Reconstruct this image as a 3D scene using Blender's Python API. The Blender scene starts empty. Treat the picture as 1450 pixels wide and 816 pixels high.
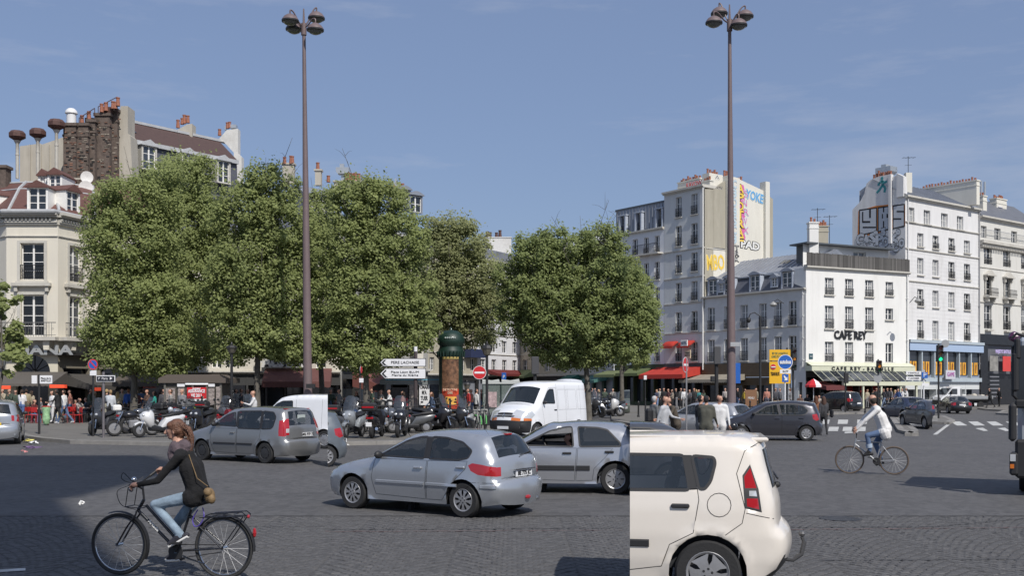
import bpy,bmesh,math,random
import numpy as np
from mathutils import Vector,Matrix
from mathutils.geometry import delaunay_2d_cdt

random.seed(7);np.random.seed(7)
SC=bpy.context.scene
COL=SC.collection
# ---------------------------------------------------------------- camera
FPX,HOR,EYE=1500.0,548.0,2.1          # focal length and horizon in photo pixels, eye height in metres
cam_d=bpy.data.cameras.new('camera');cam=bpy.data.objects.new('camera',cam_d);COL.objects.link(cam)
cam.location=(0,0,EYE);cam.rotation_euler=(math.radians(90),0,0)
cam_d.sensor_width=36;cam_d.lens=FPX/1450*36;cam_d.shift_y=(HOR-408)/1450
cam_d.clip_start=.1;cam_d.clip_end=3000
SC.camera=cam
# ---------------------------------------------------------------- sky and sun
SUN_EL=math.radians(47);SUNXY=Vector((.47,-.883)).normalized()
w=bpy.data.worlds.new('World');SC.world=w;w.use_nodes=True
nt=w.node_tree;bg=nt.nodes['Background']
sky=nt.nodes.new('ShaderNodeTexSky');sky.sky_type='NISHITA';sky.sun_disc=False
sky.sun_elevation=SUN_EL;sky.sun_rotation=math.atan2(SUNXY.x,SUNXY.y)
sky.air_density=1.0;sky.dust_density=1.6;sky.ozone_density=3.0;sky.altitude=50
tc=nt.nodes.new('ShaderNodeTexCoord');mp=nt.nodes.new('ShaderNodeMapping');mp.inputs['Scale'].default_value=(1.2,1.2,7)
nz=nt.nodes.new('ShaderNodeTexNoise');nz.inputs['Scale'].default_value=2.2;nz.inputs['Detail'].default_value=7;nz.inputs['Roughness'].default_value=.62
cr=nt.nodes.new('ShaderNodeValToRGB');cr.color_ramp.elements[0].position=.48;cr.color_ramp.elements[1].position=.9
cr.color_ramp.elements[1].color=(.9,.9,.9,1)
mx=nt.nodes.new('ShaderNodeMix');mx.data_type='RGBA';mx.inputs['B'].default_value=(4.6,4.9,5.8,1)
hs=nt.nodes.new('ShaderNodeHueSaturation');hs.inputs['Saturation'].default_value=.97
nt.links.new(tc.outputs['Generated'],mp.inputs['Vector']);nt.links.new(mp.outputs[0],nz.inputs['Vector'])
nt.links.new(nz.outputs['Fac'],cr.inputs[0]);nt.links.new(cr.outputs[0],mx.inputs['Factor'])
flat=nt.nodes.new('ShaderNodeMix');flat.data_type='RGBA';flat.inputs['Factor'].default_value=.55;flat.inputs['B'].default_value=(2.15,2.85,4.75,1)
nt.links.new(sky.outputs[0],hs.inputs['Color']);nt.links.new(hs.outputs[0],flat.inputs['A']);nt.links.new(flat.outputs['Result'],mx.inputs['A'])
nt.links.new(mx.outputs['Result'],bg.inputs['Color']);bg.inputs['Strength'].default_value=.102
sl=bpy.data.lights.new('sun','SUN');sl.energy=3.9;sl.angle=math.radians(.5);sl.color=(1,.955,.89)
so=bpy.data.objects.new('sun',sl);COL.objects.link(so)
SUNV=Vector((SUNXY.x*math.cos(SUN_EL),SUNXY.y*math.cos(SUN_EL),math.sin(SUN_EL)))
so.rotation_euler=SUNV.to_track_quat('Z','Y').to_euler();so.location=(20,-20,60)
SC.view_settings.view_transform='Standard';SC.view_settings.look='None'
SC.view_settings.exposure=.1;SC.view_settings.gamma=1
SC.render.resolution_x=1024;SC.render.resolution_y=577
try:
 SC.cycles.max_bounces=6;SC.cycles.transparent_max_bounces=12
except Exception:pass

# ---------------------------------------------------------------- pixel helpers (photo pixels -> world)
def P(x,y,d):return Vector(((x-725)/FPX*d,d,EYE-(y-HOR)/FPX*d))
def G(x,y):return P(x,y,FPX*EYE/(y-HOR))
def dep(y):return FPX*EYE/(y-HOR)
def XD(x,d):return Vector(((x-725)/FPX*d,d,0))

# ---------------------------------------------------------------- materials
MATS={}
def mat(name,col,rough=.6,metal=0,var=0,vscale=3,bump=0,bscale=30,coat=0,alpha=1,emit=0,spec=.5,dirt=0,trans=0,streak=False,objvar=0):
 if name in MATS:return MATS[name]
 m=bpy.data.materials.new(name);m.use_nodes=True;MATS[name]=m
 n=m.node_tree.nodes;L=m.node_tree.links;b=n['Principled BSDF']
 b.inputs['Base Color'].default_value=(*col,1);b.inputs['Roughness'].default_value=rough
 b.inputs['Metallic'].default_value=metal;b.inputs['Specular IOR Level'].default_value=spec
 if coat:b.inputs['Coat Weight'].default_value=coat;b.inputs['Coat Roughness'].default_value=.04
 if alpha<1:b.inputs['Alpha'].default_value=alpha
 if emit:b.inputs['Emission Color'].default_value=(*col,1);b.inputs['Emission Strength'].default_value=emit
 m.diffuse_color=(*col,1)
 if var or bump or dirt or objvar:
  t=n.new('ShaderNodeTexCoord')
  src=t.outputs['Object']
  if streak:
   mpp=n.new('ShaderNodeMapping');mpp.inputs['Scale'].default_value=(1,1,.22);L.new(src,mpp.inputs[0]);vs=mpp.outputs[0]
  else:vs=src
  last=None
  if var:
   z=n.new('ShaderNodeTexNoise');z.inputs['Scale'].default_value=vscale;z.inputs['Detail'].default_value=6;z.inputs['Roughness'].default_value=.65
   L.new(vs,z.inputs['Vector'])
   mr=n.new('ShaderNodeMapRange');mr.inputs['From Min'].default_value=.25;mr.inputs['From Max'].default_value=.75
   mr.inputs['To Min'].default_value=1-var;mr.inputs['To Max'].default_value=1+var
   L.new(z.outputs['Fac'],mr.inputs['Value'])
   vm=n.new('ShaderNodeVectorMath');vm.operation='SCALE';vm.inputs[0].default_value=col
   L.new(mr.outputs[0],vm.inputs['Scale']);last=vm.outputs[0]
  if dirt:
   z2=n.new('ShaderNodeTexNoise');z2.inputs['Scale'].default_value=vscale*.35;z2.inputs['Detail'].default_value=8;z2.inputs['Roughness'].default_value=.7
   L.new(vs,z2.inputs['Vector'])
   r2=n.new('ShaderNodeValToRGB');r2.color_ramp.elements[0].position=.5;r2.color_ramp.elements[1].position=.75
   r2.color_ramp.elements[1].color=(dirt,dirt,dirt,1)
   L.new(z2.outputs['Fac'],r2.inputs[0])
   mm=n.new('ShaderNodeMix');mm.data_type='RGBA';mm.inputs['A'].default_value=(*col,1);mm.inputs['B'].default_value=(col[0]*.42,col[1]*.38,col[2]*.33,1)
   if last:L.new(last,mm.inputs['A'])
   L.new(r2.outputs[0],mm.inputs['Factor']);last=mm.outputs['Result']
  if objvar:
   oi=n.new('ShaderNodeObjectInfo');mr=n.new('ShaderNodeMapRange');mr.inputs['To Min'].default_value=1-objvar;mr.inputs['To Max'].default_value=1+objvar
   L.new(oi.outputs['Random'],mr.inputs['Value']);vm=n.new('ShaderNodeVectorMath');vm.operation='SCALE';vm.inputs[0].default_value=col
   if last:L.new(last,vm.inputs[0])
   L.new(mr.outputs[0],vm.inputs['Scale']);last=vm.outputs[0]
  if last:L.new(last,b.inputs['Base Color'])
  if bump:
   z=n.new('ShaderNodeTexNoise');z.inputs['Scale'].default_value=bscale;z.inputs['Detail'].default_value=5
   L.new(src,z.inputs['Vector']);bp=n.new('ShaderNodeBump');bp.inputs['Strength'].default_value=bump;bp.inputs['Distance'].default_value=.02
   L.new(z.outputs['Fac'],bp.inputs['Height']);L.new(bp.outputs[0],b.inputs['Normal'])
 return m

# ---------------------------------------------------------------- mesh builder
def frame_from_dir(d,up=Vector((0,0,1))):
 d=d.normalized()
 a=up.cross(d)
 if a.length<1e-4:a=Vector((1,0,0)).cross(d)
 a.normalize();b=d.cross(a)
 return a,b
class MB:
 def __init__(s,M=None):s.v=[];s.f=[];s.m=[];s.M=M or Matrix.Identity(4);s.mi=0
 def add(s,pts,faces,M=None,m=None):
  o=len(s.v);T=s.M@M if M is not None else s.M
  s.v+=[tuple(T@Vector(p))for p in pts]
  s.f+=[tuple(i+o for i in f)for f in faces];s.m+=[s.mi if m is None else m]*len(faces);return s
 def poly(s,pts,m=None):return s.add(pts,[tuple(range(len(pts)))],m=m)
 def box(s,x0,x1,y0,y1,z0,z1,m=None,M=None,bev=0):
  if bev:
   a=bev;P_=[]
   for z,i in((z0,a),(z0+a,0),(z1-a,0),(z1,a)):
    P_+=[(x0+i+a*(i==0),y0+i,z),(x1-i-a*(i==0),y0+i,z),(x1-i,y0+i+a*(i==0),z),(x1-i,y1-i-a*(i==0),z),(x1-i-a*(i==0),y1-i,z),(x0+i+a*(i==0),y1-i,z),(x0+i,y1-i-a*(i==0),z),(x0+i,y0+i+a*(i==0),z)]
   F=[tuple(range(7,-1,-1)),tuple(range(24,32))]
   for k in range(3):
    for j in range(8):F.append((k*8+j,k*8+(j+1)%8,k*8+8+(j+1)%8,k*8+8+j))
   return s.add(P_,F,M,m)
  return s.add([(x0,y0,z0),(x1,y0,z0),(x1,y1,z0),(x0,y1,z0),(x0,y0,z1),(x1,y0,z1),(x1,y1,z1),(x0,y1,z1)],
     [(3,2,1,0),(4,5,6,7),(0,1,5,4),(1,2,6,5),(2,3,7,6),(3,0,4,7)],M,m)
 def cbox(s,c,sz,m=None,M=None,bev=0):
  return s.box(c[0]-sz[0]/2,c[0]+sz[0]/2,c[1]-sz[1]/2,c[1]+sz[1]/2,c[2]-sz[2]/2,c[2]+sz[2]/2,m,M,bev)
 def tube(s,pts,r,n=8,m=None,caps=True,closed=False):
  pts=[Vector(p)for p in pts];R=r if isinstance(r,(list,tuple))else[r]*len(pts)
  V=[];k=len(pts);prev=None
  for i,p in enumerate(pts):
   if closed:d=pts[(i+1)%k]-pts[i-1]
   else:d=pts[min(i+1,k-1)]-pts[max(i-1,0)]
   if d.length<1e-6:d=Vector((0,0,1))
   if prev is None:a,b=frame_from_dir(d)
   else:
    d=d.normalized();a=prev-d*prev.dot(d)
    if a.length<1e-5:a,b=frame_from_dir(d)
    a.normalize();b=d.cross(a)
   prev=a
   for j in range(n):
    t=2*math.pi*j/n;V.append(p+(a*math.cos(t)+b*math.sin(t))*R[i])
  F=[]
  for i in range(k if closed else k-1):
   i2=(i+1)%k
   for j in range(n):F.append((i*n+j,i*n+(j+1)%n,i2*n+(j+1)%n,i2*n+j))
  if caps and not closed:F+=[tuple(range(n-1,-1,-1)),tuple((k-1)*n+j for j in range(n))]
  return s.add(V,F,m=m)
 def lathe(s,prof,n=16,M=None,m=None,caps=False,arc=None):
  V=[];F=[];a0,a1=arc or(0,2*math.pi);full=arc is None;nn=n if full else n+1
  for r,z in prof:
   for j in range(nn):
    t=a0+(a1-a0)*j/n;V.append((r*math.cos(t),r*math.sin(t),z))
  for i in range(len(prof)-1):
   for j in range(n):
    F.append((i*nn+j,i*nn+(j+1)%nn,(i+1)*nn+(j+1)%nn,(i+1)*nn+j))
  if caps:F+=[tuple(range(nn-1,-1,-1)),tuple((len(prof)-1)*nn+j for j in range(nn))]
  return s.add(V,F,M,m)
 def ball(s,c,r,n=10,m=None,M=None):
  rr=r if isinstance(r,(list,tuple))else(r,r,r);k=max(4,n//2)
  T=Matrix.Translation(c)@Matrix.Diagonal((*rr,1))
  if M is not None:T=M@T
  return s.lathe([(max(1e-4,math.sin(math.pi*i/k)),-math.cos(math.pi*i/k))for i in range(k+1)],n,T,m)
 def prism(s,poly,y0,y1,M=None,m=None):      # polygon in local x,z swept along y
  n=len(poly);V=[(x,y0,z)for x,z in poly]+[(x,y1,z)for x,z in poly]
  ar=sum(poly[i][0]*poly[(i+1)%n][1]-poly[(i+1)%n][0]*poly[i][1]for i in range(n))
  F=[tuple(range(n)),tuple(range(2*n-1,n-1,-1))]+[(i,i+n,(i+1)%n+n,(i+1)%n)for i in range(n)]
  if ar<0:F=[f[::-1]for f in F]
  return s.add(V,F,M,m)
 def vprism(s,poly,z0,z1,M=None,m=None):     # footprint polygon swept along z
  n=len(poly);V=[(p[0],p[1],z0)for p in poly]+[(p[0],p[1],z1)for p in poly]
  ar=sum(poly[i][0]*poly[(i+1)%n][1]-poly[(i+1)%n][0]*poly[i][1]for i in range(n))
  F=[tuple(range(n-1,-1,-1)),tuple(range(n,2*n))]+[(i,(i+1)%n,(i+1)%n+n,i+n)for i in range(n)]
  if ar<0:F=[f[::-1]for f in F]
  return s.add(V,F,M,m)
 def mesh(s,name,mats,smooth=0):
  me=bpy.data.meshes.new(name);me.from_pydata(s.v,[],s.f)
  for mm in(mats if isinstance(mats,(list,tuple))else[mats]):me.materials.append(mm)
  if any(s.m):me.polygons.foreach_set('material_index',s.m)
  if smooth:
   me.polygons.foreach_set('use_smooth',[True]*len(me.polygons));me.set_sharp_from_angle(angle=math.radians(smooth))
  me.update();return me
 def build(s,name,mats,parent=None,smooth=0,world=False,W=None):
  if not s.f:return None
  me=s.mesh(name,mats,smooth)
  o=bpy.data.objects.new(name,me);COL.objects.link(o)
  if parent is not None:setpar(o,parent,W if W is not None else(Matrix.Identity(4)if world else None))
  elif W is not None:o.matrix_world=W
  return o
WM={}
def wmat(o):
 if o.name in WM:return WM[o.name]
 M=o.matrix_basis.copy()
 return wmat(o.parent)@M if o.parent else M
def setpar(o,parent,W=None):
 o.parent=parent
 if W is not None:o.matrix_basis=wmat(parent).inverted()@W
def thing(name,label,cat,loc=(0,0,0),rz=0,group=None,scale=1):
 o=bpy.data.objects.new(name,None);COL.objects.link(o);o.empty_display_size=.3
 o.matrix_basis=Matrix.Translation(Vector(loc))@Matrix.Rotation(rz,4,'Z')@Matrix.Scale(scale,4)
 o['label']=label;o['category']=cat
 if group:o['group']=group
 return o
def tag(o,label,cat,group=None):
 o['label']=label;o['category']=cat
 if group:o['group']=group
 return o
def struct(o):o['kind']='structure';return o
KIDS={}
def kids(o):return[c for c in COL.objects if c.parent==o]
def copy_tree(root,W,label=None,group=None,swap=None):
 def rec(o,par):
  c=o.copy();COL.objects.link(c);c.parent=par
  if swap and c.type=='MESH':
   for i,sl_ in enumerate(c.material_slots):
    if sl_.material and sl_.material.name in swap:
     nm=swap[sl_.material.name];sl_.link='OBJECT';sl_.material=nm
  for k in o.children:rec(k,c)
  return c
 r=rec(root,None);r.matrix_basis=W
 if label:r['label']=label
 if group:r['group']=group
 return r
def TR(loc,rz=0,sc=1):return Matrix.Translation(Vector(loc))@Matrix.Rotation(rz,4,'Z')@Matrix.Scale(sc,4)
def text_mesh(body,size=1,extrude=.01,offset=0,align='CENTER',shear=0,spacing=1,bold=False,lsp=1):
 cu=bpy.data.curves.new('lettering','FONT');cu.body=body;cu.size=size;cu.extrude=extrude;cu.offset=offset
 cu.align_x=align;cu.align_y='CENTER';cu.shear=shear;cu.space_character=spacing;cu.resolution_u=2;cu.space_line=lsp
 ob=bpy.data.objects.new('lettering',cu);COL.objects.link(ob)
 dg=bpy.context.evaluated_depsgraph_get();me=bpy.data.meshes.new_from_object(ob.evaluated_get(dg))
 bpy.data.objects.remove(ob);bpy.data.curves.remove(cu);return me
def text(body,size,M,parent,m,name='lettering',width=None,**kw):
 """text lying in local x,z plane of M, facing -y"""
 me=text_mesh(body,size,**kw);me.materials.clear();me.materials.append(m)
 o=bpy.data.objects.new(name,me);COL.objects.link(o)
 S=Matrix.Identity(4)
 if width:
  xs=[v.co.x for v in me.vertices];wd=max(xs)-min(xs);S=Matrix.Diagonal((width/wd,1,1,1))
 W=M@Matrix.Rotation(math.pi/2,4,'X')@S
 if parent is not None:setpar(o,parent,W)
 else:o.matrix_basis=W
 return o
# ---------------------------------------------------------------- shared materials
M_white=mat('white_paint',(.78,.77,.74),.5,var=.05,vscale=6)
M_glassd=mat('window_glass',(.03,.036,.045),.06,spec=.9,objvar=.5)
M_glassk=mat('window_glass_black',(.008,.009,.01),.06,spec=.7);M_glassl=mat('window_glass_sky_reflect',(.11,.12,.13),.12,var=.4,vscale=3,spec=.9)  # paler glass has a sky reflection put into its colour
M_curtain=mat('net_curtain',(.34,.35,.36),.35,var=.25,vscale=5)
M_iron=mat('black_ironwork',(.02,.02,.022),.5)
M_zinc=mat('zinc_roof',(.27,.29,.33),.42,metal=.25,var=.16,vscale=1.2,dirt=.5)
M_slate=mat('slate_roof',(.09,.095,.115),.55,var=.25,vscale=5)
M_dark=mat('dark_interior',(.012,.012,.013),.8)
M_terra=mat('terracotta',(.30,.12,.075),.8,var=.2,vscale=8)
M_stone=mat('pale_limestone',(.56,.53,.46),.85,var=.08,vscale=1.6,dirt=.35,bump=.2,bscale=14)
M_trim=mat('stone_trim',(.52,.50,.45),.8,var=.08,vscale=3,dirt=.4)

class Fac:
 """facade plane: A (left, seen from the camera) to B (right) on the ground; local x along, y into the building, z up"""
 def __init__(s,A,B):
  s.A=Vector((A[0],A[1],0));s.B=Vector((B[0],B[1],0));s.d=(s.B-s.A);s.L=s.d.length;s.d.normalize()
  s.W=Matrix.Translation(s.A)@Matrix.Rotation(math.atan2(s.d.y,s.d.x),4,'Z')
 def u(s,px):
  k=(px-725)/FPX  # X = k Y
  den=s.d.x-k*s.d.y
  return(k*s.A.y-s.A.x)/den
 def depth(s,px):return s.A.y+s.d.y*s.u(px)
 def z(s,px,py):return EYE-(py-HOR)/FPX*s.depth(px)
 def pt(s,px,py):return(s.u(px),s.z(px,py))
 def at(s,u,z=0,y=0):return s.W@Vector((u,y,z))
 def M(s,u,z=0,y=0):return s.W@Matrix.Translation((u,y,z))

def wall_panel(mb,W,u0,u1,z0,z1,holes,dep=.22,m=0,mr=None,top=None):
 """wall with real openings; holes = (ua,ub,za,zb). top: optional function u->z of a sloping top"""
 holes=[(max(h[0],u0+.01),min(h[1],u1-.01),max(h[2],z0),min(h[3],z1-.01))for h in holes]
 holes=[h for h in holes if h[1]>h[0]+.03 and h[3]>h[2]+.03]
 us=sorted({round(x,4)for x in[u0,u1]+[h[0]for h in holes]+[h[1]for h in holes]})
 zs=sorted({round(x,4)for x in[z0,z1]+[h[2]for h in holes]+[h[3]for h in holes]})
 V=[];F=[];idx={}
 def vi(i,j):
  if(i,j)not in idx:idx[(i,j)]=len(V);V.append((us[i],0,zs[j]))
  return idx[(i,j)]
 for j in range(len(zs)-1):
  zc=(zs[j]+zs[j+1])/2;i=0
  while i<len(us)-1:
   def open_(k):
    uc=(us[k]+us[k+1])/2
    return any(h[0]<uc<h[1]and h[2]<zc<h[3]for h in holes)
   if open_(i):i+=1;continue
   k=i+1
   while k<len(us)-1 and not open_(k):k+=1
   F.append((vi(i,j),vi(k,j),vi(k,j+1),vi(i,j+1)));i=k
 mb.add(V,F,W,m)
 for a,b,c,d in holes:
  q=[(a,0,c),(b,0,c),(b,0,d),(a,0,d),(a,dep,c),(b,dep,c),(b,dep,d),(a,dep,d)]
  mb.add(q,[(0,1,5,4),(1,2,6,5),(2,3,7,6),(3,0,4,7)],W,m if mr is None else mr)

WINC={}
def window_meshes(w,h,st,fm,gm):
 key=(round(w,1),round(h,1),st,fm.name,gm.name)
 if key in WINC:return WINC[key]
 w,h=key[0],key[1]
 f=MB();fr=.05 if w<1.6 else .07
 def bar(x0,x1,z0,z1,y0=0,y1=.06):f.box(x0,x1,y0,y1,z0,z1)
 bar(-w/2,-w/2+fr,0,h);bar(w/2-fr,w/2,0,h);bar(-w/2+fr,w/2-fr,0,fr);bar(-w/2+fr,w/2-fr,h-fr,h)
 cas=2 if 'c1' not in st else 1
 if 'sh' in st:cas=2
 if cas==2:bar(-.055,.055,fr,h-fr,-.015,.05)
 nb=3 if 'g3' in st else(2 if 'g2' in st else(1 if 'g1' in st else 0))
 for k in range(nb):
  z=h*(k+1)/(nb+1);bar(-w/2+fr,-.055 if cas==2 else w/2-fr,z-.02,z+.02,.005,.045)
  if cas==2:bar(.055,w/2-fr,z-.02,z+.02,.005,.045)
 fmesh=f.mesh('window',fm)
 p=MB();p.box(-w/2+.01,w/2-.01,.03,.04,.01,h-.01);pm=p.mesh('pane',gm)
 cm=None
 if 'cu' in st:
  c=MB();c.poly([(-w/2+.06,.022,.1),(-w*.1,.022,.1),(-w*.22,.022,h-.1),(-w/2+.06,.022,h-.1)]);c.poly([(w*.12,.022,.1),(w/2-.06,.022,.1),(w/2-.06,.022,h-.1),(w*.2,.022,h-.1)]);cm=c.mesh('curtain',M_curtain)
 rm=None
 if 'r' in st.split(','):
  r=MB();rh=min(.95,h*.42);y=-.26
  r.box(-w/2-.02,w/2+.02,y-.02,y+.02,rh-.04,rh);r.box(-w/2-.02,w/2+.02,y-.015,y+.015,.08,.11);r.box(-w/2-.02,w/2+.02,y-.012,y+.012,rh*.72,rh*.72+.025)
  n=max(4,int(w/.12))
  for k in range(n+1):
   x=-w/2+w*k/n;r.box(x-.011,x+.011,y-.011,y+.011,.05,rh)
  for k in range(n):
   x=-w/2+w*(k+.5)/n;r.tube([(x-w/n*.4,y,rh*.2),(x,y,rh*.32),(x+w/n*.4,y,rh*.2)],.012,4);r.tube([(x-w/n*.4,y,rh*.6),(x,y,rh*.45),(x+w/n*.4,y,rh*.6)],.012,4)
  rm=r.mesh('railing',M_iron)
 sm=None
 if 's' in st.split(','):
  q=MB();q.box(-w/2-.1,w/2+.1,-.36,-.16,-.12,-.02);q.box(-w/2-.06,w/2+.06,-.18,0,-.06,0);sm=q.mesh('sill',M_trim)
 WINC[key]=(fmesh,pm,cm,rm,sm);return WINC[key]
def mk(name,me,parent,W):
 o=bpy.data.objects.new(name,me);COL.objects.link(o)
 if parent is not None:setpar(o,parent,W)
 else:o.matrix_basis=W
 return o
def add_window(parent,W,u,z,w,h,st='g2,r,s',dep=.2,fm=None,gm=None):
 if gm is None:gm=random.choice((M_glassd,M_glassd,M_glassd,M_glassk,M_glassl))
 ms=window_meshes(w,h,st,fm or M_white,gm or M_glassd)
 T=W@Matrix.Translation((u,dep,z))@Matrix.Diagonal((w/max(round(w,1),.1),1,h/max(round(h,1),.1),1))
 f=mk('window',ms[0],parent,T)
 for nm,me in zip(('pane','curtain','railing','sill'),ms[1:]):
  if me:
   k=bpy.data.objects.new(nm,me);COL.objects.link(k);k.parent=f
 return f
def win_px(F,x0,y0,x1,y1):
 """pixel box -> (ua,ub,za,zb)"""
 ua,ub=F.u(x0),F.u(x1);xm=(x0+x1)/2
 return(ua,ub,F.z(xm,y1),F.z(xm,y0))
def facade(bld,F,u0,u1,z0,z1,wins,wallm,st='g2,r,s',name='wall',dep=.2,fm=None,gm=None,extra=None):
 """wins: list of (ua,ub,za,zb[,style])"""
 mb=MB();wall_panel(mb,Matrix.Identity(4),u0,u1,z0,z1,[w_[:4]for w_ in wins]+(extra or[]),dep)
 o=mb.build(name,wallm,bld,W=F.W)
 for w_ in wins:
  s_=w_[4]if len(w_)>4 else st
  g=gm
  if g is None and random.random()<.0:g=M_curtain
  add_window(bld,F.W,(w_[0]+w_[1])/2,w_[2],w_[1]-w_[0],w_[3]-w_[2],s_,dep,fm,g)
 return o
def band(bld,F,u0,u1,z,h=.18,out=.15,m=None,name='string_course',y1=0):
 mb=MB();mb.box(u0,u1,-out,y1,z,z+h*.6);mb.box(u0,u1,-out*.6,y1,z-h*.4,z-.002)
 return mb.build(name,m or M_trim,bld,W=F.W)
def pots(parent,M,n,sp=.42,r=.13,h=.5,m=None):
 mb=MB()
 mb.lathe([(r*.9,0),(r*.75,h*.8),(r*.9,h*.82),(r*.9,h),(r*.6,h),(r*.6,h*.6)],8)
 me=mb.mesh('chimney_pot',m or M_terra,40)
 for i in range(n):
  hh=random.uniform(.6,1.25)
  o=mk('chimney_pot',me,parent,M@Matrix.Translation(((i-(n-1)/2)*sp,random.uniform(-.05,.05),0))@Matrix.Diagonal((1,1,hh,1)))
def chimney(bld,M,w,d,h,n,m,cap=.12,pm=None,ph=.5):
 """M at the base centre, x along the stack"""
 mb=MB();mb.box(-w/2,w/2,-d/2,d/2,0,h);mb.box(-w/2-.07,w/2+.07,-d/2-.07,d/2+.07,h+.001,h+cap);mb.box(-w/2-.04,w/2+.04,-d/2-.04,d/2+.04,h-.5,h-.38)
 o=mb.build('chimney',m,bld,W=M)
 if n:pots(o,M@Matrix.Translation((0,0,h+cap)),n,sp=(w-.2)/n,m=pm,h=ph)
 return o
def awning(M,w,out,z1,z0,m,label,stripes=None,cat='awning',side=True,group=None,val=.28):
 """M facade frame at left bottom of awning line; sloping cloth from (y=0,z1) to (y=-out,z0)"""
 mb=MB();n=max(2,int(w/1.1));t=.03
 for i in range(n):
  a,b=w*i/n,w*(i+1)/n;s_=.05
  mb.add([(a,0,z1),(b,0,z1),(b,-out*.5,(z0+z1)/2),((a+b)/2,-out*.5,(z0+z1)/2-s_),(a,-out*.5,(z0+z1)/2),(b,-out,z0),((a+b)/2,-out,z0),(a,-out,z0)],
   [(0,4,3),(0,3,1),(1,3,2),(4,7,6,3),(3,6,5,2)])
 root=mb.build('awning',m,None,W=M);tag(root,label,cat,group)
 v=MB();k=max(4,int(w/.3))
 for i in range(k):
  a,b=w*i/k,w*(i+1)/k
  v.add([(a,-out-.01,z0),(b,-out-.01,z0),(b,-out-.03,z0-val),((a+b)/2,-out-.03,z0-val-.05),(a,-out-.03,z0-val)],[(0,4,3,2,1)])
 if side:
  for x in(0,w):v.add([(x,0,z1),(x,-out,z0),(x,-out,z0-val),(x,0,z0)],[(0,1,2,3)])
 v.build('valance',m,root,W=M)
 a=MB()
 for i in range(2):
  x=.3+(w-.6)*i;a.tube([(x,0,z0-.2),(x,-out+.05,z0-.02)],.025,6)
 a.build('arm',M_iron,root,W=M)
 return root
def shopfront(bld,F,u0,u1,z1,bays,m,rec=.5,gm=None,fm=None,names='shop_window'):
 """dark recessed ground floor with posts and glass"""
 w=(u1-u0)/bays
 gme=MB();gme.box(.12,w-.12,rec-.02,rec,.5,z1-.75)
 gme=gme.mesh('shop_window',gm or M_glassd)
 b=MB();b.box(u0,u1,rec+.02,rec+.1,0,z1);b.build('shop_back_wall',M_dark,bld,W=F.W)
 b=MB()
 b.box(0,.12,-.02,rec,0,z1-.02);b.box(.121,w,.02,rec-.03,0,.5);b.box(.121,w,0,rec-.03,z1-.75,z1-.02)
 pm_=b.mesh('shopfront_post',fm or m)
 for i in range(bays):
  mk('shopfront_post',pm_,bld,F.M(u0+i*w));mk('shop_window',gme,bld,F.M(u0+i*w))
# ================================================================= ground
def ground_sheet(name,pts,z,m,kind='structure'):
 mb=MB();mb.poly([(p[0],p[1],z)for p in pts]);o=mb.build(name,m);o['kind']=kind;return o
def road_mat():
 m=bpy.data.materials.new('cobbled_road');m.use_nodes=True;n=m.node_tree.nodes;L=m.node_tree.links;b=n['Principled BSDF']
 t=n.new('ShaderNodeTexCoord');sx=n.new('ShaderNodeSeparateXYZ');L.new(t.outputs['Object'],sx.inputs[0])
 def mth(op,a,bb=None,c=None):
  q=n.new('ShaderNodeMath');q.operation=op
  for i,v in enumerate((a,bb,c)):
   if v is None:continue
   if isinstance(v,(int,float)):q.inputs[i].default_value=v
   else:L.new(v,q.inputs[i])
  return q.outputs[0]
 # segmental arcs: rows of setts bending in lanes 1.5 m wide
 fx=mth('PINGPONG',mth('ADD',sx.outputs[0],200),.75)
 arc=mth('MULTIPLY',mth('POWER',mth('DIVIDE',fx,.75),2),.33)
 row=mth('DIVIDE',mth('ADD',sx.outputs[1],arc),.115)
 fr=mth('FRACT',row);jl=mth('LESS_THAN',mth('ABSOLUTE',mth('SUBTRACT',fr,.5)),.40)
 cb=n.new('ShaderNodeCombineXYZ');L.new(mth('DIVIDE',sx.outputs[0],.13),cb.inputs[0]);L.new(mth('MULTIPLY',mth('FLOOR',row),.73),cb.inputs[1])
 vo=n.new('ShaderNodeTexWhiteNoise');fl=n.new('ShaderNodeVectorMath');fl.operation='FLOOR';L.new(cb.outputs[0],fl.inputs[0]);L.new(fl.outputs[0],vo.inputs[0])
 nz=n.new('ShaderNodeTexNoise');nz.inputs['Scale'].default_value=.35;nz.inputs['Detail'].default_value=8;nz.inputs['Roughness'].default_value=.7;L.new(t.outputs['Object'],nz.inputs[0])
 nf=n.new('ShaderNodeTexNoise');nf.inputs['Scale'].default_value=9;nf.inputs['Detail'].default_value=6;nf.inputs['Roughness'].default_value=.75;L.new(t.outputs['Object'],nf.inputs[0])
 br=mth('ADD',mth('ADD',mth('MULTIPLY',nz.outputs[0],.5),mth('MULTIPLY',vo.outputs[0],.26)),mth('MULTIPLY',nf.outputs[0],.75))
 br=mth('MULTIPLY',mth('ADD',br,.1),mth('ADD',mth('MULTIPLY',jl,.62),.42))
 vm=n.new('ShaderNodeVectorMath');vm.operation='SCALE';vm.inputs[0].default_value=(.122,.119,.119);L.new(br,vm.inputs['Scale']);L.new(vm.outputs[0],b.inputs['Base Color'])
 b.inputs['Roughness'].default_value=.72;b.inputs['Specular IOR Level'].default_value=.3
 bp=n.new('ShaderNodeBump');bp.inputs['Strength'].default_value=.55;bp.inputs['Distance'].default_value=.012
 L.new(mth('ADD',mth('MULTIPLY',jl,.8),mth('MULTIPLY',nf.outputs[0],.7)),bp.inputs['Height']);L.new(bp.outputs[0],b.inputs['Normal'])
 return m
M_road=road_mat();MATS['cobbled_road']=M_road
M_joint=mat('sett_joint',(.066,.064,.064),.95,bump=.4,bscale=60)
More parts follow.
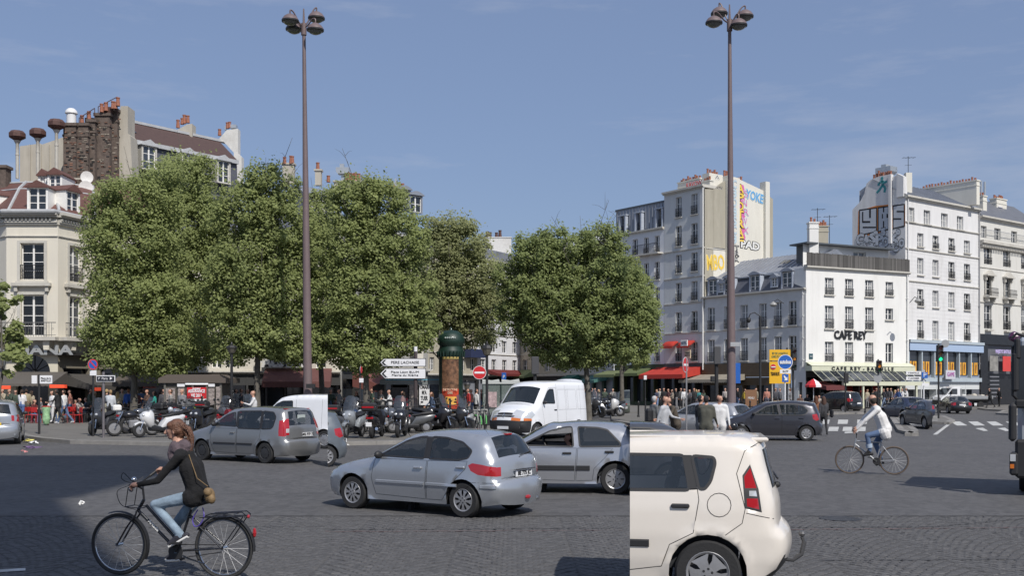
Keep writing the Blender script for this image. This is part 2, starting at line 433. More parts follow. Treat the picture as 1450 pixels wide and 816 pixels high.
M_sett=mat('granite_sett',(.100,.098,.098),.75,objvar=.12,var=.45,vscale=7,bump=.5,bscale=70,spec=.35)
M_pave=mat('pavement_asphalt',(.15,.142,.13),.85,var=.16,vscale=1.1,bump=.3,bscale=60,dirt=.4)
M_kerb=mat('granite_kerb',(.22,.21,.195),.8,var=.2,vscale=3,bump=.3,bscale=40,objvar=.15)
M_paint=mat('road_paint',(.50,.50,.48),.7,var=.35,vscale=5,dirt=.7)
# strip of the sheet where real setts lie is cut out of the road and lowered
SY0,SY1=9.2,17.2
def road_piece(x0,x1,y0,y1,z=0.0,m=M_road,n=1):
 return[(x0,y0,z),(x1,y0,z),(x1,y1,z),(x0,y1,z)]
mb=MB()
for r in(road_piece(-1500,1500,-600,SY0),road_piece(-1500,-11,SY0,SY1),road_piece(11,1500,SY0,SY1),road_piece(-1500,1500,SY1,2500)):mb.poly(r)
struct(mb.build('road',M_road))
mb=MB();mb.poly(road_piece(-12.5,12.5,SY0-1,SY1+2,-.007));bed=struct(mb.build('sett_bed',M_joint))
# ---- fan-laid setts: 300 nearest as parts, the others joined
def setts():
 lane=1.5;rowh=.112;out=[]
 k0,k1=int(-11/lane)-1,int(11/lane)+1
 for k in range(k0,k1+1):
  xc=k*lane
  for j in range(int((SY0-.5)/rowh),int((SY1+.5)/rowh)):
   y0=j*rowh;n=12;off=(j%2)*.5
   for i in range(n+1):
    a,b=-lane/2+lane*(i-off)/n,-lane/2+lane*(i+1-off)/n
    a,b=max(a,-lane/2),min(b,lane/2)
    if b-a<.04:continue
    xm=(a+b)/2;ym=y0-(xm/(lane/2))**2*.33+.33
    if not(SY0<ym<SY1-.045)or abs(xc+xm)>10.95:continue
    if abs(xc+xm)>ym*.49+.5:continue
    out.append((xc+xm,ym,b-a,rowh,-2*xm/(lane/2)**2*.33))
 return out
def sett_geo(c,jit=True):
 x,y,w_,h_,sl_=c;g=.004+random.random()*.005;w2,h2=w_/2-g,h_/2-g;zt=random.uniform(-.003,.003)
 a=math.atan(sl_)+random.uniform(-.08,.08)if jit else 0;ca,sa=math.cos(a),math.sin(a);b=.012;V=[]
 for(i,z)in((0,-.03),(0,zt-.006),(b,zt)):
  for sx,sy in((-1,-1),(1,-1),(1,1),(-1,1)):
   px,py=sx*(w2-i),sy*(h2-i);V.append((px*ca-py*sa,px*sa+py*ca,z+(random.uniform(-.003,.003)if i else 0)))
 F=[(8,9,10,11)]
 for k in(0,4):
  for j in range(4):F.append((k+j,k+(j+1)%4,k+4+(j+1)%4,k+4+j))
 return V,F
SL=setts();SL.sort(key=lambda c:(c[1]+abs(c[0])*.001)if c[1]>11.7 else 99+(11.7-c[1]))
vars_=[]
for i in range(12):
 V,F=sett_geo((0,0,.125,.112,0));q=MB();q.add(V,F);vars_.append(q.mesh('sett',M_sett))
near=[c for c in SL if 11.6<c[1]][:300];rest=[c for c in SL if c not in set(near)]
for c in near:
 o=bpy.data.objects.new('sett',random.choice(vars_));COL.objects.link(o);o.parent=bed
 o.location=(c[0],c[1],0);o.rotation_euler=(0,0,math.atan(c[4])+random.uniform(-.06,.06));o.scale=(c[2]/.125,1,1)
V=[];F=[]
for c in rest:
 v,f=sett_geo(c);k=len(V);V+=[(a+c[0],b_+c[1],z)for a,b_,z in v];F+=[tuple(i+k for i in q)for q in f]
me=bpy.data.meshes.new('sett');me.from_pydata(V,[],F);me.materials.append(M_sett)
o=bpy.data.objects.new('sett',me);COL.objects.link(o);o.parent=bed;o['kind']='stuff'

# ---- pavements with granite kerbs
def pavement(name,front_px,back,h=.13):
 fr=[G(*p)for p in front_px];poly=fr+[Vector((b[0],b[1],0))for b in back]
 mb=MB();mb.vprism([(p.x,p.y)for p in poly],-.05,h);o=struct(mb.build(name,M_pave))
 n=0
 for a,b in zip(fr,fr[1:]):
  d=b-a;L_=d.length;k=max(1,int(L_/1.6));ang=math.atan2(d.y,d.x)
  if a.length>140 and b.length>140:continue
  for i in range(k):
   if n>280:break
   s=L_/k;q=MB();q.box(.004,s-.004,-.02,.28,-.05,h+.006,bev=.0)
   W=Matrix.Translation(a+d*(i/k))@Matrix.Rotation(ang,4,'Z')
   ko=q.build('kerbstone',M_kerb,o,W=W);n+=1
 return o
pv1=pavement('pavement_left',[(-260,600),(-60,606),(0,611),(22,617),(36,622),(60,625.5),(100,629),(240,632),(464,632),(600,629),(690,622),(745,612),(780,601),(800,590)],[(13,120),(16,240),(-160,240),(-160,60)])
pv2=pavement('pavement_right',[(866,598.5),(893,603),(960,602),(1040,600),(1110,594),(1160,588),(1240,586.5),(1290,584),(1306,582),(1312,577)],[(60,160),(16,200),(12,130)])
pv3=pavement('pavement_far_right',[(1318,577.5),(1330,579.5),(1385,580),(1400,582),(1420,583),(1470,583),(1560,584)],[(120,130),(100,240),(70,240)])
pv4=pavement('traffic_island_mid',[(1291,618),(1300,613.5),(1268,590),(1258,590),(1272,613),(1291,618)],[])
pv5=pavement('traffic_island_right',[(1320,601),(1344,601.5),(1352,598),(1338,592),(1322,591),(1320,601)],[])
pv6=pavement('traffic_island_far',[(1410,587.5),(1428,588.5),(1470,588.5),(1470,584.5),(1420,583.8),(1410,587.5)],[])
# ---- painted markings
mk_=0
def paint(pts,name='road_marking'):
 mb=MB();g=[G(*p)for p in pts];mb.poly([(p.x,p.y,.004+.0)for p in g]);o=struct(mb.build(name,M_paint));return o
for x0,y0,x1,y1,sk in[(1187,594.8,1201,600.8,-2),(1214,594.8,1228,600.8,-1),(1241,594.8,1254,600.8,0),(1174,605,1188,611,-3),(1194,605,1207,611,-2),(1213,605,1226,611,-1),
      (1284,595,1300,601.5,6),(1304,595,1318,601,8),(1163,594.8,1175,600.8,-3)]:
 paint([(x0,y0),(x1,y0),(x1+sk*.5,y1),(x0+sk*.5,y1)],'zebra_stripe')
for x0 in(1346,1371,1397,1424):paint([(x0,597.5),(x0+13,597.3),(x0+24,603),(x0+9,603.2)],'zebra_stripe')
for x0 in(1381,1412):paint([(x0,607),(x0+11,606.2),(x0+18,610.5),(x0+12,611)],'zebra_stripe')
paint([(1340,602),(1345,602),(1327,616),(1321,616)]);paint([(-40,810),(36,805.5),(36,809),(-40,814)])
paint([(1196,612),(1216,611),(1213,613.4),(1196,614.2)])
# ---- litter by the kerb
def litter(px,py,sx,sy,m,label):
 g=G(px,py);mb=MB();n=9
 for k in range(3):
  c=g+Vector((random.uniform(-.5,.5)*sx,random.uniform(-.3,.3)*sy,.02+k*.02))
  P_=[(c.x+math.cos(i*2*math.pi/n)*sx*random.uniform(.3,.6),c.y+math.sin(i*2*math.pi/n)*sy*random.uniform(.3,.6),c.z+random.uniform(-.015,.07))for i in range(n)]
  mb.add([tuple(c+Vector((0,0,.06)))]+P_,[(0,i+1,(i+1)%n+1)for i in range(n)])
 tag(mb.build('litter',m,None),label,'litter')
litter(43,627,.35,.3,mat('yellow_wrapper',(.75,.68,.2),.5),'crumpled yellow wrapper lying in the gutter at the left kerb')
litter(50,630,.35,.2,mat('white_paper',(.75,.75,.73),.6),'crumpled white paper lying beside the yellow wrapper')
litter(44,637,.4,.12,mat('purple_rag',(.12,.07,.16),.7),'flat purple scrap on the road in front of the left kerb')
litter(34,643,.13,.12,mat('pink_rag',(.5,.2,.2),.7),'small pinkish scrap on the road at the far left')
litter(117,719,.1,.04,M_white,'white torn paper scrap on the road left of the front bicycle wheel')
litter(490,634,.12,.12,M_white,'small white scrap in the gutter left of the silver hatchback')

# ================================================================= right: café corner and its neighbours
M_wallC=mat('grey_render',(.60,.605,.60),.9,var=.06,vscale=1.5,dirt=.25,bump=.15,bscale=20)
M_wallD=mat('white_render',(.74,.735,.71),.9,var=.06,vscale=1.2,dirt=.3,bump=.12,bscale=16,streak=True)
M_wallB=mat('grey_white_render',(.60,.61,.60),.9,var=.05,vscale=1,dirt=.25,streak=True)
M_brown=mat('brown_cement',(.37,.345,.28),.95,var=.12,vscale=1.5,dirt=.4,streak=True)
M_gab=mat('cream_gable_render',(.66,.64,.57),.95,var=.07,vscale=.8,dirt=.35,streak=True)
M_ashlar=mat('white_ashlar',(.68,.675,.67),.85,var=.08,vscale=1.5,dirt=.35,streak=True)

FC=Fac(XD(995,106.5),XD(1141,96));FD=Fac(XD(1141.15,96.02),XD(1287,101.6))
# --- low building with two street fronts
bC=thing('cafe_building','low white corner building with CAFE REY lettering, grey left side and roof terrace','building',FC.B)
zr=lambda F,x,y0,y1:(F.z(x,y1),F.z(x,y0))
HC=FC.z(1139,409.2)
wn=[]
colsC=[(1002.3,1012.1),(1025.6,1035),(1048.5,1059),(1075.2,1085.6),(1096.5,1106.9),(1116.9,1127.7)]
for(a,b)in colsC:
 for ya,yb in((436,467.5),(481.5,512.3)):
  z0,z1=zr(FC,1007,ya,yb);wn.append((FC.u(a),FC.u(b),z0,z1,'g2,r,s,cu' if random.random()<.5 else 'g2,r,s'))
zs=FC.z(1007,515.5)
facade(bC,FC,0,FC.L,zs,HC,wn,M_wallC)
band(bC,FC,0,FC.L,FC.z(1007,470),.08,.05);band(bC,FC,-.1,FC.L+.02,HC,.2,.3,name='cornice')
# mansard and dormers
MH=1.75
mb=MB();L_=FC.L
mb.poly([(0,.1,HC+.1),(L_,.1,HC+.1),(L_,.9,HC+MH),(0,.9,HC+MH)]);mb.poly([(0,.1,HC+.1),(0,.9,HC+MH),(0,9,HC+MH),(0,9,HC+.1)])
mb.build('mansard',M_slate,bC,W=FC.W)
mb=MB();mb.box(0,L_,.02,9,HC-.4,HC+.09);mb.build('roof_floor',M_dark,bC,W=FC.W)
mb=MB();zt=HC+MH;mb.poly([(-.05,.8,zt),(L_-.6,.8,zt),(L_-.6,5.2,zt+2.3),(-.05,5.2,zt+2.3)]);mb.poly([(-.05,5.2,zt+2.3),(L_-.6,5.2,zt+2.3),(L_-.6,9,zt+.5),(-.05,9,zt+.5)])
mb.poly([(-.05,.8,zt),(-.05,5.2,zt+2.3),(-.05,9,zt+.5)]);mb.poly([(L_-.6,.8,zt),(L_-.6,9,zt+.5),(L_-.6,5.2,zt+2.3)])
mb.box(-.1,L_-.5,.66,.82,zt-.1,zt+.02);mb.build('roof',M_zinc,bC,W=FC.W)
seam=MB();ln=math.hypot(4.4,2.3);seam.box(-.02,.02,0,ln,0,.05);seam=seam.mesh('roof_seam',M_zinc)
for i in range(int(L_/.62)):
 mk('roof_seam',seam,bC,FC.M(.2+i*.62,zt,.8)@Matrix.Rotation(math.atan2(2.3,4.4),4,'X'))
def dormer(bld,F,u,z,w_,h_,depth=1.5,y0=.15,m=None,st='g2',curved=True,roofm=None,name='dormer'):
 m=m or mat('blue_grey_zinc',(.42,.46,.53),.5,var=.1,vscale=3,dirt=.3)
 mb=MB();mb.box(-w_/2-.13,-w_/2,0,depth,0,h_);mb.box(w_/2,w_/2+.13,0,depth,0,h_);mb.box(-w_/2,w_/2,.0,depth,h_-.06,h_);mb.box(-w_/2-.12,w_/2+.12,-.05,.3,-.08,-.002)
 o=mb.build(name,m,bld,W=F.M(u,z,y0))
 r=MB();n=8 if curved else 2;rise=.28 if curved else .42;hw=w_/2+.22
 top=[(-hw+2*hw*i/n,rise*math.sin(math.pi*i/n))for i in range(n+1)]
 r.prism([(x,h_+.005+z_)for x,z_ in top]+[(hw,h_-.05),(-hw,h_-.05)],-.14,depth+.2)
 r.build('dormer_roof',roofm or M_zinc,o,W=F.M(u,z,y0))
 ms=window_meshes(w_,h_-.08,st,M_white,M_glassd)
 mk('window',ms[0],o,F.M(u,z,y0+.1));mk('pane',ms[1],o,F.M(u,z,y0+.1))
 return o
for x0,x1,ya,yb in[(1001.5,1013.5,393,418),(1024,1036,392,416.5),(1061,1073,390,411.8),(1106,1119,388.5,408.6)]:
 dormer(bC,FC,FC.u((x0+x1)/2),HC+.12,1.1,1.72)
for xc in(1020,1094.5):dormer(bC,FC,FC.u(xc),HC+.5,.6,.85,curved=False)
mb=MB();mb.box(0,1.3,0,.9,0,.06);mb.build('skylight',M_glassd,bC,W=FC.M(FC.u(1071),zt+1.2,3.2)@Matrix.Rotation(math.atan2(2.3,4.4),4,'X'))
# right, sunlit front
HD=FD.z(1160,379.7);wd=[]
for i,(a,b)in enumerate([(1168,1180.3),(1196.5,1208),(1225,1236.5),(1253.5,1263.8)]):
 for r,(ya,yb)in enumerate([(393.5,417.5),(433,465.5),(484,512.5)]):
  if i==3 and r==1:ya,yb=437,453
  xa,xb=(a,b)if not(i==3)else(1254,1264.5)
  z0,z1=zr(FD,1174,ya,yb)
  if i==3 and r!=2:z0,z1=zr(FD,1259,ya+6*(r==0),yb+1*(r==0))
  wd.append((FD.u(xa),FD.u(xb),z0,z1,'g2,r,s,cu' if not(i==3 and r)else 'g1,s'))
zsD=FD.z(1174,514)
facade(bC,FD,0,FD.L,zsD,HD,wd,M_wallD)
band(bC,FD,-.05,FD.L+.05,HD,.22,.28,name='cornice')
text('CAFE REY',1.05,FD.M(FD.u(1203.5),FD.z(1203,475.5),-.06),bC,mat('sign_black',(.02,.02,.022),.4),width=4.0,offset=.03,extrude=.05)
# terrace: railing of upright slats, plants, penthouse, tall white chimney
mb=MB();mb.box(0,.14,-.02,.02,0,1.25);slat=mb.mesh('fence_slat',mat('grey_wood_slat',(.11,.105,.10),.9,objvar=.4,var=.2,vscale=6))
n=int(FD.L/.165)
for i in range(n):mk('fence_slat',slat,bC,FD.M(.02+i*.165,HD+.1+random.uniform(-.03,.03),-.1))
mb=MB();mb.box(0,FD.L,.02,.3,HD-.3,HD+.25);mb.box(0,FD.L,-.07,-.02,HD+.5,HD+.55);mb.build('parapet',M_trim,bC,W=FD.W)
Fp=Fac(FD.at(1.6,0,2.2),FD.at(FD.L-.4,0,2.2));zp=HD+.1
facade(bC,Fp,0,Fp.L,zp,zp+2.35,[(1.2,2.0,zp+1,zp+1.9,'g1'),(3.6,4.4,zp+.2,zp+2,'g1'),(6.2,7.8,zp+.2,zp+2,'g1')],M_wallD,name='penthouse_wall')
mb=MB();mb.box(-.15,Fp.L+.15,-.7,1.7,zp+2.36,zp+2.5);mb.box(.6,Fp.L,.26,1.6,HD-.25,zp+2.35);mb.build('penthouse_roof',mat('dark_zinc',(.08,.09,.1),.5),bC,W=Fp.W)
mb=MB();mb.vprism([tuple(FC.at(.02,0,.27))[:2],tuple(FC.at(FC.L-.28,0,.27))[:2],tuple(FD.at(.3,0,.27))[:2],tuple(FD.at(FD.L,0,.27))[:2],tuple(FD.at(FD.L,0,7))[:2],tuple(FC.at(0,0,9))[:2]],3.2,HC-.4);mb.build('inner_block',M_dark,bC,world=True)
mb=MB();mb.box(.05,.25,.05,7,HC-1,HD);mb.build('side_wall',M_wallD,bC,W=FD.W)
chimney(bC,Matrix.Translation((*P(1151,0,99)[:2],HD-2)),.85,.8,P(0,317,99).z-HD+2,2,M_wallD,ph=.5)
chimney(bC,Matrix.Translation((*P(1164.5,0,101)[:2],HD-2)),.95,.7,P(0,322,101).z-HD+2,4,M_brown,ph=.5)
def antenna(bld,M,h,n=4):
 mb=MB();mb.tube([(0,0,0),(0,0,h)],.03,5);mb.tube([(-.55,0,h-.15),(.75,0,h-.1)],.02,4)
 for i in range(n):mb.tube([(-.5+i*.35,-.3,h-.15),(-.5+i*.35,.3,h-.13)],.014,4)
 mb.tube([(-.35,0,h-.9),(.35,0,h-.85)],.015,4)
 mb.build('antenna',M_iron,bld,W=M)
antenna(bC,Matrix.Translation(P(1157.5,320,101)),1.7);antenna(bC,Matrix.Translation(P(1174.5,345,101)),2.7)
pl=MB();mpl=mat('terrace_leaf',(.07,.11,.04),.7,var=.3,vscale=9)
# ground floor of the café: pale fascia, slanted dark glass canopy, posts
M_pale=mat('pale_green_paint',(.60,.61,.47),.5,var=.05,dirt=.15)
zf=FD.z(1200,526)
mb=MB();mb.box(-.1,FD.L-.1,-.9,-.02,zf,zf+.45);mb.box(-.1,FD.L-.1,-.2,-.02,zf+.46,zsD+.0)
mb.add([(-.15,-.95,zf+.45),(FD.L-.1,-.95,zf+.45),(FD.L-.1,-.18,zsD+.05),(-.15,-.18,zsD+.05)],[(0,1,2,3)])
mb.build('fascia',M_pale,bC,W=FD.W)
text('C A F E   R E Y  -  B A S T I L L E',.42,FD.M(FD.L*.47,zf+.2,-.93),bC,mat('sign_black',(.02,.02,.022),.4),width=7.6,offset=.02)
mb=MB();zc=FD.z(1200,540)
ng=14
gl=MB();gl.add([(.06,-.95,zf-.03),(FD.L/ng-.06,-.95,zf-.03),(FD.L/ng-.06,-2.2,zc),(.06,-2.2,zc)],[(0,3,2,1)]);glm=gl.mesh('canopy_pane',M_glassd)
bb=MB();bb.tube([(0,-.93,zf),(0,-2.25,zc)],.028,4);bbm=bb.mesh('canopy_bar',M_pale)
for i in range(ng):
 mk('canopy_pane',glm,bC,FD.M(i*FD.L/ng));mk('canopy_bar',bbm,bC,FD.M(i*FD.L/ng))
mb=MB();mb.box(2.2,FD.L,-2.5,-2.2,zc-.42,zc-.06)
for u_ in(2.3,4.6,6.8,9.2,11.2):
 if u_<FD.L:mb.box(u_-.09,u_+.09,-2.4,-2.24,.1,zc-.42)
mb.build('canopy_frame',M_pale,bC,W=FD.W)
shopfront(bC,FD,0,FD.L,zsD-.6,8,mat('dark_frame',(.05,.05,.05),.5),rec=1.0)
mb=MB();mb.box(5.5,9.5,.8,.9,.1,3);mb.build('red_interior',mat('red_interior',(.25,.02,.02),.7),bC,W=FD.W)
awning(FD.M(.1),2.3,2.5,FD.z(1165,541),FD.z(1165,547),mat('maroon_canvas',(.12,.03,.03),.8),'small maroon awning under the cafe canopy beside the red parasol',val=.35)
# wall lantern on brackets and round mirror at the right end
# left side ground floor: brown café front and its beige awning, doors
M_brownshop=mat('brown_shopfront',(.08,.055,.03),.5,var=.2)
mb=MB();mb.box(0,FC.u(1091),-.14,.1,FC.z(1040,530)-.3,zs-.003);mb.build('fascia',M_brownshop,bC,W=FC.W)
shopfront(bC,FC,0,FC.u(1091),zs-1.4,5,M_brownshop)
mb=MB();wall_panel(mb,Matrix.Identity(4),FC.u(1091),FC.L,0,zs-.003,[(FC.u(1093),FC.u(1102),.1,2.9),(FC.u(1117),FC.u(1125),.1,2.7),(FC.u(1131),FC.u(1136),.1,2.5)],.3);mb.build('wall',M_wallC,bC,W=FC.W)
awning(FC.M(FC.u(983)),FC.u(1056)-FC.u(983),2.2,FC.z(1020,530),FC.z(1020,538),mat('beige_canvas',(.27,.24,.19),.9,var=.1),'beige grey awning over the brown cafe front right of the red awnings')

# --- hotel building, one bay wide of gable to its right
FB=Fac(XD(940.5,111.1),XD(998,106.25));HB=FB.z(998,263.3)
bB=thing('hotel_building','tall grey hotel front with two window columns and a graffiti covered side gable','building',FB.B)
wn=[]
for(a,b)in((957,965.2),(979,987.7)):
 for ya,yb in((279,307.5),(320.2,348.7),(361,387),(400.8,427.5),(442.5,469.6),(486,512)):
  z0,z1=zr(FB,961,ya,yb);wn.append((FB.u(a),FB.u(b),z0,z1,'g2,r,s,cu' if random.random()<.4 else 'g2,r,s'))
zsB=FB.z(961,515)
facade(bB,FB,0,FB.L,zsB,HB,wn,M_wallB)
for y in(356,395,431,473):band(bB,FB,0,FB.L,FB.z(961,y),.14,.1)
band(bB,FB,-.05,FB.L+.0,HB,.3,.35,name='cornice',y1=2.5)
nB=Vector((-FB.d.y,FB.d.x,0))      # into the block
gA=FB.B.copy();gB=gA+nB*10.2
FG=Fac(gA,gB)
# gable in vertical strips of plaster
def strip(bld,F,ua,ub,z0,za,zb,m,name,y=0,dep_=.3):
 mb=MB();mb.prism([(ua,z0),(ub,z0),(ub,zb),(ua,za)],y,y+dep_);return mb.build(name,m,bld,W=F.W)
zg=HC-1
strip(bB,FG,0,FG.u(1010),zg,HB-.3,HB-.2,M_brown,'gable_wall');strip(bB,FG,FG.u(1010)+.01,FG.u(1027),FG.z(1015,351),HB-.2,FG.z(1024,256),M_brown,'gable_wall')
strip(bB,FG,FG.u(1010)+.01,FG.u(1027),zg,FG.z(1015,352),FG.z(1015,353),M_gab,'gable_wall')
strip(bB,FG,FG.u(1027)+.01,FG.u(1045),zg,FG.z(1027,249),FG.z(1045,253),M_gab,'gable_wall',-.25,.6)
strip(bB,FG,FG.u(1045)+.01,FG.u(1081),zg,FG.z(1045,253),FG.z(1081,270),M_gab,'gable_wall')
strip(bB,FG,FG.u(1081)+.01,FG.u(1087),zg,FG.z(1084,258),FG.z(1084,258),M_gab,'chimney',-.3,.8)
strip(bB,FG,FG.u(1087)+.01,FG.u(1094.5),zg,FG.z(1088,276),FG.z(1094,282),M_brown,'gable_wall')
strip(bB,FG,FG.u(1008),FG.u(1027),HB-.3,FG.z(1010,244),FG.z(1024,247),M_gab,'chimney',.35,1)
pots(bB,FG.M(FG.u(1017),FG.z(1015,246),.8),5,sp=.33);pots(bB,FG.M(FG.u(1034),FG.z(1034,250),.3),4,sp=.33)
strip(bB,FG,FG.u(1056),FG.u(1066),FG.z(1060,268),FG.z(1060,254),FG.z(1060,255),M_gab,'chimney',1,.8);pots(bB,FG.M(FG.u(1061),FG.z(1060,255),1.3),2,sp=.3)
chimney(bB,FB.M(FB.u(963),HB,1.5),3.2,.6,FB.z(963,255)-HB,9,M_gab,ph=.4)
chimney(bB,FB.M(FB.u(992),HB,1.0),1.1,.5,.6,3,M_gab,ph=.4)
mb=MB();mb.vprism([tuple(FB.at(.0,0,.23))[:2],tuple(FB.at(FB.L,0,.27))[:2],tuple((gB-FG.d*.1+Vector((0,.3,0)))[:2]),tuple(FB.at(0,0,10))[:2]],3.5,HB-.6);mb.build('roof',M_zinc,bB,world=True)
mb=MB();mb.box(FG.u(1000),FG.u(1027),-.05,0,FG.z(1010,352)-.08,FG.z(1010,352));mb.build('ledge',M_trim,bB,W=FG.W)
# drain pipe
mb=MB();mb.tube([(FB.L-.12,-.14,HB),(FB.L-.12,-.14,3.8)],.07,6);mb.build('drain_pipe',M_wallD,bB,W=FB.W)
# graffiti, painted flat on the plaster
def mcol(n,c,r=.8):return mat(n,c,r)
K=mcol('graf_black',(.02,.02,.025));pink=mcol('graf_pink',(.62,.13,.36));yel=mcol('graf_yellow',(.75,.52,.08));blu=mcol('graf_blue',(.10,.33,.62));wh=mcol('graf_white',(.7,.7,.68));silver=mcol('graf_silver',(.47,.50,.54));lb=mcol('graf_pale_blue',(.45,.58,.64));oran=mcol('graf_orange',(.6,.2,.04));teal=mcol('graf_teal',(.05,.28,.3));red=mcol('graf_red',(.62,.06,.05))
def graf(F,bld,word,px,py,wpx,hpx,mf,mo,y=-.012,rot=0,off=.05,shear=0):
 u_,z_=F.pt(px,py);w_=F.u(px+wpx/2)-F.u(px-wpx/2);h_=hpx/FPX*F.depth(px);M_=F.M(u_,z_,y)@Matrix.Rotation(rot,4,'Y')
 text(word,h_*1.35,M_,bld,mo,'graffiti',width=w_*1.05,offset=off+.055,extrude=.004,shear=shear);text(word,h_*1.35,M_@Matrix.Translation((0,-.012,0)),bld,mf,'graffiti',width=w_*.98,offset=off-.01,extrude=.004,shear=shear)
yy=268.0
mb=MB();rng=random.Random(3);blob=[(FG.u(1045.5),FG.z(1045.5,260))]
for i in range(14):blob.append((FG.u(1052+rng.uniform(-.5,4.5)),FG.z(1052,262+i*6.2)))
blob+=[(FG.u(1049),FG.z(1049,352)),(FG.u(1045.5),FG.z(1045,344))]
mb.prism(blob,-.008,0);mb.build('graffiti',pink,bB,W=FG.W)
for i,ch in enumerate('APOTRAF'):
 graf(FG,bB,ch,1048.3-.3*i*.3,268+i*12.3,9.5,12,yel,K,y=-.03,rot=0)
graf(FG,bB,'YOKE',1068.5,279,25,13,blu,lb,y=-.02,rot=.14,off=.03)
graf(FG,bB,'PAD',1062,348,27,11,wh,K,y=-.02,rot=.05)
for i in range(7):graf(FG,bB,'C3O8S'[i%5],1037.5,262+i*13,6,12,lb,silver,y=-.272,off=.02)
for i,ch in enumerate('SNRWX'):graf(FG,bB,ch,1056-i%2*2,275+i*13,7,10,pink,lb,y=-.018,off=.0)
for i,ch in enumerate('TRK'):graf(FG,bB,ch,1040.5,352+i*8,6,7,wh,K,y=-.275,off=-.01)
graf(FG,bB,'MBO',1013,373,25,22,yel,mcol('graf_cream',(.7,.62,.4)),y=-.02,rot=-.08)
graf(FB,bB,'KAVOW',971,259,22,7,red,wh,y=1.15,off=.02)
graf(FG,bB,'A',1019,250.5,6,6,K,wh,y=.33,off=0)
# red dome awnings, hotel sign, big red awning
for i,(a,b)in enumerate(((945,961),(967,985))):
 W_=FB.M(FB.u(a),FB.z(953,491));w_=FB.u(b)-FB.u(a);mb=MB();n=7
 prof=[(-.95*math.sin(math.pi/2*k/n),.55*math.cos(math.pi/2*k/n))for k in range(n+1)]
 V_=[];F_=[]
 for j in range(7):
  for(yv,zv)in prof:s_=1 if 0<j<6 else .8;V_.append((w_*j/6,yv*s_,zv*s_))
 for j in range(6):
  for k in range(n):F_.append((j*(n+1)+k,(j+1)*(n+1)+k,(j+1)*(n+1)+k+1,j*(n+1)+k+1))
 F_+=[tuple(range(n,-1,-1)),tuple(6*(n+1)+k for k in range(n+1))]
 mb.add(V_,F_);q=mb.build('awning',mat('red_canvas',(.42,.035,.022),.8,var=.1),None,smooth=50,W=W_)
 tag(q,['small rounded red awning over the left hotel window','small rounded red awning over the hotel window beside the white HOTEL sign'][i],'awning')
 v=MB();v.box(0,w_,-.96,-.93,-.22,-.01);v.build('valance',MATS['red_canvas'],q,W=W_)
def board(name,M,w_,h_,label,cat,m,txt=None,tm=None,d=.1,ts=None,tw=None):
 mb=MB();mb.box(-w_/2,w_/2,0,d,-h_/2,h_/2,bev=.01);o=mb.build(name,m,None,W=M)
 if label:tag(o,label,cat)
 if txt:text(txt,ts or h_*.8,M@Matrix.Translation((0,-.012,0)),o,tm,width=tw)
 return o
board('hotel_sign',FB.M(FB.u(981),FB.z(981,486.5),-1.25),.95,.6,'white sign reading HOTEL between the hotel windows','sign',M_white,'HOTEL',mat('sign_navy',(.03,.06,.12),.5),tw=.8,ts=.42)
board('menu_board',FB.M(FB.u(979.5),FB.z(980,502),-.6),.8,.85,'cream hanging board with dark letters under the HOTEL sign','sign',mat('cream_board',(.6,.5,.36),.6),'TABAC\nRESTO',mat('sign_black',(.02,.02,.022),.4),ts=.26)
awning(FB.M(FB.u(931)),FB.u(993)-FB.u(931),2.6,FB.z(961,520),FB.z(961,531),mat('red_canvas',(.42,.035,.022),.8),'large bright red awning along the hotel ground floor',val=.4)
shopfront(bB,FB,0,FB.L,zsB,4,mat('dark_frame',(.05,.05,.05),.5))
for i in range(8):
 pass

# --- neighbour on the left with zinc mansard
FA=Fac(XD(869,117.6),XD(940.4,111.12));zA=FA.z(941,285)
bA=thing('apartment_building','pale grey apartment building with zinc top floor left of the hotel','building',FA.B)
zE=FA.z(935,324);wn=[]
for(a,b)in((875,882),(896,903),(912,918.5),(927,934)):
 for ya,yb in((334,360),(371,396),(407,434),(446,470),(485,512)):
  z0,z1=zr(FA,930,ya,yb);wn.append((FA.u(a),FA.u(b),z0,z1,'g2,r,s'))
zsA=FA.z(930,516)
facade(bA,FA,0,FA.L,zsA,zE,wn,mat('pale_grey_render',(.68,.69,.71),.9,var=.05,dirt=.2,streak=True))
band(bA,FA,0,FA.L,zE,.25,.3,name='cornice')
mb=MB();wl=[]
for a,b in((878.5,884.5),(901,907),(930,937)):wl.append((FA.u(a),FA.u(b),zE+.3,zE+2.1))
wall_panel(mb,Matrix.Identity(4),0,FA.L,zE+.1,zA,wl,.25);mb.build('zinc_storey',M_zinc,bA,W=FA.W@Matrix.Translation((0,.35,0)))
sm_=MB();sm_.box(-.03,.03,-.05,0,0,zA-zE-.1);smm=sm_.mesh('zinc_seam',M_zinc)
for i in range(16):mk('zinc_seam',smm,bA,FA.M(.2+i*(FA.L-.3)/15,zE+.1,.35))
for h_ in wl:
 add_window(bA,FA.M(0,0,.35),(h_[0]+h_[1])/2,h_[2],h_[1]-h_[0],h_[3]-h_[2],'g2,r',.1)
 mb=MB();a_,b_=h_[0],h_[1]
 for z_ in(h_[3]+.02,):mb.box(a_-.3,b_+.3,-.12,.3,z_,z_+.12)
 mb.box(a_-.22,a_-.02,-.08,.3,h_[2]-.1,h_[3]);mb.box(b_+.02,b_+.22,-.08,.3,h_[2]-.1,h_[3]);mb.build('dormer',MATS['blue_grey_zinc'],bA,W=FA.W)
mb=MB();mb.box(-.1,FA.L,.3,9,zA,zA+.2);mb.box(.02,FA.L-.02,.65,9,3.4,zA-.01);mb.build('roof',MATS['dark_zinc'],bA,W=FA.W)
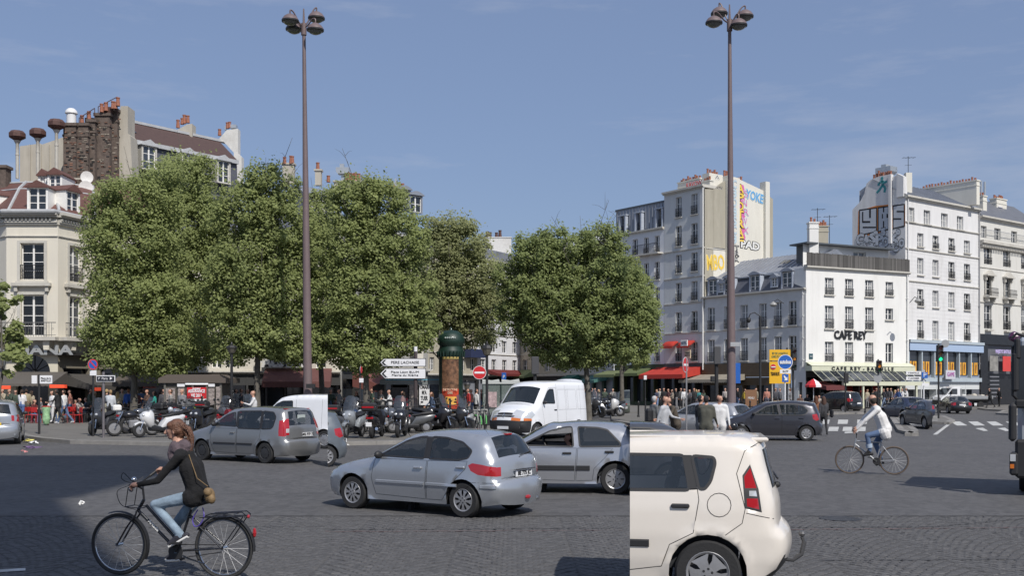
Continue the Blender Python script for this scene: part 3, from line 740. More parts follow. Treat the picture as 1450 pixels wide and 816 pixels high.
zb_=FA.z(920,360);mb=MB();u0_,u1_=FA.u(903),FA.u(939);mb.box(u0_,u1_,-.8,0,zb_-.15,zb_);mb.build('balcony',M_trim,bA,W=FA.W)
mb=MB();mb.box(u0_,u1_,-.78,-.74,zb_+.95,zb_+1)
for i in range(int((u1_-u0_)/.14)):mb.box(u0_+i*.14,u0_+i*.14+.02,-.77,-.75,zb_,zb_+.95)
mb.build('railing',M_iron,bA,W=FA.W)
awning(FA.M(FA.u(891)),FA.u(922)-FA.u(891),2.0,FA.z(905,522),FA.z(905,529),mat('green_canvas',(.10,.125,.05),.9,var=.1),'olive green awning left of the red hotel awning')
awning(FA.M(FA.u(860)),FA.u(889)-FA.u(860),2.0,FA.z(875,525),FA.z(875,531),mat('green_canvas2',(.13,.155,.07),.9,var=.1),'lighter olive green awning at the tree edge behind the parked van')
shopfront(bA,FA,0,FA.L,zsA,5,mat('green_shop',(.06,.075,.035),.7))

# --- tall building with silver YKS graffiti gable
FE=Fac(XD(1282,103),XD(1386.6,111.2));HE=FE.z(1283,279)
bE=thing('apartment_building','tall white apartment block with four window columns and a gable of silver lettering','building',FE.A)
wn=[];colsE=[(1299,1307.6),(1320.5,1329),(1343,1351.6),(1365,1373.5)]
for r,(ya,yb)in enumerate(((330.4,349),(365.3,389.5),(409.5,433.8),(453,479.5))):
 for(a,b)in colsE:
  z0,z1=zr(FE,1303,ya,yb);wn.append((FE.u(a),FE.u(b),z0,z1,'g2,s,cu' if random.random()<.4 else 'g2,s,r'))
for(a,b)in((1286.5,1294.8),(1308,1317.2),(1332.6,1342),(1355,1364)):
 z0,z1=zr(FE,1290,293.8,313.8);wn.append((FE.u(a),FE.u(b),z0,z1,'g1,s,cu'))
zsE=FE.z(1303,482)
facade(bE,FE,0,FE.L,zsE,HE,wn,M_ashlar)
cm=MB();zc_=zsE+.35;cz=[]
while zc_<HE-.4:
 cuts=sorted([(w_[0]-.12,w_[1]+.12)for w_ in wn if w_[2]-.15<zc_<w_[3]+.05]);x_=0
 if zc_<FE.z(1303,355):
  for a,b in cuts+[(FE.L,FE.L)]:
   if a-x_>.05:cm.box(x_,a,-.012,.0,zc_,zc_+.36)
   x_=b
 zc_+=.39
cm.build('stone_course',M_ashlar,bE,W=FE.W)
for y in(318,355,400):band(bE,FE,0,FE.L,FE.z(1303,y),.16,.12)
band(bE,FE,-.1,FE.L,HE,.3,.35,name='cornice')
zrE=2.3
mb=MB();mb.poly([(-.1,-.3,HE+.15),(FE.L+.1,-.3,HE+.15),(FE.L+.1,3.6,HE+zrE),(-.1,3.6,HE+zrE)]);mb.poly([(FE.L+.1,3.6,HE+zrE),(FE.L+.1,5.3,HE+1.4),(.4,5.3,HE+1.4),(.3,3.6,HE+zrE)]);mb.poly([(.3,.2,HE),(.3,3.6,HE+zrE),(.3,5.3,HE+1.4),(.3,5.3,HE-.1)]);mb.poly([(FE.L+.1,-.3,HE+.15),(FE.L+.1,5.3,HE),(FE.L+.1,5.3,HE+1.4),(FE.L+.1,3.6,HE+zrE)]);mb.poly([(.2,5.3,HE-.1),(FE.L,5.3,HE-.1),(FE.L,5.3,HE+1.4),(.2,5.3,HE+1.4)])
mb.box(.3,FE.L,.3,5.2,3.5,HE-.1);mb.build('roof',M_zinc,bE,W=FE.W)
ln=math.hypot(3.9,zrE-.15);seam=MB();seam.box(-.02,.02,0,ln,0,.05);seam=seam.mesh('roof_seam',M_zinc)
for i in range(18):mk('roof_seam',seam,bE,FE.M(.3+i*.62,HE+.15,-.3)@Matrix.Rotation(math.atan2(zrE-.15,3.9),4,'X'))
nE=Vector((-FE.d.y,FE.d.x,0));gL=FE.A+nE*5.8
FH=Fac(gL,FE.A-FE.d*.01)
mb=MB();pr=[(1207,560),(1207,297),(1217,287),(1224,274),(1227,260),(1233,254.5),(1245,249.5),(1262,246.5),(1262,252),(1271,247),(1281,252),(1282,279),(1282,560)]
pp=[FH.pt(x,y)for x,y in pr];pp[0]=(pp[0][0],3);pp[-1]=(pp[-1][0],3)
mb.prism(pp,0,.35);mb.build('gable_wall',M_ashlar,bE,W=FH.W)
strip(bE,FH,FH.u(1260),FH.u(1263.5),FH.z(1262,345),FH.z(1262,247),FH.z(1262,247),M_ashlar,'chimney',-.25,.25)
strip(bE,FH,FH.u(1271),FH.u(1281),FH.z(1276,279),FH.z(1271,245.5),FH.z(1281,250),M_ashlar,'chimney',-.2,.5)
pots(bE,FH.M(FH.u(1250),FH.z(1250,249),.15),7,sp=.27,h=.5)
pots(bE,FH.M(FH.u(1240),FH.z(1240,252.5),.15),3,sp=.27,h=.4)
def vent_hood(bld,M,w_,h_,m=None):
 mb=MB();mb.prism([(-w_/2,h_*.35),(-w_/2,h_),(w_/2,h_),(w_/2,h_*.35),(w_*.36,0),(-w_*.36,0)],-w_*.35,w_*.35);mb.prism([(-.12,-.9),(.12,-.9),(.12,0),(-.12,0)],-.12,.12);mb.box(-w_*.22,w_*.1,-w_*.2,w_*.2,h_,h_+.3)
 mb.build('vent_hood',m or mat('galvanised',(.5,.52,.53),.35,metal=.6,var=.1),bld,W=M)
vent_hood(bE,FH.M(FH.u(1245),FH.z(1245,246),1.2),1.7,.75)
mb=MB();mb.box(0,.6,0,.6,0,2.0);mb.build('chimney',M_gab,bE,W=Matrix.Translation(P(1283,273,104.5)));
antenna(bE,Matrix.Translation(P(1286,250,104.8)),2.0)
chimney(bE,FE.M(FE.u(1372),HE+.3,2.2)@Matrix.Rotation(math.pi/2,4,'Z'),6.4,.6,FE.z(1372,264)-HE+.1,18,M_gab,ph=.35)
chimney(bE,FE.M(FE.u(1303),HE+1.6,4),1.8,.6,1.0,6,M_gab,ph=.35);chimney(bE,FE.M(FE.u(1320),HE+1.6,4.4),1.6,.6,.9,4,M_brown,ph=.35)
graf(FE,bE,'KMS',1346,276,26,10,silver,pink,y=2.4,off=.02)
def gpoly(pts,m,y0,F=FH,bld=bE):q=MB();q.prism([F.pt(*p)for p in pts],y0-.005,y0);q.build('graffiti',m,bld,W=F.W)
TY=lambda x:297.5-(x-1216)*.13;BY=lambda x:334-(x-1214)*.2
gpoly([(1214.5,336),(1215.5,299),(1240,291.5),(1259.5,289.5),(1259.5,324),(1240,332)],oran,-.004);gpoly([(1263.8,291.5),(1281.7,290),(1281.7,320),(1263.8,324)],oran,-.004)
for(x0,x1)in((1216.5,1242),(1243,1259),(1264.2,1281.2)):
 gpoly([(x0,BY(x0)+.8),(x0,TY(x0)-.6),(x1,TY(x1)-.6),(x1,BY(x1)+.8)],K,-.012);gpoly([(x0+1.4,BY(x0)-1.1),(x0+1.4,TY(x0)+1.4),(x1-1.4,TY(x1)+1.4),(x1-1.4,BY(x1)-1.1)],silver,-.02)
def kbar(x0,x1,y0,y1):x1+=.5;y1+=.6;gpoly([(x0,y1),(x0,y0),(x1,y0),(x1,y1)],K,-.028)
kbar(1231,1233,296,308);kbar(1221,1232,313,315);kbar(1221,1222.2,300,314);kbar(1222,1240,321,322.5)
kbar(1250.5,1251.8,292,300);kbar(1250.5,1251.8,313,327);kbar(1255.5,1258.5,303,308);kbar(1249,1250,303,309)
kbar(1270,1281,298.5,300);kbar(1265,1276,309,310.5)
for ch,x_,y_,s_ in(('E',1222,349,9),('B',1233,349,9),('8',1249,350,9),('C',1268,351,9),('C',1218,340,11),('A',1227,341,11),('S',1236,338,10),('P',1245,340,11),('O',1254,343,10),('6',1266,341,12),('O',1277,345,8),('e',1240,330,7),('5',1251,329,7),('x',1262,329,7),('o',1272,328,7)):
 graf(FH,bE,ch,x_,y_,s_*1.05,s_*1.35,silver,K,y=-.03,off=.085)
# little running figure, painted
def fig(F,bld,px,py,s,m):
 seg=[((0,.9),(.05,.55)),((.05,.55),(-.2,.25)),((-.2,.25),(-.45,.05)),((.05,.55),(.28,.33)),((.28,.33),(.2,0)),((0,.85),(.25,.7)),((.25,.7),(.4,.8)),((0,.85),(-.25,.75)),((-.25,.75),(-.3,.55))]
 mb=MB();u0,z0=F.pt(px,py)
 for(a,b),(c,d)in seg:
  v=Vector((c-a,d-b));n_=Vector((-v.y,v.x)).normalized()*.09
  mb.prism([(u0+(a+n_.x)*s,z0+(b+n_.y)*s),(u0+(a-n_.x)*s,z0+(b-n_.y)*s),(u0+(c-n_.x)*s,z0+(d-n_.y)*s),(u0+(c+n_.x)*s,z0+(d+n_.y)*s)],-.02,-.005)
 mb.prism([(u0+math.cos(i)*s*.12,z0+s*1.05+math.sin(i)*s*.14)for i in[k*math.pi/4 for k in range(8)]],-.02,-.005)
 mb.build('graffiti',m,bld,W=F.W)
fig(FH,bE,1249,273,1.35,teal)
# shop: two storeys of pale blue front with orange posters
M_bluesh=mat('pale_blue_front',(.42,.48,.52),.5,var=.06,dirt=.2)
M_bluebd=mat('sky_blue_fascia',(.36,.46,.62),.5)
M_orange=mat('orange_poster',(.75,.38,.04),.5,var=.25,vscale=2.5)
mb=MB();zt_=zsE-.003;z1_=FE.z(1303,486);z2_=FE.z(1303,497);z3_=FE.z(1303,535);mb.box(0,FE.L,-.5,0,z2_,z1_);mb.build('fascia',M_bluebd,bE,W=FE.W)
mb=MB();mb.box(-.05,FE.L,-.6,0,z1_+.004,zt_);mb.box(0,FE.L,-.3,0,z3_-.4,z3_);mb.build('fascia',M_bluesh,bE,W=FE.W)
nb=6
pb=MB();pb.box(-.09,.09,-.35,.02,z3_+.002,z2_-.004);pb=pb.mesh('shopfront_post',M_bluesh)
pw=MB();pw.box(.2,FE.L/nb-.2,-.02,.0,z3_+.2,z2_-.1);pw=pw.mesh('shop_window',M_glassd)
for i in range(nb):
 mk('shopfront_post',pb,bE,FE.M(.1+i*FE.L/nb));mk('shop_window',pw,bE,FE.M(i*FE.L/nb))
 for j in range(2):
  q=MB();a_=.35+j*.85;q.box(a_,a_+.62,-.05,-.03,z3_+.3,z2_-1.05);q.build('poster',M_orange,bE,W=FE.M(i*FE.L/nb))
  q=MB();q.prism([(a_+.2,z3_+.5),(a_+.35,z3_+.45),(a_+.45,z3_+1.3),(a_+.3,z3_+1.6),(a_+.18,z3_+1.2)],-.06,-.05);q.build('poster_print',mat('brown_print',(.2,.06,.02),.6),bE,W=FE.M(i*FE.L/nb))
shopfront(bE,FE,0,FE.L,z3_-.42,5,mat('white_shop_post',(.6,.62,.62),.5),rec=.8)
board('shop_sign',FE.M(FE.u(1336.5),FE.z(1336,531),-.75),1.75,.9,'pale sign reading GAME in purple on the blue shopfront','sign',mat('pale_sign',(.55,.55,.6),.5),'GAME',mat('purple_letters',(.35,.04,.3),.5),tw=1.3,ts=.62)

# --- ornate building at the right edge
FF=Fac(XD(1386.7,111.25),XD(1475,119.5));HF=FF.z(1390,308)
bF=thing('apartment_building','ornate white apartment building with pedimented windows and black cinema front at the right edge','building',FF.A)
wn=[];colsF=[(1393.5,1404),(1420.5,1430.5),(1446,1456)]
for(ya,yb,st)in((350.7,374.5,'g2,r'),(391,418,'g2'),(432,466,'g2,r')):
 for a,b in colsF:
  z0,z1=zr(FF,1399,ya,yb);wn.append((FF.u(a),FF.u(b),z0,z1,st))
for a,b in((1389,1397),(1408,1417),(1432,1440),(1456,1464)):
 z0,z1=zr(FF,1399,321,337.5);wn.append((FF.u(a),FF.u(b),z0,z1,'g1'))
zsF=FF.z(1399,473.5)
facade(bF,FF,0,FF.L,zsF,HF,wn,mat('cream_stucco',(.62,.61,.57),.85,var=.05,dirt=.3,streak=True))
band(bF,FF,0,FF.L,FF.z(1399,346),.5,.5,name='cornice');band(bF,FF,0,FF.L,HF,.3,.4,name='cornice');band(bF,FF,0,FF.L,FF.z(1399,429),.14,.1);band(bF,FF,0,FF.L,FF.z(1399,380),.1,.08)
q=MB();q.box(0,.16,-.42,-.02,0,.2);q=q.mesh('modillion',M_trim)
for i in range(int(FF.L/.34)):mk('modillion',q,bF,FF.M(.05+i*.34,FF.z(1399,350)-.14))
for a,b in colsF:
 uc=(FF.u(a)+FF.u(b))/2;zp_=FF.z(1399,389.5)
 q=MB();q.prism([(-.85,0),(.85,0),(0,.5)],-.42,-.01);q.box(-.95,.95,-.5,-.01,-.14,-.01);q.box(-.8,-.62,-.3,-.01,-.6,-.15);q.box(.62,.8,-.3,-.01,-.6,-.15);q.box(-.7,-.52,-.12,-.01,-2.2,-.61);q.box(.52,.7,-.12,-.01,-2.2,-.61)
 q.build('pediment',M_trim,bF,W=FF.M(uc,zp_))
 zb_=FF.z(1399,420);q=MB();q.box(-.95,.95,-.7,0,-.16,0);q.prism([(-.75,-.6),(-.55,-.6),(-.55,-.17),(-.75,-.17)],-.5,-.01);q.prism([(.55,-.6),(.75,-.6),(.75,-.17),(.55,-.17)],-.5,-.01);q.build('balcony',M_trim,bF,W=FF.M(uc,zb_))
 q=MB();q.box(-.93,.93,-.68,-.64,.8,.85)
 for i in range(14):q.box(-.92+i*.14,-.9+i*.14,-.67,-.65,0,.8)
 for i in range(7):q.tube([(-.9+i*.28,-.66,.3),(-.78+i*.28,-.7,.45),(-.66+i*.28,-.66,.3)],.02,4)
 q.build('railing',M_iron,bF,W=FF.M(uc,zb_))
 q=MB();q.box(-.65,.65,-.35,0,-.16,0);q.build('sill',M_trim,bF,W=FF.M(uc,FF.z(1399,467)))
zq=FF.z(1399,340);mb=MB();mb.box(0,FF.L,-.46,-.43,zq+.95,zq+1)
for i in range(int(FF.L/.25)):mb.box(i*.25,i*.25+.015,-.46,-.44,zq,zq+.95)
mb.build('railing',mat('grey_railing',(.3,.31,.32),.5),bF,W=FF.W)
mb=MB();mb.poly([(0,-.3,HF+.2),(FF.L,-.3,HF+.2),(FF.L,3.2,HF+2.9),(0,3.2,HF+2.9)]);mb.box(.02,FF.L,.3,9,3.5,HF-.01);mb.poly([(0,-.3,HF+.2),(0,3.2,HF+2.9),(0,9,HF+2.4),(0,9,HF)]);mb.poly([(0,3.2,HF+2.9),(FF.L,3.2,HF+2.9),(FF.L,9,HF+2.4),(0,9,HF+2.4)]);mb.build('roof',mat('dark_zinc_roof',(.13,.135,.15),.5,var=.2,dirt=.4),bF,W=FF.W)
chimney(bF,FF.M(FF.u(1405),HF+1,2.4)@Matrix.Rotation(1.57,4,'Z'),3.2,.8,FF.z(1405,277)-HF-1,9,M_gab,ph=.45);chimney(bF,FF.M(FF.u(1446),HF+1,2.6),2.2,.8,FF.z(1446,284)-HF-.6,7,M_gab,ph=.4)
for x_ in(1422,1427):mb=MB();mb.tube([(0,0,0),(0,0,2.9)],.13,8);mb.build('flue_pipe',MATS['galvanised'],bF,W=FF.M(FF.u(x_),HF+1.9,2.6))
for x_ in(1399,1441):q=MB();q.box(0,.8,0,.8,0,.08);q.build('skylight',MATS['pale_sign'],bF,W=FF.M(FF.u(x_),HF+2.1,2.1)@Matrix.Rotation(.66,4,'X'))
M_blk=mat('black_marble',(.018,.018,.02),.25,var=.3,vscale=2)
mb=MB();mb.box(0,FF.L,-.12,0,FF.z(1399,488),zsF-.003);mb.box(0,FF.u(1397),-.16,0,0,FF.z(1399,489));mb.box(FF.u(1397),FF.L,.5,.6,0,FF.z(1399,489));mb.build('cinema_front',M_blk,bF,W=FF.W)
text('MAJESTIC BASTILLE',.5,FF.M(FF.u(1418),FF.z(1418,498.5),-.2),bF,mat('lilac_neon',(.5,.42,.7),.5),width=3.2,offset=.02)
for i,(a,b,c)in enumerate(((1398.5,1410,(.25,.24,.22)),(1417,1428,(.62,.06,.05)),(1433,1440,(.6,.6,.58)))):
 z0,z1=zr(FF,1410,504.5,526);mb=MB();mb.box(FF.u(a),FF.u(b),-.25,-.2,z0,z1);mb.build('film_poster',mat('film_poster_%s'%'abc'[i],c,.4,var=.5 if i!=1 else .12,vscale=2),bF,W=FF.W)
mb=MB()
for i in range(6):mb.box(FF.u(1398),FF.u(1411),-.3,-.2,1.0+i*.42,1.12+i*.42)
mb.build('shutter_bar',mat('steel_bar',(.3,.3,.32),.4,metal=.5),bF,W=FF.W)

for Fq,u_,z1_,bb_,m_ in((FD,FD.L-.3,HD-.1,bC,M_wallD),(FE,.3,HE,bE,M_ashlar),(FE,FE.L-.15,HE,bE,mat('lead_pipe',(.3,.3,.31),.5)),(FA,.2,zE,bA,MATS['pale_grey_render']),(FC,FC.L-.25,HC,bC,M_wallC)):
 q=MB();q.tube([(u_,-.12,z1_),(u_,-.12,3.9)],.06,6)
 for k in range(4):q.box(u_-.09,u_+.09,-.2,0,4.5+k*2,4.56+k*2)
 q.build('drain_pipe',m_,bb_,W=Fq.W)
# ================================================================= left: rotunda corner and long front behind the trees
M_tile=mat('red_brown_tile',(.12,.056,.047),.8,var=.2,vscale=5,bump=.4,bscale=24)
M_lead=mat('pale_lead',(.40,.41,.42),.6,var=.15)
M_creamrot=mat('cream_ashlar',(.66,.62,.53),.85,var=.06,vscale=1,dirt=.22,streak=True)
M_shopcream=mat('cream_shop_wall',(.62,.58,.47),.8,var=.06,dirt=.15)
R=[XD(-50,70),XD(9,66.3),XD(82,66.3),XD(133,69.5),XD(240,69.5)]
bR=thing('rotunda_building','cream cornered cafe building with red brown tiled roof and dormers at the far left','building',R[2])
FR=[Fac(R[i],R[i+1])for i in range(4)];F1=FR[1]
zcor=F1.z(45,318);zshop=F1.z(45,501)
zU=(F1.z(45,396),F1.z(45,345));zL=(F1.z(45,476),F1.z(45,418))
for i,F in enumerate(FR):
 if i==0:cols=[(.8,2.2)];
 elif i==1:cols=[(F.u(29.5),F.u(62))]
 elif i==2:cols=[(F.u(98.5),F.u(116))]
 else:cols=[(1.4,2.6),(4.4,5.6)]
 wn=[(a,b,z0,z1,'g3,r' if z0>7 else 'g3')for a,b in cols for z0,z1 in(zU,zL)]
 facade(bR,F,0,F.L,zshop,zcor+.5,wn,M_creamrot,dep=.22)
 for a,b in cols:
  for z0,z1 in(zU,zL):
   q=MB();q.box(a-.22,a-.04,-.05,0,z0-.1,z1+.2);q.box(b+.04,b+.22,-.05,0,z0-.1,z1+.2);q.box(a-.035,b+.035,-.05,0,z1+.03,z1+.2)
   q.box(a-.3,b+.3,-.14,0,z0-.28,z0-.105)
   if z0<7:q.box(a-.5,b+.5,-.3,0,z1+.55,z1+.75);q.box(a-.35,a-.15,-.2,0,z1+.22,z1+.545);q.box(b+.15,b+.35,-.2,0,z1+.22,z1+.545)
   q.build('window_surround',M_trim,bR,W=F.W)
 band(bR,F,-.02,F.L+.02,zcor+.1,.3,.22,name='cornice');band(bR,F,-.1,F.L+.1,zcor+.55,.3,.5,name='cornice',y1=.35);band(bR,F,0,F.L,F1.z(45,335),.1,.08)
 q=MB();q.box(0,.12,-.3,-.02,0,.14);q=q.mesh('dentil',M_trim)
 for k in range(int(F.L/.25)):mk('dentil',q,bR,F.M(.05+k*.25,zcor+.22))
 # balcony
 zb_=F1.z(45,478);q=MB();q.box(-.2,F.L+.2,-.85,0,zb_-.22,zb_);q.build('balcony',M_trim,bR,W=F.W)
 q=MB();q.box(-.2,F.L+.2,-.8,-.76,zb_+.86,zb_+.91);q.box(-.2,F.L+.2,-.8,-.77,zb_+.1,zb_+.13)
 for k in range(int((F.L+.4)/.16)):
  x_=-.2+k*.16;q.box(x_,x_+.018,-.79,-.77,zb_,zb_+.86)
  if k%3==0:q.lathe([(.05,-.012),(.065,0),(.05,.012)],8,Matrix.Translation((x_+.08,-.78,zb_+.5))@Matrix.Rotation(math.pi/2,4,'X'))
 q.build('balcony_railing',mat('old_railing',(.12,.12,.12),.6),bR,W=F.W)
 if i in(1,2,3):
  for u_ in([.75,2.75]if i!=3 else[.8,3,5]):
   q=MB();q.prism([(u_-.16,zb_-.8),(u_+.16,zb_-.8),(u_+.22,zb_-.225),(u_-.22,zb_-.225)],-.6,0);q.build('corbel',M_creamrot,bR,W=F.W)
 # ground floor: arched opening
 zt_=zshop-.004;arch=i in(1,)
 if arch:
  uc,ra=F.u(45.5),(F.u(71)-F.u(20))/2;zb0=F.z(45,527);n=14
  mb=MB();V_=[(0,0,zt_),(0,0,zb0)]
  A=[(uc-ra*math.cos(math.pi*k/n),0,zb0+ra*.93*math.sin(math.pi*k/n))for k in range(n+1)]
  for k in range(n):
   a,b=A[k],A[k+1];mb.poly([a,b,(b[0],0,zt_),(a[0],0,zt_)]);mb.poly([a,(a[0],.4,a[2]),(b[0],.4,b[2]),b])
  mb.poly([(0,0,zb0),A[0],(A[0][0],0,zt_),(0,0,zt_)]);mb.poly([A[-1],(F.L,0,zb0),(F.L,0,zt_),(A[-1][0],0,zt_)])
  mb.box(0,.6,0,.3,0,zb0-.002);mb.box(F.L-.6,F.L,0,.3,0,zb0-.002);mb.build('shop_wall',M_shopcream,bR,W=F.W)
  mb=MB();mb.box(0,F.L,.4,.45,0,zt_);mb.build('shop_window',M_glassd,bR,W=F.W)
  q=MB()
  for k in range(1,6):t_=math.pi*k/6;q.tube([(uc,.36,zb0),(uc-ra*math.cos(t_),.36,zb0+ra*.93*math.sin(t_))],.02,4)
  q.build('fanlight_bars',M_iron,bR,W=F.W)
 else:
  hs_=[(.5,F.L-.5,.3,zt_-.9)]if i<3 else[(.4,2.6,.3,zt_-.9),(3,5.4,.3,zt_-.9)]
  mb=MB();wall_panel(mb,Matrix.Identity(4),0,F.L,0,zt_,hs_,.3);mb.build('shop_wall',M_shopcream if i<2 else mat('dark_shop_wall',(.2,.18,.14),.8),bR,W=F.W)  # darker shop wall colour on the facets right of the arch
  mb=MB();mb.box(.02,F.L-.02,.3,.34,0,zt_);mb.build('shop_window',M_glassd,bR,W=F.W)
 q=MB();q.box(-.05,F.L+.05,-.45,-.02,zshop-.1,zshop+.06);q.build('sign_ledge',mat('dark_ledge',(.03,.028,.026),.5),bR,W=F.W)
text('INDIANA',.8,F1.M(F1.u(48),F1.z(48,497),-.4),bR,mat('sign_chrome',(.5,.5,.48),.3,metal=.5),width=5.2,offset=.03,extrude=.06)
# roof: eight-sided tiled mansard
apx=[XD(37,72.5),XD(73,72.5)];zap=16.1;ze=zcor+.85
mb=MB()
def P3(v,z):return(v.x,v.y,z)
rr=[R[0]+Vector((0,.2,0)),R[1]+Vector((0,.2,0)),R[2]+Vector((0,.2,0)),R[3]+Vector((0,.2,0)),R[4]+Vector((0,.2,0))]
a0,a1=apx;am=[XD(-60,74),a0,a1,a1+Vector((2.2,1.6,0)),XD(240,74)]
# two-slope: belly point at 55% height
bel=[r.lerp(t,.6)for r,t in zip(rr,am)];zbel=ze+(zap-ze)*.70
for i in range(4):
 mb.poly([P3(rr[i],ze),P3(rr[i+1],ze),P3(bel[i+1],zbel),P3(bel[i],zbel)]);mb.poly([P3(bel[i],zbel),P3(bel[i+1],zbel),P3(am[i+1],zap),P3(am[i],zap)])
mb.poly([P3(am[0],zap),P3(am[1],zap),P3(am[1]+Vector((0,3,0)),zap-1),P3(am[0]+Vector((0,3,0)),zap-1)])
mb.build('roof',M_tile,bR,world=True)
for i in(1,2,3):
 q=MB();q.tube([P3(rr[i],ze+.03),P3(bel[i],zbel+.03),P3(am[i],zap+.03)],.1,6);q.build('hip_flashing',M_lead,bR,world=True)
q=MB();q.tube([P3(bel[0],zbel),P3(bel[1],zbel),P3(bel[2],zbel),P3(bel[3],zbel)],.06,6);q.tube([P3(am[0],zap),P3(a0,zap),P3(a1,zap),P3(am[3],zap)],.08,6);q.build('ridge_flashing',M_lead,bR,world=True)
q=MB();q.tube([P3(v+Vector((0,-.75,0)),ze-.1)for v in rr],.13,8);q.build('gutter',M_lead,bR,world=True)
for F,u_,w_,h_,y_,zz in((F1,F1.u(50.5),1.05,1.45,.25,ze+.1),(FR[2],FR[2].u(108),1.05,1.45,.25,ze+.1),(FR[0],1.9,1.05,1.45,.25,ze+.1),(F1,F1.u(56),.7,.85,2.2,ze+1.9),(F1,F1.u(34),.3,.85,2.6,ze+1.9)):
 dormer(bR,F,u_,zz,w_,h_,2.0,y_,M_white,curved=False,roofm=M_tile)
# flue pipes with rusty cowls standing on the roof, railings
M_rust=mat('rusty_metal',(.085,.042,.034),.7,var=.4,vscale=4);M_pipe=mat('cream_pipe',(.45,.43,.38),.6,var=.15,dirt=.4)
for k,(x,yb,yt,cx0,cx1,cyt,cyb)in enumerate(((24.5,253,198,12,35.5,184.5,198),(53.5,248,195,43,66.5,181.5,195),(80,242,183,69,93.5,168.5,183))):
 d=73;b=P(x,yb,d);t=P(x,yt,d);s_=d/FPX
 root=thing('flue_pipe',['leftmost rusty capped flue pipe above the red brown roof','middle rusty capped flue pipe above the red brown roof','tallest rusty capped flue pipe beside the brick chimney stacks'][k],'flue',(b.x,b.y,b.z),group='capped flue pipes on the rotunda roof')
 h_=t.z-b.z;q=MB();q.lathe([(.11,0),(.11,h_*.6),(.135,h_*.6),(.135,h_*.63),(.11,h_*.63),(.11,h_-.3),(.24,h_-.05)],12);q.build('pipe',M_pipe,root,smooth=40)
 hw=(cx1-cx0)/2*s_;hh=(cyb-cyt)*s_;q=MB();q.lathe([(.2,0),(hw,hh*.35),(hw,hh*.72),(hw*.7,hh),(.01,hh)],8,Matrix.Translation((0,0,h_-.05)));q.build('cowl',M_rust,root)
# long front behind the trees
FL=Fac(XD(240,69.6),XD(482,71));bL=thing('long_building','shaded stone building with arched shop window and STAFF sign behind the plane trees','building',FL.A)
wn=[]
for x in range(256,480,30):
 for z0,z1 in((5.7,7.7),(8.7,10.5)):wn.append((FL.u(x),FL.u(x+13),z0,z1,'g3,r'))
for x in(220+360/4.53,220+440/4.53+2,220+830/4.53,220+900/4.53,220+1030/4.53):wn.append((FL.u(x),FL.u(x+14),FL.z(300,521),FL.z(300,498),'g1'))
facade(bL,FL,0,FL.L,2.9,12.2,wn,M_stone);band(bL,FL,0,FL.L,4.95,.22,.5,name='string_course');band(bL,FL,0,FL.L,12.0,.3,.4,name='cornice');band(bL,FL,0,FL.L,3.05,.15,.3)
uc=FL.u(266.5);n=14;mb=MB();ra=FL.u(283)-uc;zb0=FL.z(266,527)
mb.prism([(uc-ra*math.cos(math.pi*k/n),zb0+ra*1.05*math.sin(math.pi*k/n))for k in range(n+1)],-.03,0);mb.build('arched_window',M_glassd,bL,W=FL.W)
q=MB();q.tube([(uc-ra*math.cos(math.pi*k/n),-.06,zb0+ra*1.05*math.sin(math.pi*k/n))for k in range(n+1)],.12,6);q.build('arch_moulding',M_trim,bL,W=FL.W)
text('BAR  LE  REX',.42,FL.M(FL.u(270),FL.z(270,497),-.1),bL,mat('neon_red',(.5,.04,.03),.5),width=3.4,offset=.02)
text('FALSTAFF',.95,FL.M(FL.u(404),FL.z(404,513.5),-.62),bL,mat('falstaff_letters',(.55,.54,.52),.5),width=3.7,offset=.06,extrude=.05)
q=MB();q.box(FL.u(375),FL.u(434),-.58,-.35,FL.z(404,520),FL.z(404,507));q.build('sign_board',mat('dark_board',(.05,.05,.06),.5),bL,W=FL.W)
shopfront(bL,FL,0,FL.L,2.95,9,mat('dark_frame',(.05,.05,.05),.5))
mb=MB();mb.poly([(0,.1,12.3),(FL.L,.1,12.3),(FL.L,2.6,14),(0,2.6,14)]);mb.poly([(0,2.6,14),(FL.L,2.6,14),(FL.L,8,13.5),(0,8,13.5)]);mb.poly([(FL.L,.1,12.3),(FL.L,8,12.3),(FL.L,8,13.5),(FL.L,2.6,14)]);mb.build('roof',M_slate,bL,W=FL.W)
mb=MB();mb.poly([(FL.L,.6,0),(FL.L,9,0),(FL.L,9,12.3),(FL.L,.0,12.3),(FL.L,0,3)]);mb.box(0,FL.L,.64,.8,3,12.1);mb.build('side_wall',M_stone,bL,W=FL.W)
# tall house behind with brick stacks and grey mansard
FM_=Fac(XD(178,76.5),XD(343,84.5))
bM=thing('tall_house','tall grey mansard house with brown roof and brick chimney wall rising behind the first trees','building',FM_.A)
ztop=EYE+373/FPX*79.6;Lm=FM_.L
zbrk=EYE+352/FPX*77.2
wn=[]
mb=MB();mb.poly([(0,.1,8),(Lm,.1,8),(Lm,.7,zbrk),(0,.7,zbrk)]);mb.build('mansard',M_slate,bM,W=FM_.W)
mb=MB();mb.poly([(0,.55,zbrk),(Lm,.55,zbrk),(Lm,3.0,ztop+.25),(0,3.0,ztop+.25)]);mb.poly([(0,3,ztop+.25),(Lm,3,ztop+.25),(Lm,6,zbrk),(0,6,zbrk)]);mb.build('roof',mat('brown_roof',(.075,.045,.04),.8,var=.15,vscale=4),bM,W=FM_.W)
mb=MB();mb.box(0,Lm,2.85,3.15,ztop+.2,ztop+.4);mb.box(0,Lm,.4,.6,zbrk-.28,zbrk+.02);mb.build('ridge_flashing',M_lead,bM,W=FM_.W)
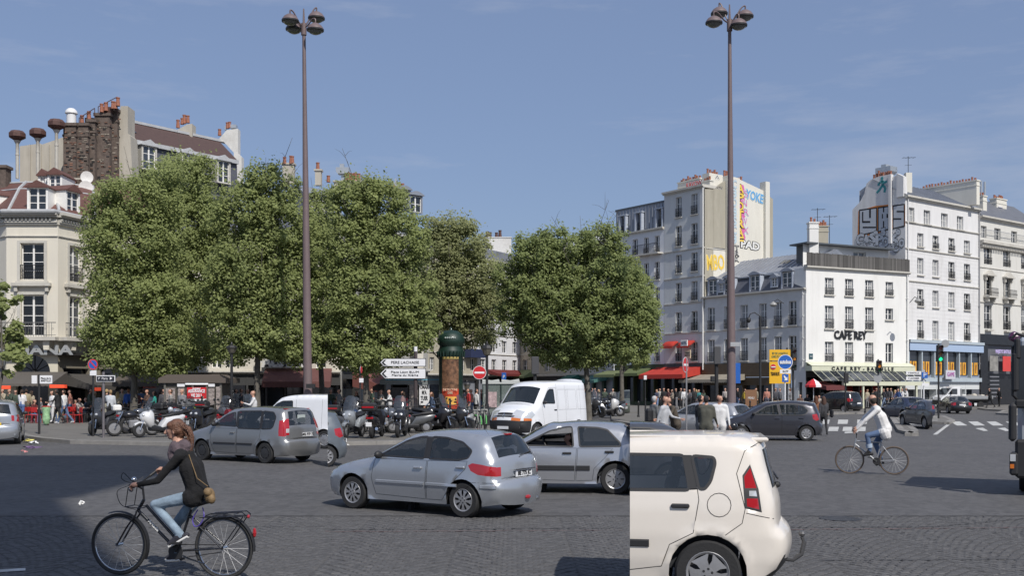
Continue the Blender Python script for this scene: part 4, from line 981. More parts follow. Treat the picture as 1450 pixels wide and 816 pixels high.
for x0,x1,yb in((203,218,232),(261,272,240),(309,323,250)):
 xm=(x0+x1)/2;dormer(bM,FM_,FM_.u(xm),zbrk-2.1,1.0,1.75,1.0,-.1,M_trim,curved=False,roofm=M_lead)
q=MB();q.box(0,.95,0,.7,0,.06);q.build('skylight',M_glassd,bM,W=FM_.M(FM_.u(193),zbrk+.75,1.5)@Matrix.Rotation(.6,4,'X'))
M_brick=mat('sooty_brick',(.12,.093,.078),.9,var=.4,vscale=5,dirt=.6,bump=.4,bscale=10)
M_plast=mat('old_plaster',(.43,.40,.34),.95,var=.12,vscale=2,dirt=.4,streak=True)
def blk(x0,x1,ytop,ybot,d,th,m,name='chimney_stack',cap=True,pitch=0):
 a=P(x0,ybot,d);b=P(x1,ytop,d);q=MB();q.box(a.x,b.x,d,d+th,a.z,b.z)
 if cap:q.box(a.x-.1,b.x+.1,d-.1,d+th+.1,b.z+.002,b.z+.2);q.box(a.x-.05,b.x+.05,d-.05,d+th+.05,b.z-.75,b.z-.6)
 return q.build(name,m,bM,world=True)
blk(89.5,107,178,300,73.6,1.2,M_brick);blk(107.2,124.5,178,300,73.9,1.2,M_brick);blk(124.7,134.5,173,300,74.3,1.3,M_brick);blk(134.7,155,164,300,74.7,1.4,M_brick);blk(155.2,166,158,300,75.2,1.4,M_brick)
q=MB();pr=[(165.8,300),(165.8,170),(171,150),(181,150),(181,189),(184.5,192),(187,240),(187,300)];pts=[P(x,y,75.6)for x,y in pr];q.prism([(p.x,p.z)for p in pts],75.6,77);q.build('gable_wall',M_plast,bM,world=True)
q=MB();q.box(P(89,0,73).x,P(121,0,73).x,73.45,73.62,P(0,252,73.5).z-.12,P(0,252,73.5).z);q.build('brick_band',M_plast,bM,world=True)
# individual bricks on the faces one can see best
bq=MB();bq.box(-.1,.1,-.03,.02,-.04,.04);bme=[bq.mesh('brick',mat('brick_red',(.19,.105,.075),.9,objvar=.5)),bq.mesh('brick',mat('brick_buff',(.23,.20,.165),.9,objvar=.4)),bq.mesh('brick',mat('brick_black',(.03,.028,.028),.9,objvar=.4))]
nb_=0
for(x0,x1,yt,d)in((91,106,184,73.6),(108.5,123.5,184,73.9),(126,133.5,180,74.3),(136,154,172,74.7),(156.5,165,165,75.2)):
 for k in range(int((x1-x0)*3.4)):
  if nb_>=290:break
  x,y=random.uniform(x0,x1),random.uniform(yt,262);p=P(x,y,d);p.x=round(p.x/.25)*.25+(.125 if int(p.z/.12)%2 else 0);p.z=round(p.z/.12)*.12
  W_=Matrix.Translation((p.x,d,p.z));mk('brick',random.choice(bme),bM,W_);nb_+=1
def pots_px(bld,pts,d,s=1,m=None):
 q=MB();q.lathe([(.16,0),(.12,.42),(.15,.44),(.15,.5),(.1,.5)],8);q=q.mesh('chimney_pot',m or M_terra,40)
 for x,y in pts:p=P(x,y,d);mk('chimney_pot',q,bld,Matrix.Translation(p)@Matrix.Diagonal((s,s,s*random.uniform(.9,1.4),1)))
pots_px(bM,[(116,174),(126,169),(144,159),(150,157),(160,154),(163,154),(167,150)],74.6)
blk(145.5,158,151,163,74.9,1,M_rust,cap=False);blk(120,132,166.5,173,74.6,.8,M_iron,cap=False)
q=MB();c_=P(101,177,74.2);q.lathe([(.33,0),(.33,.75),(.42,.8),(.42,.85),(.38,1.0),(.22,1.15),(.01,1.2)],14,Matrix.Translation(c_));
tag(q.build('roof_cowl',mat('white_dome',(.7,.7,.7),.35),None,smooth=40),'white domed ventilation cowl on top of the leftmost brick stack','cowl')
for(xa,ya,xb,yb,dd)in((112,167,134,153,74.4),(139,151,166,137,75)):
 a,b=P(xa,ya,dd),P(xb,yb,dd);q=MB();q.tube([a,b],.03,5);q.tube([a,a-Vector((0,0,1.0))],.03,5);q.tube([b,b-Vector((0,0,1.2))],.03,5);m_=a.lerp(b,.5);q.tube([m_,m_-Vector((0,0,.8))],.025,5);q.build('roof_railing',M_rust,bM,world=True)
q=MB();pr=[(28,300),(28,207),(57,203),(58,205),(90,194),(90,300)];pts=[P(x,y,77)for x,y in pr];q.prism([(p.x,p.z)for p in pts],77,78);q.build('party_wall',M_plast,bM,world=True)
for x in(43,58,70):q=MB();a=P(x,205,77);q.box(a.x-.04,a.x+.04,76.9,77,12,a.z+.0);q.build('wall_rib',M_plast,bM,world=True)
def chim_px(bld,x0,x1,yt,yb,d,th,m,cap=True):
 a=P(x0,yb,d);b=P(x1,yt,d);q=MB();q.box(a.x,b.x,d,d+th,a.z,b.z)
 if cap:q.box(a.x-.08,b.x+.08,d-.08,d+th+.08,b.z+.002,b.z+.14)
 return q.build('chimney',m,bld,world=True)
q=MB();pts=[P(x,y,84)for x,y in((243,188),(265,176),(272,175),(272,203),(266,206),(256,200))];q.prism([(p.x,p.z)for p in pts],84,85);q.build('chimney',M_plast,bM,world=True)
pots_px(bM,[(252,181),(258,176),(261,175),(266,174)],84.5)
q=MB();pts=[P(x,y,90.2)for x,y in((308,199),(321,184),(337,182),(337,217),(342,222),(342,260),(331,260),(331,216),(317,201))];q.prism([(p.x,p.z)for p in pts],90.2,91);q.build('gable_wall',mat('white_gable',(.62,.61,.58),.9,var=.1,dirt=.3),bM,world=True)
pots_px(bM,[(311,192),(322,182),(325,181)],90.6);chim_px(bM,318,320,178,184,90.5,.3,MATS['galvanised'],False);chim_px(bM,326,334,176,181,90.5,.6,MATS['galvanised'],False)
mb=MB();mb.vprism([tuple(FM_.at(0,0,.2))[:2],tuple(FM_.at(Lm,0,.2))[:2],tuple(FM_.at(Lm,0,7))[:2],tuple(FM_.at(0,0,7))[:2]],0,8.5);mb.build('wall',M_stone,bM,world=True)
for x,y,lab in((123,251,'upper smaller white satellite dish beside the brick chimney'),(121.5,266,'lower larger white satellite dish beside the brick chimney')):
 r_=.42 if y==251 else .48;p=P(x,y,73);q=MB();q.lathe([(.01,-.05),(r_*.5,-.035),(r_,.02),(r_*.5,-.02),(.01,-.035)],18,Matrix.Translation(p)@Matrix.Rotation(math.pi/2+.15,4,'X')@Matrix.Rotation(0,4,'Y')@Matrix.Scale(1,4)@Matrix.Rotation(.5,4,'Y'))
 q.tube([p+Vector((0,.1,0)),p+Vector((.1,.5,-.5))],.03,5);tag(q.build('satellite_dish',M_white,None,smooth=50),lab,'satellite dish')
q=MB();q.box(P(-12,0,72).x,P(6,0,72).x,72.2,73,12,P(0,237,72).z);q.box(P(-12,0,72).x-.1,P(6,0,72).x+.1,72.1,73.1,P(0,237,72).z+.002,P(0,237,72).z+.2);q.build('chimney',M_brick,bR,world=True)
# next block to the right, dark red awning and grey mansard over the trees
FN=Fac(XD(484,74),XD(606,88));bN=thing('corner_house','grey stone house with zinc mansard and chimneys behind the trees left of the advertising column','building',FN.A)
wn=[]
for x in range(492,600,22):
 for z0,z1 in((4.2,6.2),(7.6,9.6),(10.8,12.6)):wn.append((FN.u(x),FN.u(x+9),z0,z1,'g2,r'))
facade(bN,FN,0,FN.L,3.4,14,wn,mat('grey_stone',(.36,.35,.32),.9,var=.1,dirt=.4));band(bN,FN,0,FN.L,3.4,.3,.3);band(bN,FN,0,FN.L,13.8,.3,.4)
shopfront(bN,FN,0,FN.L,3.4,6,mat('dark_frame',(.05,.05,.05),.5))
FZ=Fac(XD(440,79),XD(600,86));bZ=thing('mansard_house','house with curved grey zinc roof and metal vent hood showing above the middle trees','building',FZ.A)
zz0,zz1=FZ.z(460,300),FZ.z(460,258)
prof=[(0,zz0-1.5),(.25,zz0),(.9,zz0+(zz1-zz0)*.6),(1.9,zz1-.15),(3,zz1)]
q=MB();V_=[(x,y,z)for x in(0,FZ.L*.28)for y,z in prof];n=len(prof);q.add(V_,[(k,n+k,n+k+1,k+1)for k in range(n-1)]);V_=[(x,y,z)for x in(FZ.L*.28+.02,FZ.L)for y,z in[(a+.3,b-2.1)for a,b in prof]]
q.add(V_,[(k,n+k,n+k+1,k+1)for k in range(n-1)]);q.add([(FZ.L*.28,y,z)for y,z in prof]+[(FZ.L*.28,3,zz0-2)],[tuple(range(n+1))]);q.add([(0,y,z)for y,z in prof]+[(0,3,zz0-2)],[tuple(range(n,-1,-1))]);q.box(0,FZ.L,3,8,0,zz1-2.15);q.build('roof',M_zinc,bZ,smooth=30,W=FZ.W)
q=MB();q.box(0,FZ.L,.05,3,0,zz0-3.7);q.build('wall',M_stone,bZ,W=FZ.W)
for x_,y_ in((452,276),):dormer(bZ,FZ,FZ.u(x_),zz0-.2,.9,1.5,1.5,.1,M_trim,'g1',roofm=M_zinc)
dormer(bZ,FZ,FZ.u(573),FZ.z(573,292),1.1,1.4,1.5,.1,M_zinc,'g1')
dormer(bZ,FZ,FZ.u(590),FZ.z(590,300),1.1,1.4,1.5,.1,M_zinc,'g1')
chim_px(bZ,446,454.5,242,262,82,.5,M_plast);pots_px(bZ,[(450,242)],82.2)
chim_px(bZ,473,513,258,270,83,.7,M_plast);pots_px(bZ,[(465,258),(491,256),(494,256),(499,255),(503,256),(508,255)],83.3)
vent_hood(bZ,Matrix.Translation(P(485.5,247,83.4)),1.0,.5)
chim_px(bZ,556,575,271,290,86,.6,M_plast);pots_px(bZ,[(517,267),(523,268),(549,272),(553,272),(557,272),(570,271)],86.2);vent_hood(bZ,Matrix.Translation(P(561,266,86.4)),.5,.45)
pots_px(bL,[(403,232),(412,232),(414,231)],86);chim_px(bL,400,416,233,260,86,.6,M_plast)
awning(FN.M(-2.2,0,-2),FN.u(508)+1.8,2.2,FN.z(495,529),FN.z(495,548),mat('wine_canvas',(.17,.06,.05),.9,var=.1),'wine coloured sloping cafe awning left of the tree trunk with a dark opening below',val=.45)
awning(FL.M(FL.u(376)),FL.u(470)-FL.u(376),2.3,FL.z(420,522),FL.z(420,541),mat('wine_canvas2',(.12,.05,.045),.9,var=.1),'dark wine awning below the STAFF letters behind the lamp post',val=.35)
# awnings of the rotunda café
M_char=mat('charcoal_canvas',(.10,.09,.08),.9,var=.08)
awning(FR[1].M(-3.6),FR[1].L+4.2,2.4,FR[1].z(50,527),FR[1].z(50,544),M_char,'wide charcoal awning of the corner cafe under the arched window',val=.12)
awning(FR[2].M(.6),FR[2].L+1.5,2.0,FR[2].z(110,530),FR[2].z(110,546),mat('charcoal_canvas2',(.07,.065,.06),.9),'darker charcoal awning at the corner right of the arched window',val=.3)
awning(FL.M(-3),FL.u(312)+3,2.6,FL.z(250,529),FL.z(250,541),mat('brown_canvas',(.10,.085,.07),.9),'brown grey awning behind the news kiosk',val=.3)
# glazed terrace underside, red neon strips
for x,y,w_,i in((82,547.5,1.0,0),(7,549,.6,1),(138,551.5,.35,2),(315+0,549,0.0,3)):
 if w_:board('neon_sign',Matrix.Translation(P(x,y,62.0)),w_,.2,['small red neon strip under the charcoal cafe awning','red neon strip at the far left under the cafe awning','tiny red neon sign left of the parking sign post'][i],'sign',mat('neon_red_lit',(.75,.08,.03),.5,emit=.5))
# ================================================================= centre: far street fronts seen between the trees
def far_house(label,x0,x1,d0,d1,ytop,colsn,rows,wm,roofm=None,shopm=None,st='g1',zs=3.6,name='town_house',rh=1.6):
 F=Fac(XD(x0,d0),XD(x1,d1));H_=F.z((x0+x1)/2,ytop);b=thing(name,label,'building',F.A);wn=[]
 w_=F.L/colsn;n=rows
 for i in range(colsn):
  for r in range(n):
   z0=zs+.6+r*(H_-zs)/n;wn.append((w_*(i+.5)-w_*.22,w_*(i+.5)+w_*.22,z0,z0+(H_-zs)/n*.62,st))
 facade(b,F,0,F.L,zs,H_,wn,wm)
 band(b,F,0,F.L,zs,.3,.25);band(b,F,0,F.L,H_,.3,.35)
 for r in range(1,n):band(b,F,0,F.L,zs+.25+r*(H_-zs)/n,.12,.1)
 q=MB();q.box(.02,F.L-.02,.3,9,0,H_-.1);q.prism([(0,H_+.2),(F.L,H_+.2),(F.L-.3,H_+rh),(.3,H_+rh)],.3,8);q.build('roof',roofm or M_zinc,b,W=F.W)
 q=MB();wall_panel(q,Matrix.Identity(4),0,F.L,0,zs-.01,[(w_*(i+.1),w_*(i+.9),.1,zs-.7)for i in range(colsn)],.35);q.build('shopfront',shopm or M_dark,b,W=F.W);q=MB();q.box(0,F.L,.36,.4,0,zs-.02);q.build('shop_window',M_glassd,b,W=F.W)
 return b,F,H_
M_farw=mat('far_white',(.68,.69,.72),.9,var=.05,dirt=.2);M_farb=mat('far_beige',(.38,.35,.28),.9,var=.1,dirt=.3);M_farg=mat('far_grey',(.42,.41,.38),.9,var=.1,dirt=.3)
b1,F1_,H1_=far_house('narrow beige house behind the green advertising column with a blue blind',604,676,132,140,360,5,6,M_farb)
b2,F2_,H2_=far_house('white street house with tall windows seen left of the white van top between trees',676,736,140,150,372,4,6,M_farw)
b3,F3_,H3_=far_house('beige house far down the street right behind the white van',736,800,150,138,360,4,6,M_farb)
b4,F4_,H4_=far_house('grey house behind the right hand tree with a turquoise shop',800,869,138,118.2,372,5,6,M_farg,shopm=mat('dark_teal_shop',(.03,.07,.06),.6))
chim_px(b2,686,724,337,400,150,2,mat('white_gable',(.62,.61,.58),.9));pots_px(b2,[(690,337),(694,337),(703,337),(708,336)],151,1.6,M_rust)
chim_px(b3,798,812,347,380,146,1,M_farw);chim_px(b4,829,868,333,380,135,2,M_farw)
q=MB();q.box(-1.6,1.6,-1.2,0,0,1.1);tag(q.build('awning',mat('blue_canvas',(.02,.03,.08),.7),None,W=F1_.M(F1_.u(668),F1_.z(668,507))),'dark blue boxy blind right of the green advertising column','awning')
M_dred=mat('dark_red_canvas',(.12,.015,.015),.8)
for k,(F,xa,xb,ya,yb,m_,lb)in enumerate(((F2_,690,733,524,530,M_dred,'dark red awning strip on the far shops beside the no entry sign'),(F3_,738,757,524,533,MATS['olive']if 'olive' in MATS else mat('olive_canvas',(.2,.24,.12),.8),'grey green awning of a far shop right of the dark red strip'),
 (F4_,806,822,530,538,mat('teal_canvas',(.02,.12,.09),.8),'turquoise awning far behind the right side of the white van'),(F4_,838,860,531,539,mat('teal_canvas2',(.06,.16,.14),.8),'pale turquoise awning beneath the right hand tree'))):
 awning(F.M(F.u(xa)),F.u(xb)-F.u(xa),1.6,F.z((xa+xb)/2,ya),F.z((xa+xb)/2,yb),m_,lb)
# unseen column added behind the camera, shaped to shade the road at the left
mn=thing('monument_shadow_caster','tall stone monument column standing behind the viewer','monument',(5.6,-14.5,0))
M_mon=mat('monument_stone',(.4,.4,.37),.8)
q=MB();q.box(-3.2,3.2,-3.2,3.2,0,9,bev=.3);q.box(-2.75,2.75,-2.75,2.75,9.01,46);q.build('shaft',M_mon,mn);q=MB();q.box(-6,6.5,-4,4,46.01,52.5,bev=.4);q.lathe([(2,52.5),(2,55),(.5,58)],12);q.build('capital',M_mon,mn)  # capital widened to spread the end of the shadow
# ================================================================= plane trees
def leaf_mat(name,c1,c2,tr=.5):
 m=bpy.data.materials.new(name);m.use_nodes=True;n=m.node_tree.nodes;L=m.node_tree.links;b=n['Principled BSDF'];out=n['Material Output']
 at=n.new('ShaderNodeAttribute');at.attribute_name='tint';mx=n.new('ShaderNodeMix');mx.data_type='RGBA';mx.inputs['A'].default_value=(*c1,1);mx.inputs['B'].default_value=(*c2,1)
 L.new(at.outputs['Fac'],mx.inputs['Factor']);L.new(mx.outputs['Result'],b.inputs['Base Color']);b.inputs['Roughness'].default_value=.6;b.inputs['Specular IOR Level'].default_value=.25
 t=n.new('ShaderNodeBsdfTranslucent');ms=n.new('ShaderNodeMixShader');ms.inputs[0].default_value=tr;L.new(mx.outputs['Result'],t.inputs['Color']);L.new(b.outputs[0],ms.inputs[1]);L.new(t.outputs[0],ms.inputs[2]);L.new(ms.outputs[0],out.inputs['Surface'])
 return m
M_leafA=leaf_mat('plane_leaf',(.17,.205,.075),(.38,.43,.17));M_leafB=leaf_mat('plane_leaf_deep',(.15,.19,.07),(.34,.39,.155))
M_bark=mat('plane_bark',(.11,.10,.085),.9,var=.5,vscale=2.5,bump=.5,bscale=8)
def branches(mb,base,top,r0,rng,lean,nb,spread,crown):
 """trunk with limbs reaching into the crown; returns limb tips"""
 tips=[];h=top-base.z;pts=[];p=base.copy();k=7
 for i in range(k+1):
  t=i/k;pts.append(Vector((base.x+lean[0]*t*t+rng.uniform(-.08,.08)*(i>0),base.y+lean[1]*t*t+rng.uniform(-.08,.08)*(i>0),base.z+h*t)))
 mb.tube(pts,[r0*1.35]+[r0*(1-.8*i/k)for i in range(1,k+1)],10)
 for i in range(nb):
  t=rng.uniform(.3,.95);q=pts[min(k,int(t*k))];a=rng.uniform(0,6.28);ln=spread*rng.uniform(.55,1.0)*(1-.35*t)
  e=q+Vector((math.cos(a)*ln,math.sin(a)*ln,h*rng.uniform(.1,.3)));m1=q.lerp(e,.5)+Vector((0,0,-.1*ln+rng.uniform(-.2,.2)))
  rr_=r0*(1-.8*t)*.55;mb.tube([q,m1,e],[rr_,rr_*.65,rr_*.25],6,caps=False);tips.append(e)
  for j in range(3):
   s_=m1.lerp(e,rng.uniform(0,.9));f=s_+Vector((rng.uniform(-1,1),rng.uniform(-1,1),rng.uniform(.1,1.1)))*ln*.38;mb.tube([s_,s_.lerp(f,.5)+Vector((0,0,.08)),f],[rr_*.4,rr_*.25,rr_*.1],4,caps=False);tips.append(f)
 return tips
def tree(label,base,lobes,nleaf,seed,tw=.18,trunk_top=None,lean=(0,0),mleaf=None,lsize=.15,group='plane trees in leaf along the square',nb=12,cat='tree'):
 """lobes: (cx, cy, cz, rx, ry, rz) in metres relative to the trunk base"""
 rng=random.Random(seed);rs=np.random.RandomState(seed)
 root=thing('plane_tree',label,cat,base,group=group)
 nleaf=int(nleaf*2.2);L_=np.array(lobes,float);zt=(L_[:,2]+L_[:,5]*.1).max()if trunk_top is None else trunk_top
 tb=MB();tips=branches(tb,Vector((0,0,0)),zt,tw,rng,lean,nb,(L_[:,3]+abs(L_[:,0])).max()*.8,None);tb.build('trunk',M_bark,root,smooth=50)
 vol=L_[:,3]*L_[:,4]*L_[:,5];pr=vol/vol.sum()
 # sub clumps spread over the lobes, leaves clustered on clump shells
 ncl=int(nleaf/55);ci=rs.choice(len(L_),ncl,p=pr);dirs=rs.normal(size=(ncl,3));dirs/=np.linalg.norm(dirs,axis=1)[:,None]
 rad=rs.uniform(.2,1,ncl)**.42*rs.uniform(.9,1.1,ncl)
 cc=L_[ci,:3]+dirs*rad[:,None]*L_[ci,3:6];cr_=rs.uniform(.34,.72,ncl)*min(1.0,L_[:,3].mean()/2.2)
 li=rs.choice(ncl,nleaf);d=rs.normal(size=(nleaf,3));d/=np.linalg.norm(d,axis=1)[:,None];rr_=rs.uniform(0,1,nleaf)**.45
 pos=cc[li]+d*rr_[:,None]*cr_[li][:,None]*np.array([1.1,1.1,.85])
 # shoots standing out at the top
 ns=int(nleaf*.04);si=rs.choice(ncl,ns);top=cc[si]+np.array([0,0,1])*cr_[si][:,None]*rs.uniform(.6,1.9,ns)[:,None]+rs.normal(size=(ns,3))*.08;pos[:ns]=top
 nrm=d*.35+np.array([.2,-.5,.6])+rs.normal(size=(nleaf,3))*.34;nrm/=np.linalg.norm(nrm,axis=1)[:,None]
 t1=np.cross(nrm,rs.normal(size=(nleaf,3)));t1/=np.linalg.norm(t1,axis=1)[:,None];t2=np.cross(nrm,t1)
 s=lsize*rs.uniform(.55,1.15,nleaf)[:,None]
 # a bent, pointed leaf: two triangles pairs = kite with five points
 a=pos-t1*s*.5;b=pos+t2*s*.42+nrm*s*.08;c=pos+t1*s*.6;e=pos-t2*s*.42+nrm*s*.08
 V=np.stack([a,b,c,e],1).reshape(-1,3).astype(np.float32);n=nleaf
 me=bpy.data.meshes.new('crown');me.vertices.add(4*n);me.vertices.foreach_set('co',V.ravel());me.loops.add(4*n);me.loops.foreach_set('vertex_index',np.arange(4*n,dtype=np.int32))
 me.polygons.add(n);me.polygons.foreach_set('loop_start',np.arange(0,4*n,4,dtype=np.int32));me.update(calc_edges=True)
 at=me.attributes.new('tint','FLOAT','POINT');base_t=rs.uniform(0,1,ncl)[li]*.45+rs.uniform(0,1,n)*.55;at.data.foreach_set('value',np.repeat(base_t,4).astype(np.float32))
 me.materials.append(mleaf or M_leafA);o=bpy.data.objects.new('crown',me);COL.objects.link(o);o.parent=root
 return root
def lobes_px(base,d,L_):
 """pixel ellipses (cx, cy, rx, ry) at tree distance d -> lobes"""
 out=[];s=d/FPX
 for i,e in enumerate(L_):
  p=P(e[0],e[1],d);ry=e[2]*s*.9;out.append((p.x-base.x,(e[4]if len(e)>4 else 0),p.z-base.z,e[2]*s,ry,e[3]*s))
 return out
def place_tree(label,xb,d,ell,nleaf,seed,**kw):
 b=XD(xb,d)+Vector((0,0,.13));return tree(label,b,lobes_px(b,d,ell),nleaf,seed,**kw)
place_tree('leftmost full plane tree in front of the rotunda building',189,57,[(200,290,62,42),(190,350,74,48),(196,415,76,45),(190,465,70,34),(150,300,30,40),(235,250,30,26),(195,505,66,24),(225,522,40,14),(150,480,34,30),(250,480,40,36)],34000,1,lean=(.6,0),nb=16)
place_tree('tall plane tree with a high rounded top right behind the leftmost one',262,63,[(255,262,52,42),(262,320,58,50),(268,385,56,50),(265,440,48,40),(285,240,26,24),(275,490,46,30),(300,330,26,50)],27000,2,lean=(.3,0))
place_tree('plane tree immediately left of the tall street lamp with forked pale trunk',364,55,[(380,268,44,36),(352,305,50,45),(400,330,52,60),(358,385,60,55),(402,420,52,50),(350,450,50,38),(385,478,64,30),(372,250,22,22),(320,400,34,60),(335,490,40,26),(415,500,44,18)],34000,3,lean=(.5,0),nb=18)
place_tree('broad plane tree behind the direction signs between lamp and advertising column',519,55,[(505,290,42,38),(540,285,40,34),(500,350,56,50),(560,350,50,55),(520,420,68,46),(575,420,44,50),(505,468,50,30),(560,475,50,30),(512,262,24,18),(470,490,40,28),(520,505,50,22),(590,460,30,40)],36000,4,lean=(.3,0),nb=16)
place_tree('slim plane tree behind the lamp post between its two bigger neighbours',455,62,[(455,300,28,34),(452,360,34,50),(458,430,38,50),(455,485,34,24)],12000,14)
place_tree('olive toned plane tree with a pointed top above the green advertising column',640,66,[(630,330,34,30),(650,350,48,36),(660,400,52,46),(640,440,52,34),(620,375,36,50),(685,435,38,34),(605,440,32,46),(665,478,44,14),(700,400,18,24)],27000,5,mleaf=leaf_mat('plane_leaf_olive',(.185,.205,.09),(.39,.41,.20)))
place_tree('wide dark green plane tree over the white van at right of the street gap',833,60,[(765,365,44,34),(800,350,44,26),(850,350,40,34),(780,420,62,44),(850,410,66,50),(815,462,76,34),(880,450,46,44),(770,470,40,24),(900,480,34,34),(850,500,56,20),(860,333,16,14),(740,430,26,50),(722,450,22,34),(712,400,18,30),(800,500,50,22),(905,450,30,34),(745,345,22,14)],52000,6,mleaf=M_leafB,lean=(-.4,0),nb=22)
place_tree('small plane tree at the facades behind the right hand tree',880,74,[(905,430,26,44),(885,395,24,36),(898,385,14,30),(900,500,26,24)],9000,7,mleaf=M_leafA)
place_tree('young sparse tree at the left picture edge in front of the rotunda',2,44,[(8,410,16,30),(12,455,30,34),(5,505,42,26),(-12,470,36,50),(20,490,28,20),(46,518,14,6)],1300,8,lsize=.22,tw=.07,nb=14,mleaf=M_leafA,group='saplings')
# ================================================================= vehicles
M_tyre=mat('tyre_rubber',(.022,.022,.023),.85,bump=.2,bscale=40)
M_rim=mat('rim_silver',(.36,.36,.37),.35,metal=.55,var=.1,vscale=8);M_rimd=mat('rim_black',(.03,.03,.032),.5)
M_cglass=mat('car_glass',(.02,.026,.03),.03,spec=.9,alpha=.62,coat=.6)
M_trimb=mat('black_plastic',(.022,.022,.024),.55);M_under=mat('underbody',(.01,.01,.01),.9)
M_tail=mat('tail_lamp_red',(.36,.012,.018),.12,coat=1);M_tailo=mat('lamp_orange',(.6,.16,.02),.15,coat=1)
M_lampc=mat('head_lamp',(.62,.64,.66),.1,metal=.3,coat=1);M_plate=mat('number_plate',(.72,.73,.74),.4);M_platey=mat('number_plate_yellow',(.7,.5,.05),.4);M_chrome=mat('chrome',(.7,.7,.7),.12,metal=1)
M_seat=mat('seat_cloth',(.028,.03,.034),.9);M_ink=mat('sign_black',(.02,.02,.022),.4)
def paint_mat(n,c,metal=.35,rough=.3):return mat('paint_'+n,c,rough,metal=metal,coat=.8,var=.035,vscale=2)
def in_poly(x,z,poly):
 c=False;j=len(poly)-1
 for i in range(len(poly)):
  xi,zi=poly[i];xj,zj=poly[j]
  if(zi>z)!=(zj>z)and x<(xj-xi)*(z-zi)/(zj-zi)+xi:c=not c
  j=i
 return c
def catmull(pts,n=4,closed=False):
 out=[];m=len(pts)
 for i in range(m-1 if not closed else m):
  p0=pts[max(i-1,0)]if not closed else pts[i-1];p1=pts[i];p2=pts[(i+1)%m];p3=pts[min(i+2,m-1)]if not closed else pts[(i+2)%m]
  for k in range(n):
   t=k/n;out.append(tuple(.5*((2*p1[a])+(-p0[a]+p2[a])*t+(2*p0[a]-5*p1[a]+4*p2[a]-p3[a])*t*t+(-p0[a]+3*p1[a]-3*p2[a]+p3[a])*t**3)for a in range(len(p1))))
 if not closed:out.append(tuple(pts[-1]))
 return out
def rounded(poly,r=.05,n=3):
 out=[];m=len(poly)
 for i in range(m):
  p=Vector(poly[i]);a=Vector(poly[i-1])-p;b=Vector(poly[(i+1)%m])-p;rr=min(r,a.length*.45,b.length*.45)
  A=p+a.normalized()*rr;B=p+b.normalized()*rr
  for k in range(n+1):
   t=k/n;q=A*(1-t)**2+p*2*t*(1-t)+B*t*t;out.append((q.x,q.y))
 return out
